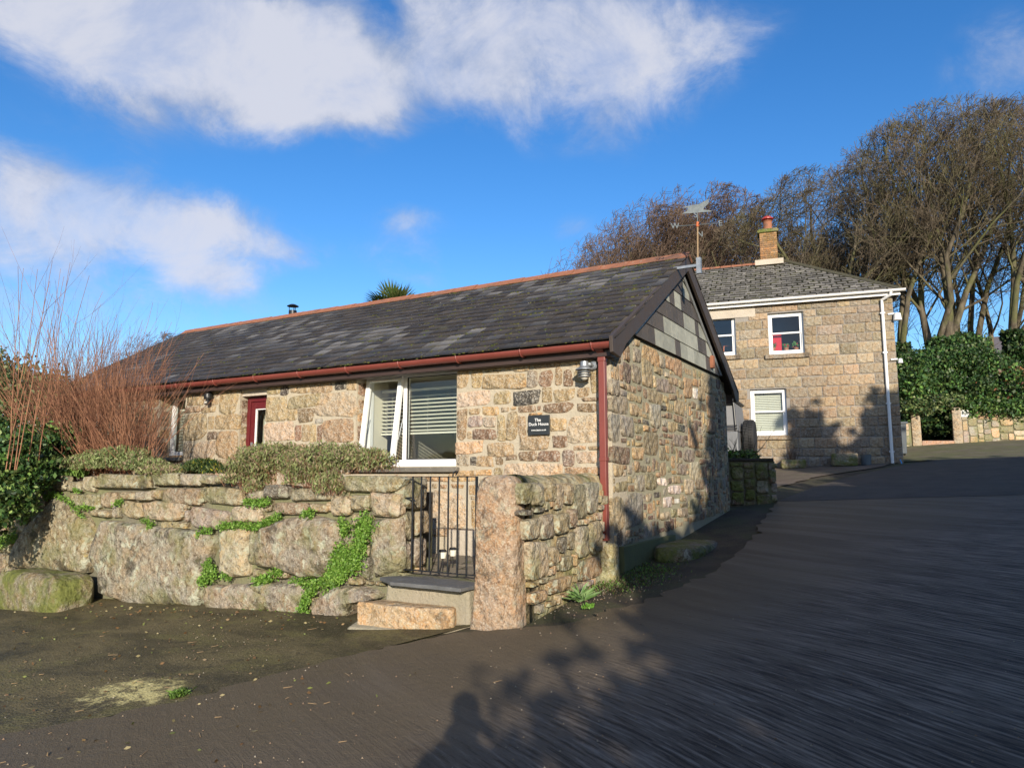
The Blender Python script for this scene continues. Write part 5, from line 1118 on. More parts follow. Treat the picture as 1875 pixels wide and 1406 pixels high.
ps = FH.p(dxp + .18, .12, pF[2]); hs_ = MB(); hs_.tube([ps + (0, 0, .2), ps + (.06, -.1, .02)], .015, 6); tag(hs_.build('blue_hose_end', plain('hose_blue', (.05, .3, .6), .5)), 'short bright blue hose end by the white downpipe foot', 'hose')
bp_ = atD(1659, 833, 20.6); tb = thing('wheelie_bin', bp_, 'tall dark grey wheelie bin beyond the right corner of the farmhouse', 'bin'); Fb = Fr((bp_[0], bp_[1], 0), FH.u)
a_ = MB(); zz = bp_[2]; a_.hexa([Fb.p(-.24, .2, zz + .03), Fb.p(.0, .2, zz + .03), Fb.p(.0, -.24, zz + .03), Fb.p(-.24, -.24, zz + .03), Fb.p(-.3, .27, zz + .88), Fb.p(.02, .27, zz + .88), Fb.p(.02, -.3, zz + .88), Fb.p(-.3, -.3, zz + .88)]); bev(a_.build('bin_body', m_bin, tb), .02)
a_ = MB(); a_.fbox(Fb, -.33, .06, -.34, .3, zz + .88, zz + .94); bev(a_.build('lid', m_bin, tb), .02)
for s_ in (-.22, 0): a_ = MB(); a_.lathe(Fb.p(s_, -.25, zz + .1), [(.1, -.02), (.1, .02)], 14, Fb.u); a_.build('wheel', m_rubber, tb)

# ------------------------------------------------------------------ off-road vehicle behind the cottage
tyc = atD(1378, 790, 16.4); gzv = float(G(-4.6, 16.6)) + .01
vh = thing('off_road_vehicle', (tyc[0] - 2.0, tyc[1], gzv), 'boxy grey off-road vehicle with spare tyre on its back, parked behind the cottage', 'car')


Fv_ = Fr((tyc[0] - .17, tyc[1] - .75, 0), (.995, .09, 0))     # x=0 at the tail, near side at d=0
def vb(nm, x0, x1, d0, d1, z0, z1, mat, w_=.02): a_ = MB(); a_.fbox(Fv_, x0, x1, d0, d1, gzv + z0, gzv + z1); return bev(a_.build(nm, mat, vh), w_)
bd = MB(); pr_ = [(-3.9, .5), (-3.75, .5), (-3.62, .78), (-3.38, .98), (-3.08, .98), (-2.86, .78), (-2.74, .5), (-1.22, .5), (-1.08, .80), (-.86, .98), (-.56, .98), (-.34, .80), (-.22, .5), (0, .5), (0, 1.22), (-2.55, 1.22), (-3.9, 1.18)]
bd.prism(Fv_, [(x, z + gzv) for x, z in pr_], -1.6, 0); bev(bd.build('body', m_grey, vh), .02)
cb2 = MB(); cb2.prism(Fv_, [(-2.5, gzv + 1.225), (-.0, gzv + 1.225), (-.06, gzv + 1.88), (-2.1, gzv + 1.88)], -1.54, -.06); bev(cb2.build('cab', plain('canvas_grey', (.20, .20, .20), .7, nscale=8, var=.12, bmp=.2), vh), .03)
vb('roof_panel', -2.15, -.02, -1.56, -.04, 1.885, 1.96, m_black, .03)
rl = MB(); rl.tube([Fv_.p(-2.0, -.02, gzv + 1.90), Fv_.p(-.08, -.02, gzv + 1.90)], .085, 12); rl.build('rolled_canvas', m_black, vh, smooth=True)
for z in (1.28, 1.34): vb('side_rail', -2.4, -.0, .001, .02, z, z + .02, m_black, .003)
vb('bumper', .0, .1, -1.6, 0, .42, .58, m_black); vb('rear_lamp', .001, .02, -1.3, -1.22, .9, .98, m_redc, .008)
wl = MB(); wl.tube([Fv_.p(-.04, -.04, gzv + 1.25), Fv_.p(-.07, -.04, gzv + 1.85)], .025, 8); wl.build('hoop', m_black, vh)
def tyre(c, ax, nm, par, r=.38, w_=.24):
    t_ = MB(); h = w_ / 2; t_.lathe(c, [(r * .55, -h * .8), (r * .8, -h), (r * .94, -h * .97), (r, -h * .7), (r, h * .7), (r * .94, h * .97), (r * .8, h), (r * .55, h * .8)], 32, ax); o = t_.build(nm, m_rubber, par, smooth=True)
    tr_ = MB()
    axn = np.array(ax, float); a = np.cross(axn, (0, 0, 1)); a /= np.linalg.norm(a); b = np.cross(axn, a)
    for k in range(36):
        q = 2 * math.pi * k / 36
        for s_, dq in ((-1, 0), (1, .09)):
            rd = a * math.cos(q + dq) + b * math.sin(q + dq); tg = -a * math.sin(q + dq) + b * math.cos(q + dq); c0_ = np.array(c) + rd * (r - .004) + axn * s_ * h * .42
            P = [c0_ + tg * x * .02 + axn * y * h * .33 + rd * z * .018 for z in (0, 1) for x, y in ((-1, -1), (1, -1), (1, 1), (-1, 1))]; tr_.hexa(P)
    tag(tr_.build('tread', m_rubber, o), kind='stuff')
    r2 = MB(); r2.lathe(c, [(r * .56, -h * .6), (r * .5, -h * .3), (r * .2, -h * .1), (r * .2, h * .4), (r * .5, h * .5), (r * .56, h * .7)], 20, ax); r2.build('rim', m_grey, o); return o
tyre(Fv_.p(.17, -.75, gzv + 1.12), Fv_.u, 'spare_wheel', vh, .385, .26)
for x_ in (-.72, -3.22):
    for d_ in (-.13, -1.47): tyre(Fv_.p(x_, d_, gzv + .38), Fv_.n, 'wheel', vh)
    ar = MB(); ar.tube([Fv_.p(x_ + .50 * math.cos(q), .02, gzv + .5 + .50 * math.sin(q)) for q in [math.pi * i / 8 for i in range(9)]], .022, 6); ar.build('wheel_arch', m_whitep, vh)
wsn = MB(); wsn.prism(Fv_, [(-2.515, gzv + 1.24), (-2.50, gzv + 1.24), (-2.12, gzv + 1.86), (-2.135, gzv + 1.86)], -1.5, -.1); wsn.build('windscreen', m_black, vh)
for d_ in (-.3, -1.3): a_ = MB(); a_.lathe(Fv_.p(-3.9, d_, gzv + .95), [(.1, 0), (.09, .02)], 14, -Fv_.u); a_.build('headlight', m_lampglass, vh)

# ------------------------------------------------------------------ far gateway and wall
rng = random.Random(33)
DW = 25.5
gl_ = atD(1680, 816, DW); gr_ = atD(1750, 812, DW); uF = gr_ - gl_; uF[2] = 0; FW = Fr((gl_[0], gl_[1], 0), uF); gw_ = np.linalg.norm(uF)
zg = (gl_[2] + gr_[2]) / 2; pzt = atD(1680, 746, DW)[2]
for k, (px_, lab) in enumerate(((0.0, 'left squared granite post of the far garden gateway'), (gw_ + .1, 'right squared granite post of the far gateway, beside the white sign'))):
    p = FW.p(px_, 0, 0); lumpy('granite_gatepost', [(p[0], p[1], z, .15 * f, .13 * f) for z, f in ((zg - .4, 1), (zg + .3, 1), (zg + .9, .96), (pzt - .05, .94), (pzt, .8))], m_farm, None, (.40, .35, .27), 40 + k, .006, 14, lab, 'gate post', ex=9, grp='posts of the far gateway')
fwall = thing('far_wall', FW.p(2.5, 0, zg - .2), 'lichen-yellowed stone garden wall beyond the drive, topped with ivy', 'wall'); FWr = Fr(FW.p(gw_ + .28, 0, 0), (FW.u[0] * .96 - FW.n[0] * .02, FW.u[1] * .96 - .12, 0))
a_ = MB(); a_.fbox(FWr, 0, 7.5, -.4, -.02, zg - .5, zg + 1.25); a_.build('wall_core', m_mortw, fwall); ST2 = Pieces('stone')
m_farw = stone_mat('granite_yellowed', .3, lichen=.8, moss=.5)
for b in fill(rng, 0, zg - .3, 7.0, zg + 1.22, [], None, (.25, .6), (.18, .4), cell=.05, gap=.015):
    V, F = stone_geo(rng, FWr, outline(rng, *b, n=10), -.05, rng.uniform(.0, .04), .04, False, .2); ST2.add(pxarea(FWr, b), V, F, col(rng, rng.choice('ewkbe'), .2), m_farw, fwall)
ST2.finish('stone_infill', fwall)
sw = thing('low_gate_wall', FW.p(-.8, 0, zg - .2), 'short yellow-lichened wall left of the far gateway, behind the bin', 'wall'); FWl = Fr(FW.p(-1.6, 0, 0), FW.u)
a_ = MB(); a_.fbox(FWl, 0, 1.42, -.4, -.02, zg - .5, zg + .78); a_.build('wall_core', m_mortw, sw)
for b in fill(rng, 0, zg - .3, 1.42, zg + .8, [], None, (.25, .6), (.2, .4), cell=.05, gap=.015):
    V, F = stone_geo(rng, FWl, outline(rng, *b, n=10), -.05, rng.uniform(.0, .04), .04, False, .2); obj('stone', V, F, m_farw, sw, tint=col(rng, rng.choice('owk'), .2), smooth=True)
a_ = MB(); a_.fbox(FW, .16, gw_ - .05, -.5, .04, zg - .3, zg + .14); tag(bev(a_.build('gateway_step', m_farm, tint=(.40, .26, .19)), .02), 'pinkish granite step across the foot of the far gateway', 'step')
sg = thing('white_sign', FW.p(gw_ + .5, .03, zg + 1.0), 'small white sign with dark lines on the wall right of the far gateway', 'sign'); sx, sz = FWr.px(1764, 757, .05)
a_ = MB(); a_.fbox(FWr, sx - .17, sx + .17, .045, .06, sz - .12, sz + .12); a_.build('board', m_whitep, sg)
for q in range(4): a_ = MB(); a_.fbox(FWr, sx - .13 + .02 * (q % 2), sx + .13 - .03 * (q % 3), .061, .063, sz + .06 - q * .048, sz + .082 - q * .048); a_.build('sign_line', m_bin, sg)
# a house far beyond the trees
hp_ = atD(1845, 640, 62); fhs = thing('distant_house', (hp_[0], hp_[1], hp_[2] - 3), 'distant house with grey roof glimpsed through trees at right', 'house'); Fd = Fr((hp_[0], hp_[1], 0), FH.u)
a_ = MB(); a_.fbox(Fd, -1.6, 6, -6, 0, hp_[2] - 5, hp_[2] - .3); a_.build('wall', m_whitep, fhs); a_ = MB(); a_.prism(Fr(Fd.p(6.3, 0, 0), -Fd.n), [(-.3, hp_[2] - .4), (6.3, hp_[2] - .4), (3, hp_[2] + 1.7)], -8.2, 0); a_.build('roof', m_slatef, fhs, tint=(.12, .11, .12))
a_ = MB(); a_.fbox(Fd, .5, 1.5, .001, .05, hp_[2] - 2.2, hp_[2] - 1.0); a_.build('window', m_bin, fhs)
# ------------------------------------------------------------------ vegetation
def rndv(n, rg): v = rg.normal(size=(n, 3)); return v / np.linalg.norm(v, axis=1)[:, None]
BR_ = [None]
def leaves(name, C, size, rg, mat, cols, up=None, elong=1.6, parent=None, var=.3, dirs=None):
    """many small pointed leaves around the given centres"""
    C = np.asarray(C, float); n = len(C); size = np.asarray(size, float) * np.ones(n) * rg.uniform(.7, 1.3, n)
    a = dirs if dirs is not None else rndv(n, rg)
    if up is not None: a = a + np.array(up); a /= np.linalg.norm(a, axis=1)[:, None]
    b = np.cross(a, rndv(n, rg)); b /= np.linalg.norm(b, axis=1)[:, None] + 1e-9; nn = np.cross(a, b)
    s = size[:, None]; V = np.stack([C - a * s * elong * .5, C + b * s * .5 + nn * s * .12, C + a * s * elong * .5, C - b * s * .5 + nn * s * .12], 1).reshape(-1, 3)
    F = np.arange(4 * n).reshape(n, 4); cols = np.asarray(cols, float); k = rg.integers(0, len(cols), n)
    c = cols[k] * rg.uniform(1 - var, 1 + var, (n, 1))
    if BR_[0] is not None and len(BR_[0]) == n: c = c * BR_[0][:, None]
    BR_[0] = None; return obj(name, V, F, mat, parent, tint=np.repeat(c, 4, 0))
def blobs(rg, ell, n, ncl=60, cr=.16, shell=.75):
    """leaf positions in clumps over a set of ellipsoids (cx,cy,cz,rx,ry,rz)"""
    ell = np.array(ell, float); vol = (ell[:, 3] * ell[:, 5]) ** 1.0; out = []; bb = []
    for e, share in zip(ell, vol / vol.sum()):
        m = max(20, int(n * share)); kc = max(6, int(ncl * share * len(ell))); d = rndv(kc, rg); rr = rg.uniform(shell, 1.0, (kc, 1)); cc = e[:3] + d * rr * e[3:6]
        w_ = rg.uniform(.4, 1.6, kc); cb = rg.uniform(.55, 1.9, kc); idx = rg.choice(kc, m, p=w_ / w_.sum()); out.append(cc[idx] + rg.normal(size=(m, 3)) * cr * e[3:6].mean() * rg.uniform(.5, 1.2, (m, 1))); bb.append(cb[idx])
    BR_[0] = np.concatenate(bb); return np.concatenate(out)
GR = [(.045, .10, .022), (.07, .14, .03), (.03, .07, .02), (.10, .16, .04), (.055, .085, .02)]
DKG = [(.018, .045, .014), (.03, .07, .02), (.05, .09, .025), (.015, .035, .012), (.075, .10, .03)]
OLV = [(.09, .12, .045), (.13, .16, .06), (.06, .08, .03), (.16, .18, .08)]

# ---- bare trees
def growtree(seed, Ht, r0, leaders=3, wind=.10, lev=(6, 6, 6, 5), spread=.55, split=.25, low=.35, fine=.0105, wig=.16, cen=.60, wid=.36):
    rg = random.Random(seed); T, Cn = MB(), MB()
    def V3(*a): return np.array(a, float)
    def branch(p, d, L, r, lv):
        n = 6 if lv == 0 else (5 if lv < 3 else 3); pts = [p]; rad = [r]; dirs = [d]; st = L / n
        for i in range(n):
            d = d + V3(rg.gauss(0, wig), rg.gauss(0, wig), rg.gauss(0, wig * .6)) + V3(RV[0], RV[1], 0) * wind * (.2 + .4 * lv) + V3(0, 0, .07 if lv < 2 else .10)
            d /= np.linalg.norm(d); p = p + d * st
            e_ = (p - V3(RV[0] * Ht * .04, RV[1] * Ht * .04, Ht * cen)) / V3(Ht * wid, Ht * wid, Ht * (1 - cen) if p[2] > Ht * cen else Ht * cen * .95)
            if e_.dot(e_) > (1 if lv else .88) + .10 * rg.random(): rad[-1] = min(rad[-1], fine * 2.5); n = i; break
            pts.append(p); rad.append(max(fine * .75, r * (1 - .72 * (i + 1) / n))); dirs.append(d)
        if n < 1: return
        (T if lv <= 1 else Cn).tube(pts, rad, (8 if lv == 0 else 6) if lv <= 1 else (4 if lv == 2 else 3), cap=False)
        if lv >= len(lev): return
        m = lev[lv]
        for k in range(m):
            t = (low if lv == 0 else .22) + (1 - (low if lv == 0 else .22)) * (k + rg.uniform(0, .9)) / m; x = t * n; i = min(n - 1, int(x)); f = x - i
            q = pts[i] * (1 - f) + pts[i + 1] * f; dd = dirs[min(n, i + 1)]; s = rndv1(rg); s = s - dd * s.dot(dd); s /= np.linalg.norm(s) + 1e-6
            nd = dd * (1 - spread * .5) + s * spread * (1.35 if lv else 1.1) + V3(0, 0, .12 if lv < 2 else .03); nd /= np.linalg.norm(nd)
            branch(q, nd, L * rg.uniform(.42, .68) * (1 - .38 * t) * (1.1 if lv == 0 else 1.05), max(fine, rad[i] * rg.uniform(.36, .52)), lv + 1)
        if lv > 0: branch(pts[-1], dirs[-1], L * .4, rad[-1] * .9, max(lv + 1, len(lev)))
    def rndv1(g): v = V3(g.gauss(0, 1), g.gauss(0, 1), g.gauss(0, 1)); return v / np.linalg.norm(v)
    hs = Ht * split
    T.tube([V3(0, 0, -1.5), V3(0, 0, .2), V3(rg.uniform(-.1, .1), rg.uniform(-.1, .1), hs * .6), V3(rg.uniform(-.2, .2), rg.uniform(-.2, .2), hs)], [r0 * 1.35, r0 * 1.15, r0 * .95, r0 * .85], 12, cap=False)
    for k in range(leaders):
        q = 2 * math.pi * (k + rg.uniform(-.2, .2)) / leaders; s = .10 if leaders == 1 else rg.uniform(.18, .36)
        d = V3(math.cos(q) * s, math.sin(q) * s, 1); d /= np.linalg.norm(d); branch(V3(0, 0, hs * .9) + d * .1, d, Ht * (1 - split) * rg.uniform(.75, .92), r0 * rg.uniform(.42, .55), 0)
    return T, Cn
TREES = {}
def tree_thing(kind, loc, rz, sc, label, grp='bare winter trees behind the houses', cm=None, name='bare_tree'):
    if kind not in TREES:
        T, Cn = growtree(**KIND[kind]); t = thing(name, loc, label, 'tree', grp)
        a = T.build('trunk', m_bark, t, smooth=True); b = Cn.build('crown', cm or m_twig, t); 
        for o in (a, b): o.location = tuple(WP[o.name])      # built round the origin of the tree
        TREES[kind] = (t, a, b); WP[t.name] = np.zeros(3); parts = (a, b)
    else:
        t0, a0, b0 = TREES[kind]; t = t0.copy(); COL.objects.link(t); parts = []
        for s in (a0, b0): c = s.copy(); COL.objects.link(c); c.parent = t; parts.append(c)
        tag(t, label, 'tree', grp)
        if cm: 
            parts[1].data = parts[1].data if cm == m_twig else parts[1].data
    t.location = tuple(loc); t.rotation_euler = (0, 0, rz); t.scale = (sc[0], sc[0], sc[1]) if isinstance(sc, tuple) else (sc,) * 3
    return t
KIND = {'big': dict(seed=3, Ht=15, r0=.36, leaders=5, wind=.05, lev=(8, 7, 6, 4), split=.16, low=.30, spread=.6, cen=.58, wid=.38),
        'tall': dict(seed=8, Ht=16, r0=.34, leaders=2, wind=.08, lev=(8, 6, 5, 4), split=.22, low=.34, spread=.62, cen=.62, wid=.30),
        'slim': dict(seed=14, Ht=13, r0=.22, leaders=2, wind=.09, lev=(7, 6, 5, 4), split=.35, low=.25, spread=.62, cen=.62, wid=.27),
        'round': dict(seed=22, Ht=11, r0=.28, leaders=4, wind=.10, lev=(9, 8, 7, 4), split=.14, low=.15, spread=.75, cen=.42, wid=.44),
        'gnarl': dict(seed=31, Ht=12, r0=.28, leaders=3, wind=.06, lev=(8, 6, 6, 5), split=.2, low=.25, spread=.68, wig=.24, cen=.55, wid=.38)}
def tpos(px_, D): q = atD(px_, 760, D); z = float(G(q[0], q[1])) if D < 45 else float(G(q[0], q[1])); return (q[0], q[1], z - .2)
def tscale(kind, px_, ytop, D):
    q = tpos(px_, D); top = atD(px_, ytop, D)[2]; return (top - q[2]) / KIND[kind]['Ht'] / 1.0
TL = [('round', 1112, 432, 39, 2.2, 'small outer reddish tree lowest at the left end of the tree row', m_twigr), ('round', 1215, 365, 44, 2.8, 'reddish tree between the two rounded ones left of the weather vane', m_twigr), ('round', 1175, 385, 40, .1, 'rounded reddish-twigged tree at the left end of the tree row, above the cottage ridge', m_twigr), ('round', 1268, 345, 42, 1.0, 'dense reddish-brown tree directly behind the weather vane', m_twigr),
      ('gnarl', 1375, 400, 37, .4, 'tangled bare tree between weather vane and farmhouse chimney', None), ('gnarl', 1500, 318, 34, -.3, 'crooked pale-limbed tree just right of the farmhouse chimney', None),
      ('slim', 1440, 375, 44, .6, 'slender bare tree behind the farmhouse chimney pot', None), ('gnarl', 1425, 365, 41, 1.4, 'crooked bare tree directly behind the farmhouse chimney', None), ('gnarl', 1545, 318, 38, 2.1, 'crooked bare tree over the right half of the farmhouse roof', None), ('tall', 1600, 285, 40, .9, 'upright bare tree above the right end of the farmhouse hip', None), ('slim', 1560, 330, 40, .2, 'slender bare tree above the hip of the farmhouse roof', None),
      ('tall', 1655, 235, 33, .2, 'dark tall two-stemmed tree at the right corner of the farmhouse', None), ('big', 1728, 205, 32, .0, 'largest bare tree, thick many-limbed trunk above the evergreen shrub', None),
      ('tall', 1790, 215, 38, 1.3, 'tall tree with thin upright limbs just right of the largest tree', None), ('tall', 1862, 195, 31, -.6, 'tall ivy-stemmed tree at the right edge of the view', None),
      ('slim', 1625, 300, 42, 1.2, 'thin bare tree seen between dark tall tree and farmhouse hip', None), ('slim', 1765, 300, 46, 2.0, 'thin bare tree behind and right of the largest trunk', None), ('gnarl', 1840, 330, 41, 1.1, 'gnarled tree low behind the ivy-stemmed tree', None),
      ('round', 1330, 445, 50, .5, 'low rounded tree filling the gap below the weather vane', None), ('round', 1450, 430, 52, 1.5, 'low rounded tree hidden behind the farmhouse chimney stack', None), ('big', 1950, 180, 34, .5, 'wide bare tree cut off by the right edge', None)]
for kd, px_, yt, D, rz, lb, cm in TL:
    s = tscale(kd, px_, yt, D); tree_thing(kd, tpos(px_, D), rz * .3, (s * 1.02, s), lb, cm=cm)
tree_thing('round', tpos(285, 34), .3, (tscale('round', 285, 608, 34) * 1.1, tscale('round', 285, 608, 34)), 'far small bare tree behind the left end of the cottage roof')
tree_thing('slim', tpos(850, 34), .3, tscale('slim', 850, 517, 34), 'bare treetop just showing over the middle of the cottage ridge')
# ivy on the trees
rg = np.random.default_rng(5)
for (px_, D, h, nm) in ((1862, 30.6, 4.6, 'ivy climbing the stem of the tree at the right edge'), (1652, 32.8, 4.5, 'dark ivy round the foot of the tall tree behind the farmhouse corner')):
    q = np.array(tpos(px_, D)); n = 4200; z = rg.uniform(0, h, n); a = rg.uniform(0, 6.28, n); r = rg.uniform(.34, .62, n) * (1.05 - .35 * z / h) * (1 + .4 * np.sin(z * 2 + a)); C = np.stack([q[0] + r * np.cos(a), q[1] + r * np.sin(a), q[2] + z], 1)
    tag(leaves('ivy', C, .13, rg, m_leafg, DKG), nm, 'ivy')

# ---- big evergreen shrub and companions at the far gateway
def ell(px_, py_, D, rx, rz, ry=None): q = atD(px_, py_, D); return (q[0], q[1], q[2], rx, ry or rx, rz)
sh = thing('evergreen_shrub', tpos(1745, 29), 'huge dark evergreen shrub with red stems over the far gateway', 'shrub')
E_ = [ell(1745, 665, 28.5, 1.5, .75), ell(1700, 668, 28, 1.0, .6), ell(1795, 672, 28.5, 1.0, .6), ell(1765, 632, 29, 1.0, .38), ell(1690, 705, 27.6, 1.0, .42), ell(1760, 712, 27.5, 1.2, .40), ell(1815, 700, 28, .8, .45), ell(1672, 672, 28.5, .7, .5), ell(1725, 628, 29, .6, .25), ell(1720, 700, 27.3, .8, .4), ell(1765, 618, 29, .45, .2)]
C = blobs(rg, E_, 40000, 330, .12, .6); leaves('foliage', C, .075, rg, m_leafg, DKG + DKG + GR[:3], parent=sh)
sm = MB()
for (x1_, y1_, x2_, y2_) in ((1716, 745, 1704, 722), (1716, 745, 1716, 720), (1716, 745, 1726, 724), (1775, 752, 1770, 728), (1780, 752, 1786, 712)):
    a, b = atD(x1_, y1_, 27.5), atD(x2_, y2_, 27.0); sm.tube([a, (a + b) / 2 + (.05, 0, .03), b, b + (b - a) * .3], [.05, .042, .035, .02], 7)
sm.build('stems', m_arb, sh, smooth=True)
t = thing('laurel_bush', tpos(1665, 27), 'leafy green bush between farmhouse corner and far gateway', 'bush'); C = blobs(rg, [ell(1672, 710, 26.6, .7, .6), ell(1665, 680, 27, .6, .55), ell(1690, 725, 26.3, .7, .4)], 9000, 120, .2, .5); leaves('foliage', C, .09, rg, m_leafg, GR + DKG, parent=t)
t = thing('wall_ivy', FWr.p(3, 0, zg + 1.2), 'bright ivy mat hanging over the top of the far stone wall', 'ivy'); E_ = [(*FWr.p(x, -.15, zg + 1.28 + .06 * math.sin(x * 3)), .55, .4, .22 + .1 * math.sin(x * 2.2) ** 2) for x in np.arange(.2, 7.4, .45)]; C = blobs(rg, E_, 15000, 200, .3, .5); leaves('foliage', C, .08, rg, m_leafg, GR + GR + DKG, parent=t)
t = thing('gateway_ivy', FW.p(.2, 0, zg + 1.5), 'leafy creeper arching over the left granite post of the far gateway', 'ivy'); C = blobs(rg, [ell(1690, 748, 25.3, .35, .2), ell(1712, 738, 25.6, .5, .18), ell(1668, 745, 25.4, .4, .2), ell(1735, 735, 25.7, .45, .2)], 4000, 60, .3, .5); leaves('foliage', C, .075, rg, m_leafg, DKG + OLV, parent=t)
t = thing('dark_hedge', FWr.p(4.6, 0, zg + 1), 'dark shaded hedge and brambles above the wall at far right', 'hedge'); C = blobs(rg, [ell(1855, 705, 27.5, .9, .55), ell(1880, 735, 26.5, 1.0, .7), ell(1835, 745, 27, .9, .35), ell(1868, 760, 26, .7, .4)], 16000, 160, .2, .5); leaves('foliage', C, .085, rg, m_leafg, DKG + GR[:2] + [(.16, .07, .035)], parent=t)
gd = thing('garden_thicket', atD(1715, 800, 31), 'dark garden thicket seen through the far gateway', 'bush'); C = blobs(rg, [ell(1715, 770, 30, 1.6, 1.2), ell(1670, 780, 30, 1.1, 1.0), ell(1740, 790, 30, 1.3, .8), ell(1715, 720, 30.5, 1.9, .9)], 22000, 140, .3, .3); leaves('foliage', C, .12, rg, m_leafg, DKG, parent=gd)

# understory behind the farmhouse roof and right-hand woods
C = blobs(rg, [ell(x, 560 + 20 * math.sin(x), 46, 3.0, 1.6) for x in range(1560, 1900, 60)] + [ell(x, 470, 50, 3.2, 1.8) for x in range(1130, 1560, 70)], 9000, 800, .25, .3)
rr = random.Random(3); tw = MB()
for k in range(500):
    px_ = rr.uniform(1090, 1880); D = rr.uniform(40, 52); yb = 560 if px_ < 1600 else 640; q = atD(px_, yb - rr.uniform(0, 120 if px_ < 1600 else 170), D); d = np.array([rr.gauss(.25, .5), rr.gauss(0, .5), rr.uniform(.3, 1.2)]); L = rr.uniform(.8, 2.2); p1 = q + d * L * .5; p2 = p1 + (d + np.array([rr.gauss(0, .4), rr.gauss(0, .4), .2])) * L * .5
    tw.tube([q, p1, p2], [.020, .014, .009], 3, cap=False)
    for _ in range(2): s = p1 + np.array([rr.gauss(0, .5), rr.gauss(0, .5), rr.uniform(.2, .8)]) * L * .6; tw.tube([p1, s], [.011, .007], 3, cap=False)
tag(tw.build('distant_undergrowth', m_twig), 'haze of bare undergrowth twigs behind the tree trunks', 'undergrowth', kind='stuff')

# ---- palm behind the ridge
pq = atD(722, 572, 17); pm = thing('palm_tree', (pq[0], pq[1], 1.5), 'spiky palm top showing above the middle of the cottage ridge', 'palm'); a = MB(); a.tube([(pq[0], pq[1], 1.2), (pq[0] + .1, pq[1], 3.2), (pq[0], pq[1], pq[2] - .02)], [.14, .11, .1], 9); a.build('trunk', m_bark, pm)
rr = random.Random(6); fr_ = MB()
for k in range(26):
    q = rr.uniform(0, 6.28); e = rr.uniform(-.1, 1.3); d0 = np.array([math.cos(q) * math.cos(e), math.sin(q) * math.cos(e), math.sin(e)]); c = np.array([pq[0], pq[1], pq[2]]) + d0 * .32; side = np.cross(d0, (0, 0, 1)); side /= np.linalg.norm(side); upv = np.cross(side, d0)
    for j in range(13):
        th = (j - 6) * .2; dd = d0 * math.cos(th) + side * math.sin(th) * 1.0 + upv * (-.10 * abs(j - 6) / 6); L = .52 * (1 - .04 * abs(j - 6)); w_ = .018; n_ = np.cross(dd, upv); n_ /= np.linalg.norm(n_); b_ = c + dd * .04
        fr_.add([b_, b_ + dd * L * .5 + n_ * w_, b_ + dd * L, b_ + dd * L * .5 - n_ * w_], [(0, 1, 2, 3)], [(.05, .09, .02), (.09, .13, .03), (.13, .15, .05)][rr.randrange(3)])
    fr_.add([c - d0 * .32 + side * .008, c + side * .008, c - side * .008, c - d0 * .32 - side * .008], [(0, 1, 2, 3)], (.08, .1, .03))
fr_.build('fronds', m_leaf, pm)

# ---- left bush of bare red-brown stems, and green hedge below
rr = random.Random(9); sb_ = thing('twiggy_bush', (-11.6, 6.2, 1.5), 'tall bush of bare red-brown stems hiding the left end of the cottage', 'bush'); A1, A2 = MB(), MB()
def stem(p, d, L, r, mb, n=6, wig=.05, cur=.03, fork=2):
    pts = [p]; rad = [r]
    for i in range(n):
        d = d + np.array([rr.gauss(0, wig), rr.gauss(0, wig), rr.gauss(0, wig * .4) + cur]); d /= np.linalg.norm(d); p = p + d * (L / n); pts.append(p); rad.append(r * (1 - .7 * (i + 1) / n))
    mb.tube(pts, rad, 4 if r > .005 else 3, cap=False)
    for _ in range(fork):
        i = rr.randrange(max(1, n // 3), n); s = np.array([rr.gauss(0, .5), rr.gauss(0, .5), rr.uniform(.2, .9)]) + d * .8; s /= np.linalg.norm(s); stem(pts[i], s, L * rr.uniform(.2, .42), rad[i] * .7, mb, 4, .09, .03, fork - 1)
for k in range(460):
    px_ = rr.choice([rr.uniform(-60, 100), rr.uniform(0, 130), rr.uniform(50, 150)]); D = rr.uniform(8.6, 10.8); q = atD(px_, rr.uniform(850, 905), D)
    q[1] = max(q[1], 5.9)
    ln = {0: 2.2}.get(0); top = (rr.uniform(520, 660) if px_ < 60 else rr.uniform(570, 700)) if rr.random() < .88 else rr.uniform(490, 570) if px_ < 90 else rr.uniform(540, 640)
    L = max(.7, (870 - top) / FPX * D * .95); d = np.array([rr.gauss(.05, .30), rr.gauss(-.05, .3), 1.0]); stem(q, d / np.linalg.norm(d), L * 1.03, rr.uniform(.0035, .0075), A1, 8, .085, .015, 2)
for k in range(10):
    px_ = rr.uniform(-5, 75); D = rr.uniform(8.8, 9.8); q = atD(px_, 860, D); d = np.array([rr.uniform(-.02, .35), 0, 1.0]); stem(q, d / np.linalg.norm(d), (870 - rr.uniform(475, 540)) / FPX * D, .0075, A1, 8, .03, .02, 2)
for k in range(520):
    px_ = rr.uniform(0, 170); D = rr.uniform(8.8, 10.4); q = atD(px_, rr.uniform(740, 880), D); q[1] = max(q[1], 5.9); d = np.array([rr.gauss(.25, .5), rr.gauss(0, .35), rr.uniform(.1, .8)]); stem(q, d / np.linalg.norm(d), rr.uniform(.4, 1.0), .0028, A2, 5, .12, .03, 2)
A1.build('stems', m_stem, sb_); A2.build('side_twigs', m_stem, sb_)
t = thing('ivy_hedge', (-11.9, 5.9, .8), 'glossy green ivy hedge at the left end of the garden wall', 'hedge')
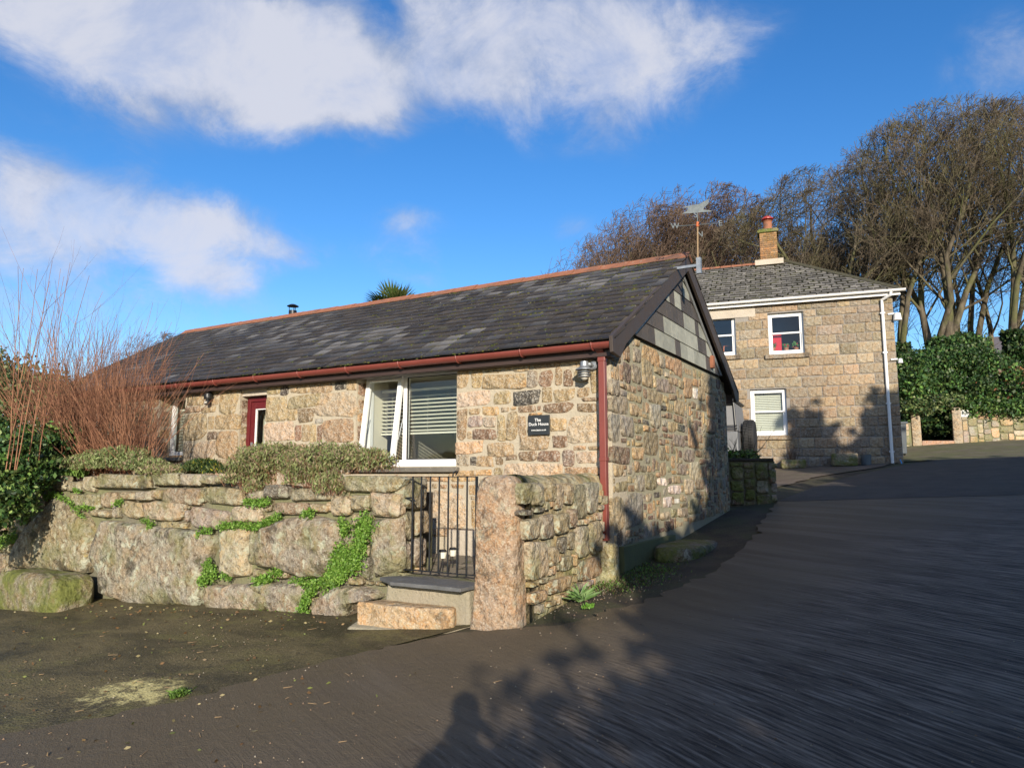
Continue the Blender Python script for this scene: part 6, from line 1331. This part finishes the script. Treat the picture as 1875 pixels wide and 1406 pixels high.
C = blobs(rg, [ell(20, 850, 9.6, .55, .42), ell(-40, 830, 9.8, .6, .55), ell(75, 815, 10.2, .5, .25), ell(15, 920, 9.2, .32, .22), ell(130, 805, 10.4, .38, .2), ell(-50, 940, 9.0, .45, .4), ell(60, 870, 9.5, .28, .2)], 19000, 260, .2, .5); leaves('foliage', C, .042, rg, m_leafg, GR + DKG + [(.14, .19, .05)], parent=t)
t = thing('dark_evergreen', (-13.5, 8.6, 1), 'dark evergreen bush behind the red-brown stems at far left', 'bush'); C = blobs(rg, [ell(20, 710, 13, .8, .45), ell(-40, 690, 13, .8, .5), ell(90, 730, 13.2, .7, .4), ell(60, 740, 12.6, .9, .5), ell(-20, 740, 12.6, .9, .5), ell(150, 730, 14.4, .5, .3)], 14000, 220, .2, .45); leaves('foliage', C, .05, rg, m_leaf, DKG + OLV + [(.14, .08, .04)], parent=t)

# ---- herbs on the wall top
def mound(label, E_, n, cols, name, size=.03, cat='plant', mat=m_herb, upw=1.1, stemn=0, sc=(.10, .055, .04)):
    c0 = np.mean([e[:3] for e in E_], axis=0); t = thing(name, (c0[0], c0[1], 1.55), label, cat)
    C = []; 
    for e in E_:
        m = int(n * e[3] * e[5] / sum(q[3] * q[5] for q in E_)); d = rndv(m, rg); d[:, 2] = np.where(d[:, 2] < -.35, -d[:, 2], d[:, 2]); r = rg.uniform(.55, 1.05, (m, 1)) * (1 + .10 * np.sin(d[:, :1] * 9) + .08 * np.sin(d[:, 1:2] * 13)); C.append(np.array(e[:3]) + d * r * np.array(e[3:6]))
    C = np.concatenate(C); leaves('foliage', C, size, rg, mat, cols, up=(0, 0, upw), elong=3.2, parent=t, var=.35)
    if stemn:
        s_ = MB()
        for k in range(stemn):
            e = E_[rr.randrange(len(E_))]; a = np.array([e[0] + rr.gauss(0, e[3] * .45), e[1] + rr.gauss(0, e[4] * .4), e[2] - e[5] * .5]); d = np.array([rr.gauss(0, .5) + (a[0] - e[0]) / e[3] * .6, rr.gauss(-.2, .5), 1]); d /= np.linalg.norm(d); L = e[5] * rr.uniform(.9, 1.5); s_.tube([a, a + d * L * .5, a + d * L + (0, 0, .02)], [.0022, .0018, .001], 3, cap=False)
        s_.build('stems', m_stem if sc else m_twig, t)
    return t
def EW(px_, py_, Y, rx, rz, ry=None): r = ray(px_, py_); q = C0 + r * (Y / r[1]); return (q[0], q[1], q[2], rx, ry or min(rx, .3), rz)
HB = [(.19, .24, .09), (.24, .29, .12), (.13, .17, .06), (.28, .30, .15)]; BR = [(.24, .18, .12), (.22, .24, .10), (.30, .23, .15), (.17, .18, .07), (.26, .28, .13)]
mound('spreading green heath-like shrub on the left of the wall top', [EW(205, 848, 5.75, .62, .20), EW(150, 852, 5.75, .4, .14), EW(265, 855, 5.75, .35, .12), EW(235, 838, 5.85, .35, .16)], 15000, HB + HB + BR[:2], 'low_shrub', .015, stemn=260)
mound('bright grassy tuft at the left end of the wall top', [EW(105, 862, 5.7, .22, .12), EW(130, 866, 5.65, .2, .07)], 1600, [(.14, .24, .05), (.20, .30, .08)], 'grass_tuft', .035, 'plant', m_herb, 1.6)
mound('thin brownish trailing plant between the green and dark shrubs', [EW(320, 865, 5.7, .3, .075), EW(290, 862, 5.7, .25, .08)], 3600, BR, 'trailing_plant', .018, stemn=90)
mound('small dark green cushion plant below the wall beside the door', [EW(372, 855, 5.75, .22, .09), EW(400, 862, 5.75, .2, .06)], 3600, DKG + OLV[:2] + [(.25, .24, .03)], 'cushion_plant', .018)
mound('bushy grey-green shrub on the wall below the maroon door', [EW(480, 850, 5.72, .36, .22), EW(455, 872, 5.6, .26, .22), EW(520, 846, 5.78, .32, .2), EW(465, 895, 5.5, .13, .10, .1)], 13500, HB[:3] + BR + BR, 'low_shrub', .014, stemn=260)
mound('largest shrub, spilling over the wall below the open window', [EW(590, 850, 5.72, .40, .22), EW(640, 850, 5.74, .36, .2), EW(560, 872, 5.55, .28, .24, .16), EW(682, 850, 5.78, .24, .16), EW(605, 892, 5.48, .22, .16, .12), EW(540, 855, 5.75, .22, .18)], 17000, HB[:3] + BR + BR, 'low_shrub', .014, stemn=360)
# ---- creeping green plant in the joints
C = []; rg2 = np.random.default_rng(8)
def run(P, w_, n, sc=S1, ox=0, oy=780, fr=RW, d=.09):
    q = [fr.px(ox + x * sc, oy + y * sc) for x, y in P]
    for _ in range(n):
        i = rg2.integers(0, len(q) - 1); t = rg2.uniform(); a, b = np.array(q[i]), np.array(q[i + 1]); p = a * (1 - t) + b * t + rg2.normal(size=2) * w_; C.append(fr.p(p[0], d + rg2.uniform(-.04, .02), p[1]))
run([(1205, 535), (1300, 525), (1400, 540), (1470, 510), (1530, 480)], .022, 1500); run([(1340, 405), (1410, 415), (1475, 400)], .022, 550); run([(1650, 480), (1690, 455), (1700, 480)], .025, 280); run([(1090, 585), (1120, 560), (1165, 555)], .02, 280)
run([(1105, 840), (1140, 790), (1150, 730), (1185, 790), (1130, 830)], .03, 1100); run([(1400, 835), (1460, 810), (1540, 770)], .03, 800); run([(1590, 820), (1700, 840), (1800, 820), (1870, 800)], .028, 1000)
run([(1815, 780), (1850, 730), (1870, 690)], .035, 600); run([(1640, 1000), (1660, 940), (1690, 890), (1720, 850)], .03, 1100); run([(1330, 995), (1450, 1005), (1600, 1010), (1700, 1010)], .022, 1100); run([(270, 385), (320, 362), (400, 400), (480, 490)], .022, 700)
run([(150, 520), (190, 460), (230, 420)], .03, 500); run([(0, 640), (50, 610), (110, 590)], .05, 900); run([(790, 500), (850, 520), (830, 545)], .02, 250); run([(640, 420), (690, 400)], .02, 150); run([(430, 340), (460, 350)], .015, 100); run([(460, 430), (530, 440)], .015, 200); run([(1220, 790), (1260, 810)], .02, 180)
run([(20, 790), (60, 740), (120, 700), (180, 660), (220, 560), (240, 470), (260, 440)], .055, 4200, .30933, 600, 820); run([(110, 430), (135, 470), (130, 500)], .03, 400, .30933, 600, 820); run([(60, 640), (150, 600), (200, 700)], .05, 1400, .30933, 600, 820); run([(800,1000),(870,1010)], .02, 0)
tag(leaves('creeping_plant', C, .020, rg, m_leaf, [(.12, .24, .03), (.17, .31, .05), (.08, .17, .02), (.22, .34, .07)], elong=1.15), 'bright green creeping plant growing in the joints of the garden wall', 'creeper', kind='stuff')
# moss in the verge, weeds, grass
def grass(name, label, pts, n, h, cols, spread=.1, kind=None, cat='grass', w_=.006, lean=.5):
    P = np.array(pts)[rg.integers(0, len(pts), n)] + np.hstack([rg.normal(size=(n, 2)) * spread, np.zeros((n, 1))]); P[:, 2] = G(P[:, 0], P[:, 1]) + .005
    hh = h * rg.uniform(.4, 1.2, n)[:, None]; d = np.hstack([rg.normal(size=(n, 2)) * lean, np.ones((n, 1))]); d /= np.linalg.norm(d, axis=1)[:, None]; s = np.cross(d, rndv(n, rg)); s /= np.linalg.norm(s, axis=1)[:, None]
    V = np.stack([P - s * w_, P + s * w_, P + d * hh * .6 + s * w_ * .7, P + d * hh + np.hstack([d[:, :2] * hh * .4, -hh * .1])], 1).reshape(-1, 3)
    c = np.array(cols)[rg.integers(0, len(cols), n)] * rg.uniform(.7, 1.3, (n, 1)); return tag(obj(name, V, np.arange(4 * n).reshape(n, 4), m_leaf, tint=np.repeat(c, 4, 0)), label, cat, kind=kind)
GC = [(.10, .19, .03), (.15, .25, .05), (.07, .12, .025)]
def gp3(px_, py_, z):
    q = gpt(px_, py_, z); 
    for _ in range(6): q = gpt(px_, py_, float(G(q[0], q[1])))
    return (q[0], q[1], q[2])
vp = [gp3(x, y, .9) for x, y in ((1430, 925), (1450, 918), (1475, 912), (1500, 905), (1525, 895), (1545, 885), (1560, 878), (1440, 905), (1470, 895), (1500, 885), (1420, 915), (1580, 868), (1530, 905), (1480, 920))]
grass('verge_grass', 'ragged grass verge between the courtyard and the drive', vp, 13000, .085, GC + [(.12, .16, .04)], .2, 'stuff', w_=.011)
vp = [gp3(x, y, .6) for x, y in ((1190, 1045), (1230, 1020), (1160, 1060), (1290, 985), (1345, 955), (1120, 1075), (1250, 965))]; grass('wall_foot_moss', 'low moss and weeds along the foot of the gable', vp, 4500, .028, GC + [(.10, .075, .035), (.13, .10, .05)] + [(.04, .06, .015)], .16, 'stuff', 'moss')
grass('grass_clump', 'pale tuft of long grass at the foot of the low side wall', [gp3(1062, 1100, .5)], 70, .17, [(.20, .30, .12), (.15, .27, .08)], .02, lean=.9)
grass('green_weed', 'small bright weed just below the pale grass tuft', [gp3(1077, 1113, .5)], 160, .04, [(.14, .30, .04)], .02)
grass('edge_weed', 'small weeds growing beside the pale worn patch on the ground', [gp3(326, 1274, .2)], 260, .05, GC, .028, 'stuff')
vp = [gp3(x, y, 1.5) for x, y in ((1740, 835), (1790, 840), (1850, 832), (1700, 830), (1860, 845), (1820, 825), (1760, 825))]; grass('lane_weeds', 'scattered weeds on the lane before the far wall', vp, 900, .05, GC, .5, 'stuff')
grass('planter_grass', 'green leaves on the mossy stub wall behind the cottage', [(q[0], q[1], q[2]) for q in [FP.p(x, -.4, 2.05) for x in np.arange(-.1, .8, .1)]], 10, .1, GC, .05) if 0 else None
pl_ = thing('planter_shrub', FP.p(.2, -.4, 2.05), 'low green plant with bare twigs on the mossy stub wall behind the cottage', 'plant'); C = blobs(rg, [(*FP.p(x, -.3, 2.08), .16, .16, .08) for x in (-.1, .1, .3, .5)], 1400, 40, .3, .5); leaves('foliage', C, .05, rg, m_leaf, GC + OLV, parent=pl_)
s_ = MB()
for k in range(12): q = np.array(FP.p(rr.uniform(.05, .5), -.2, 2.05)); d = np.array([rr.gauss(.3, .4), rr.gauss(0, .3), 1]); stem(q, d / np.linalg.norm(d), rr.uniform(.3, .75), .007, s_, 5, .12, .0, 2)
s_.build('twigs', m_bark, pl_)
x_, z_ = FH.px(1450, 840, .3); q = np.array(FH.p(x_, .3, 0)); zt_ = float(G(q[0], q[1])) + .2; tp = thing('trough_twigs', (q[0], q[1], zt_), 'small leafless shrub growing in the low rounded trough', 'shrub'); s_ = MB()
for k in range(26): d = np.array([rr.gauss(0, .4), rr.gauss(0, .3), 1]); stem(np.array([q[0] + rr.gauss(0, .06), q[1], zt_]), d / np.linalg.norm(d), rr.uniform(.25, .6), .006, s_, 5, .1, .02, 2)
s_.build('twigs', m_twigr, tp)
# ---- fallen leaves, twigs, grit
n = 620; X = rg.uniform(-12, -1.5, n); Y = rg.uniform(1.5, 5.3, n); k = rg.uniform(size=n) < .45; Y[k] = 5.3 - np.abs(rg.normal(size=k.sum())) * .22; X[~k] = rg.uniform(-9, -3, (~k).sum()); sel = ~((X > -4.7) & (Y > 4.2)); X, Y = X[sel], Y[sel]
C = np.stack([X, Y, G(X, Y) + .016], 1); d = rndv(len(C), rg) * (1, 1, .12); tag(leaves('fallen_leaves', C, .018, rg, m_leaf, [(.16, .09, .04), (.24, .16, .08), (.13, .07, .03), (.36, .30, .16), (.22, .25, .08)], dirs=d / np.linalg.norm(d, axis=1)[:, None], elong=2.0), 'fallen brown leaves scattered on the yard', 'leaves', kind='stuff')
tw = MB()
for k in range(80):
    x, y = rr.uniform(-9, -2.5), rr.uniform(2, 5.2)
    if x > -4.7 and y > 4.2: continue
    a = rr.uniform(0, 3.14); L = rr.uniform(.02, .09); z = float(G(x, y)) + .014; tw.tube([(x, y, z), (x + L * math.cos(a), y + L * math.sin(a), z + .004)], [.0025, .0015], 4, cap=False, t=None)
tag(tw.build('fallen_twigs', m_tan), 'short dry twigs scattered on the yard', 'twigs', kind='stuff')
C = []; gb = MB()
for k in range(1700):
    if k % 2: x, y = rr.uniform(-6.5, 1.0), rr.uniform(2.2, 7)
    else: t = rr.random(); x, y = -3.6 + 1.2 * t + rr.gauss(0, .2), 4.9 + 2.5 * t + rr.gauss(0, .15)
    if x > -4.7 and x < -2.95 and y > 4.2: continue
    r = rr.uniform(.003, .008) * (1.5 if rr.random() < .04 else 1); z = float(G(x, y)) + .012; V = [(x + r, y, z), (x - r * .6, y + r * .8, z), (x - r * .6, y - r * .8, z), (x, y, z + r * 1.1)]; c = rr.choice([(.24, .16, .11), (.28, .22, .16), (.16, .11, .08), (.34, .30, .25)]); gb.add(V, [(0, 1, 3), (1, 2, 3), (2, 0, 3)], c)
tag(gb.build('grit', m_herb), 'coarse pinkish grit washed over the drive edge', 'grit', kind='stuff')
cg = gp3(420, 1229, .25)

# ---- what stands behind the camera and shades the drive: hedge, evergreens and the photographer
rg3 = np.random.default_rng(77)
def uv_place(u, t): l = np.array([-math.sin(SUN_AZ), math.cos(SUN_AZ)]); r = np.array([l[1], -l[0]]); return r * u + l * t
TE = math.tan(SUN_EL)
def evergreen(u, hsh, t, wdt, lab, name='evergreen_tree'):
    """evergreen whose crown, seen along the sun's rays, sits at u and reaches shadow height hsh"""
    p = uv_place(u, t); ztop = hsh - TE * t; zg_ = float(G(p[0], p[1])); th_ = thing(name, (p[0], p[1], zg_), lab, 'tree', 'evergreens along the right of the drive'); hgt = ztop - zg_
    E_ = [(p[0], p[1], zg_ + hgt * .62, wdt, wdt, hgt * .38), (p[0] + .3, p[1] - .2, zg_ + hgt * .3, wdt * 1.1, wdt * 1.1, hgt * .3), (p[0] - .2, p[1] + .3, zg_ + hgt * .8, wdt * .6, wdt * .6, hgt * .2)]
    C = blobs(rg3, E_, 5200, 200, .25, .1); leaves('crown', C, .30, rg3, m_leaf, DKG, parent=th_)
    a = MB(); a.tube([(p[0], p[1], zg_ - .2), (p[0], p[1], zg_ + hgt * .7)], [.16, .06], 8); a.build('trunk', m_bark, th_)
EV = [(2.1, 3.6, -5.0, .25), (2.9, 3.7, -4.4, .4), (3.6, 4.3, -3.8, .4), (4.75, 6.7, -3.0, .8), (6.0, 6.0, -1.5, .9), (7.2, 5.6, -.2, .9), (8.5, 6.1, 1.2, .9), (9.7, 9.3, 2.4, .45), (10.5, 7.7, 3.2, .8), (11.5, 9.5, 3.6, .5), (12.6, 7.6, 4.2, .9), (13.8, 7.1, 5.0, 1.1)]
for k, (u, h, t, wd_) in enumerate(EV):
    evergreen(u, h, t, wd_, ['lowest', 'rounded low', 'small', 'tall broad', 'broad', 'bushy', 'wide bushy', 'tall narrow', 'mid-height', 'tallest', 'dense', 'last'][k] + ' evergreen right of the drive, out of the camera view, number %d from the near end' % (k + 1) if 0 else ['lowest', 'rounded low', 'small', 'tall broad', 'broad leaning', 'bushy', 'wide bushy', 'tall narrow', 'mid-height', 'tallest narrow', 'dense dark', 'farthest'][k] + ' evergreen standing in the row right of the drive')
hd_ = thing('clipped_hedge', (*uv_place(6, -2), .6), 'thick dark hedge along the right side of the drive', 'hedge'); E_ = []
for u in np.arange(.75, 14.5, .55):
    t = -5.4 + (u - .5) * .78; p = uv_place(u, t); top = min(2.1 + max(0, u - 1.55) * .85, 4.6) - TE * t; zg_ = float(G(p[0], p[1])); top = max(top, zg_ + 1.0); E_.append((p[0], p[1], zg_ + (top - zg_) / 2, .55, .55, (top - zg_) / 2))
C = blobs(rg3, E_, 26000, 600, .35, .1); leaves('foliage', C, .16, rg3, m_leaf, DKG + GR, parent=hd_)
# photographer: one skinned figure standing behind the camera
pp = uv_place(.02, -.55); zf = float(G(pp[0], pp[1])); fwd = np.array([-math.sin(HEAD), math.cos(HEAD), 0]); rt = np.array([math.cos(HEAD), math.sin(HEAD), 0])
def bp(r, f, z): return tuple(np.array([pp[0], pp[1], zf]) + rt * r + fwd * f + ZV * z)
J = {'pel': (0, 0, .98, .155), 'waist': (0, 0, 1.15, .145), 'chest': (0, -.01, 1.38, .17), 'neck': (0, 0, 1.56, .06), 'head0': (0, .02, 1.66, .085), 'head1': (0, .02, 1.76, .09),
     'lsh': (-.19, 0, 1.47, .075), 'lel': (-.30, .12, 1.22, .052), 'lwr': (-.13, .26, 1.50, .034), 'rsh': (.19, 0, 1.47, .075), 'rel': (.30, .12, 1.22, .052), 'rwr': (.13, .26, 1.50, .034),
     'lhip': (-.10, 0, .92, .10), 'lkn': (-.13, .03, .50, .07), 'lan': (-.15, 0, .10, .045), 'lto': (-.17, .18, .04, .04), 'rhip': (.10, 0, .92, .10), 'rkn': (.13, .03, .50, .07), 'ran': (.15, 0, .10, .045), 'rto': (.17, .18, .04, .04)}
nm = list(J); Ed = [('pel', 'waist'), ('waist', 'chest'), ('chest', 'neck'), ('neck', 'head0'), ('head0', 'head1'), ('chest', 'lsh'), ('lsh', 'lel'), ('lel', 'lwr'), ('chest', 'rsh'), ('rsh', 'rel'), ('rel', 'rwr'), ('pel', 'lhip'), ('lhip', 'lkn'), ('lkn', 'lan'), ('lan', 'lto'), ('pel', 'rhip'), ('rhip', 'rkn'), ('rkn', 'ran'), ('ran', 'rto')]
person = thing('person', bp(0, 0, 0), 'person in dark coat photographing the cottage, both hands raised to the face', 'person')
def skinned(name, J, Ed, mat, par, root):
    me = bpy.data.meshes.new(name); nm = list(J); me.from_pydata([tuple(np.array(bp(*J[k][:3])) - wpos(par)) for k in nm], [(nm.index(a), nm.index(b)) for a, b in Ed], []); me.update()
    o = bpy.data.objects.new(name, me); COL.objects.link(o); o.parent = par; me.materials.append(mat); m = o.modifiers.new('skin', 'SKIN'); m.use_smooth_shade = True
    if not me.skin_vertices: 
        with bpy.context.temp_override(object=o, active_object=o): bpy.ops.mesh.customdata_skin_add()
    for i, k in enumerate(nm): me.skin_vertices[0].data[i].radius = (J[k][3],) * 2; me.skin_vertices[0].data[i].use_root = (k == root)
    s = o.modifiers.new('sub', 'SUBSURF'); s.levels = 2; s.render_levels = 2; return o
skinned('body', J, Ed, m_coat, person, 'pel')
def head():
    a = MB(); c = np.array(bp(0, .03, 1.70)); V = []; F = []; n, m = 16, 12
    for i in range(m + 1):
        p = math.pi * i / m; 
        for j in range(n):
            q = 2 * math.pi * j / n; x, y, z = math.sin(p) * math.cos(q), math.sin(p) * math.sin(q), math.cos(p); yy = y * .10; 
            if y > .8 and abs(x) < .25 and -.3 < z < .1: yy += .02
            V.append(c + rt * x * .078 * (1 - .15 * max(0, -z)) + fwd * yy + ZV * z * .125)
    F = [(i * n + j, i * n + (j + 1) % n, (i + 1) * n + (j + 1) % n, (i + 1) * n + j) for i in range(m) for j in range(n)]
    obj('head', V, F, m_skin, person, smooth=True); V2 = [v for v in V]; h = MB(); h.lathe(bp(0, .015, 1.70), [(.086, .0), (.090, .05), (.07, .105), (.02, .135)], 16); h.build('hair', m_hair, person, smooth=True)
head()
for s in (-1, 1):
    JJ = {'w': (s * .13, .26, 1.50, .028), 'p': (s * .085, .30, 1.55, .032)}; ed = [('w', 'p')]
    for f in range(4): JJ['a%d' % f] = (s * (.075 - .006 * f), .325, 1.585 - .018 * f, .0095); JJ['b%d' % f] = (s * (.04 - .006 * f), .345, 1.59 - .018 * f, .0085); JJ['c%d' % f] = (s * .015, .33, 1.588 - .018 * f, .008); ed += [('p', 'a%d' % f), ('a%d' % f, 'b%d' % f), ('b%d' % f, 'c%d' % f)]
    JJ['t1'] = (s * .06, .285, 1.59, .0105); JJ['t2'] = (s * .03, .28, 1.60, .0095); ed += [('p', 't1'), ('t1', 't2')]; skinned('hand', JJ, ed, m_skin, person, 'w')
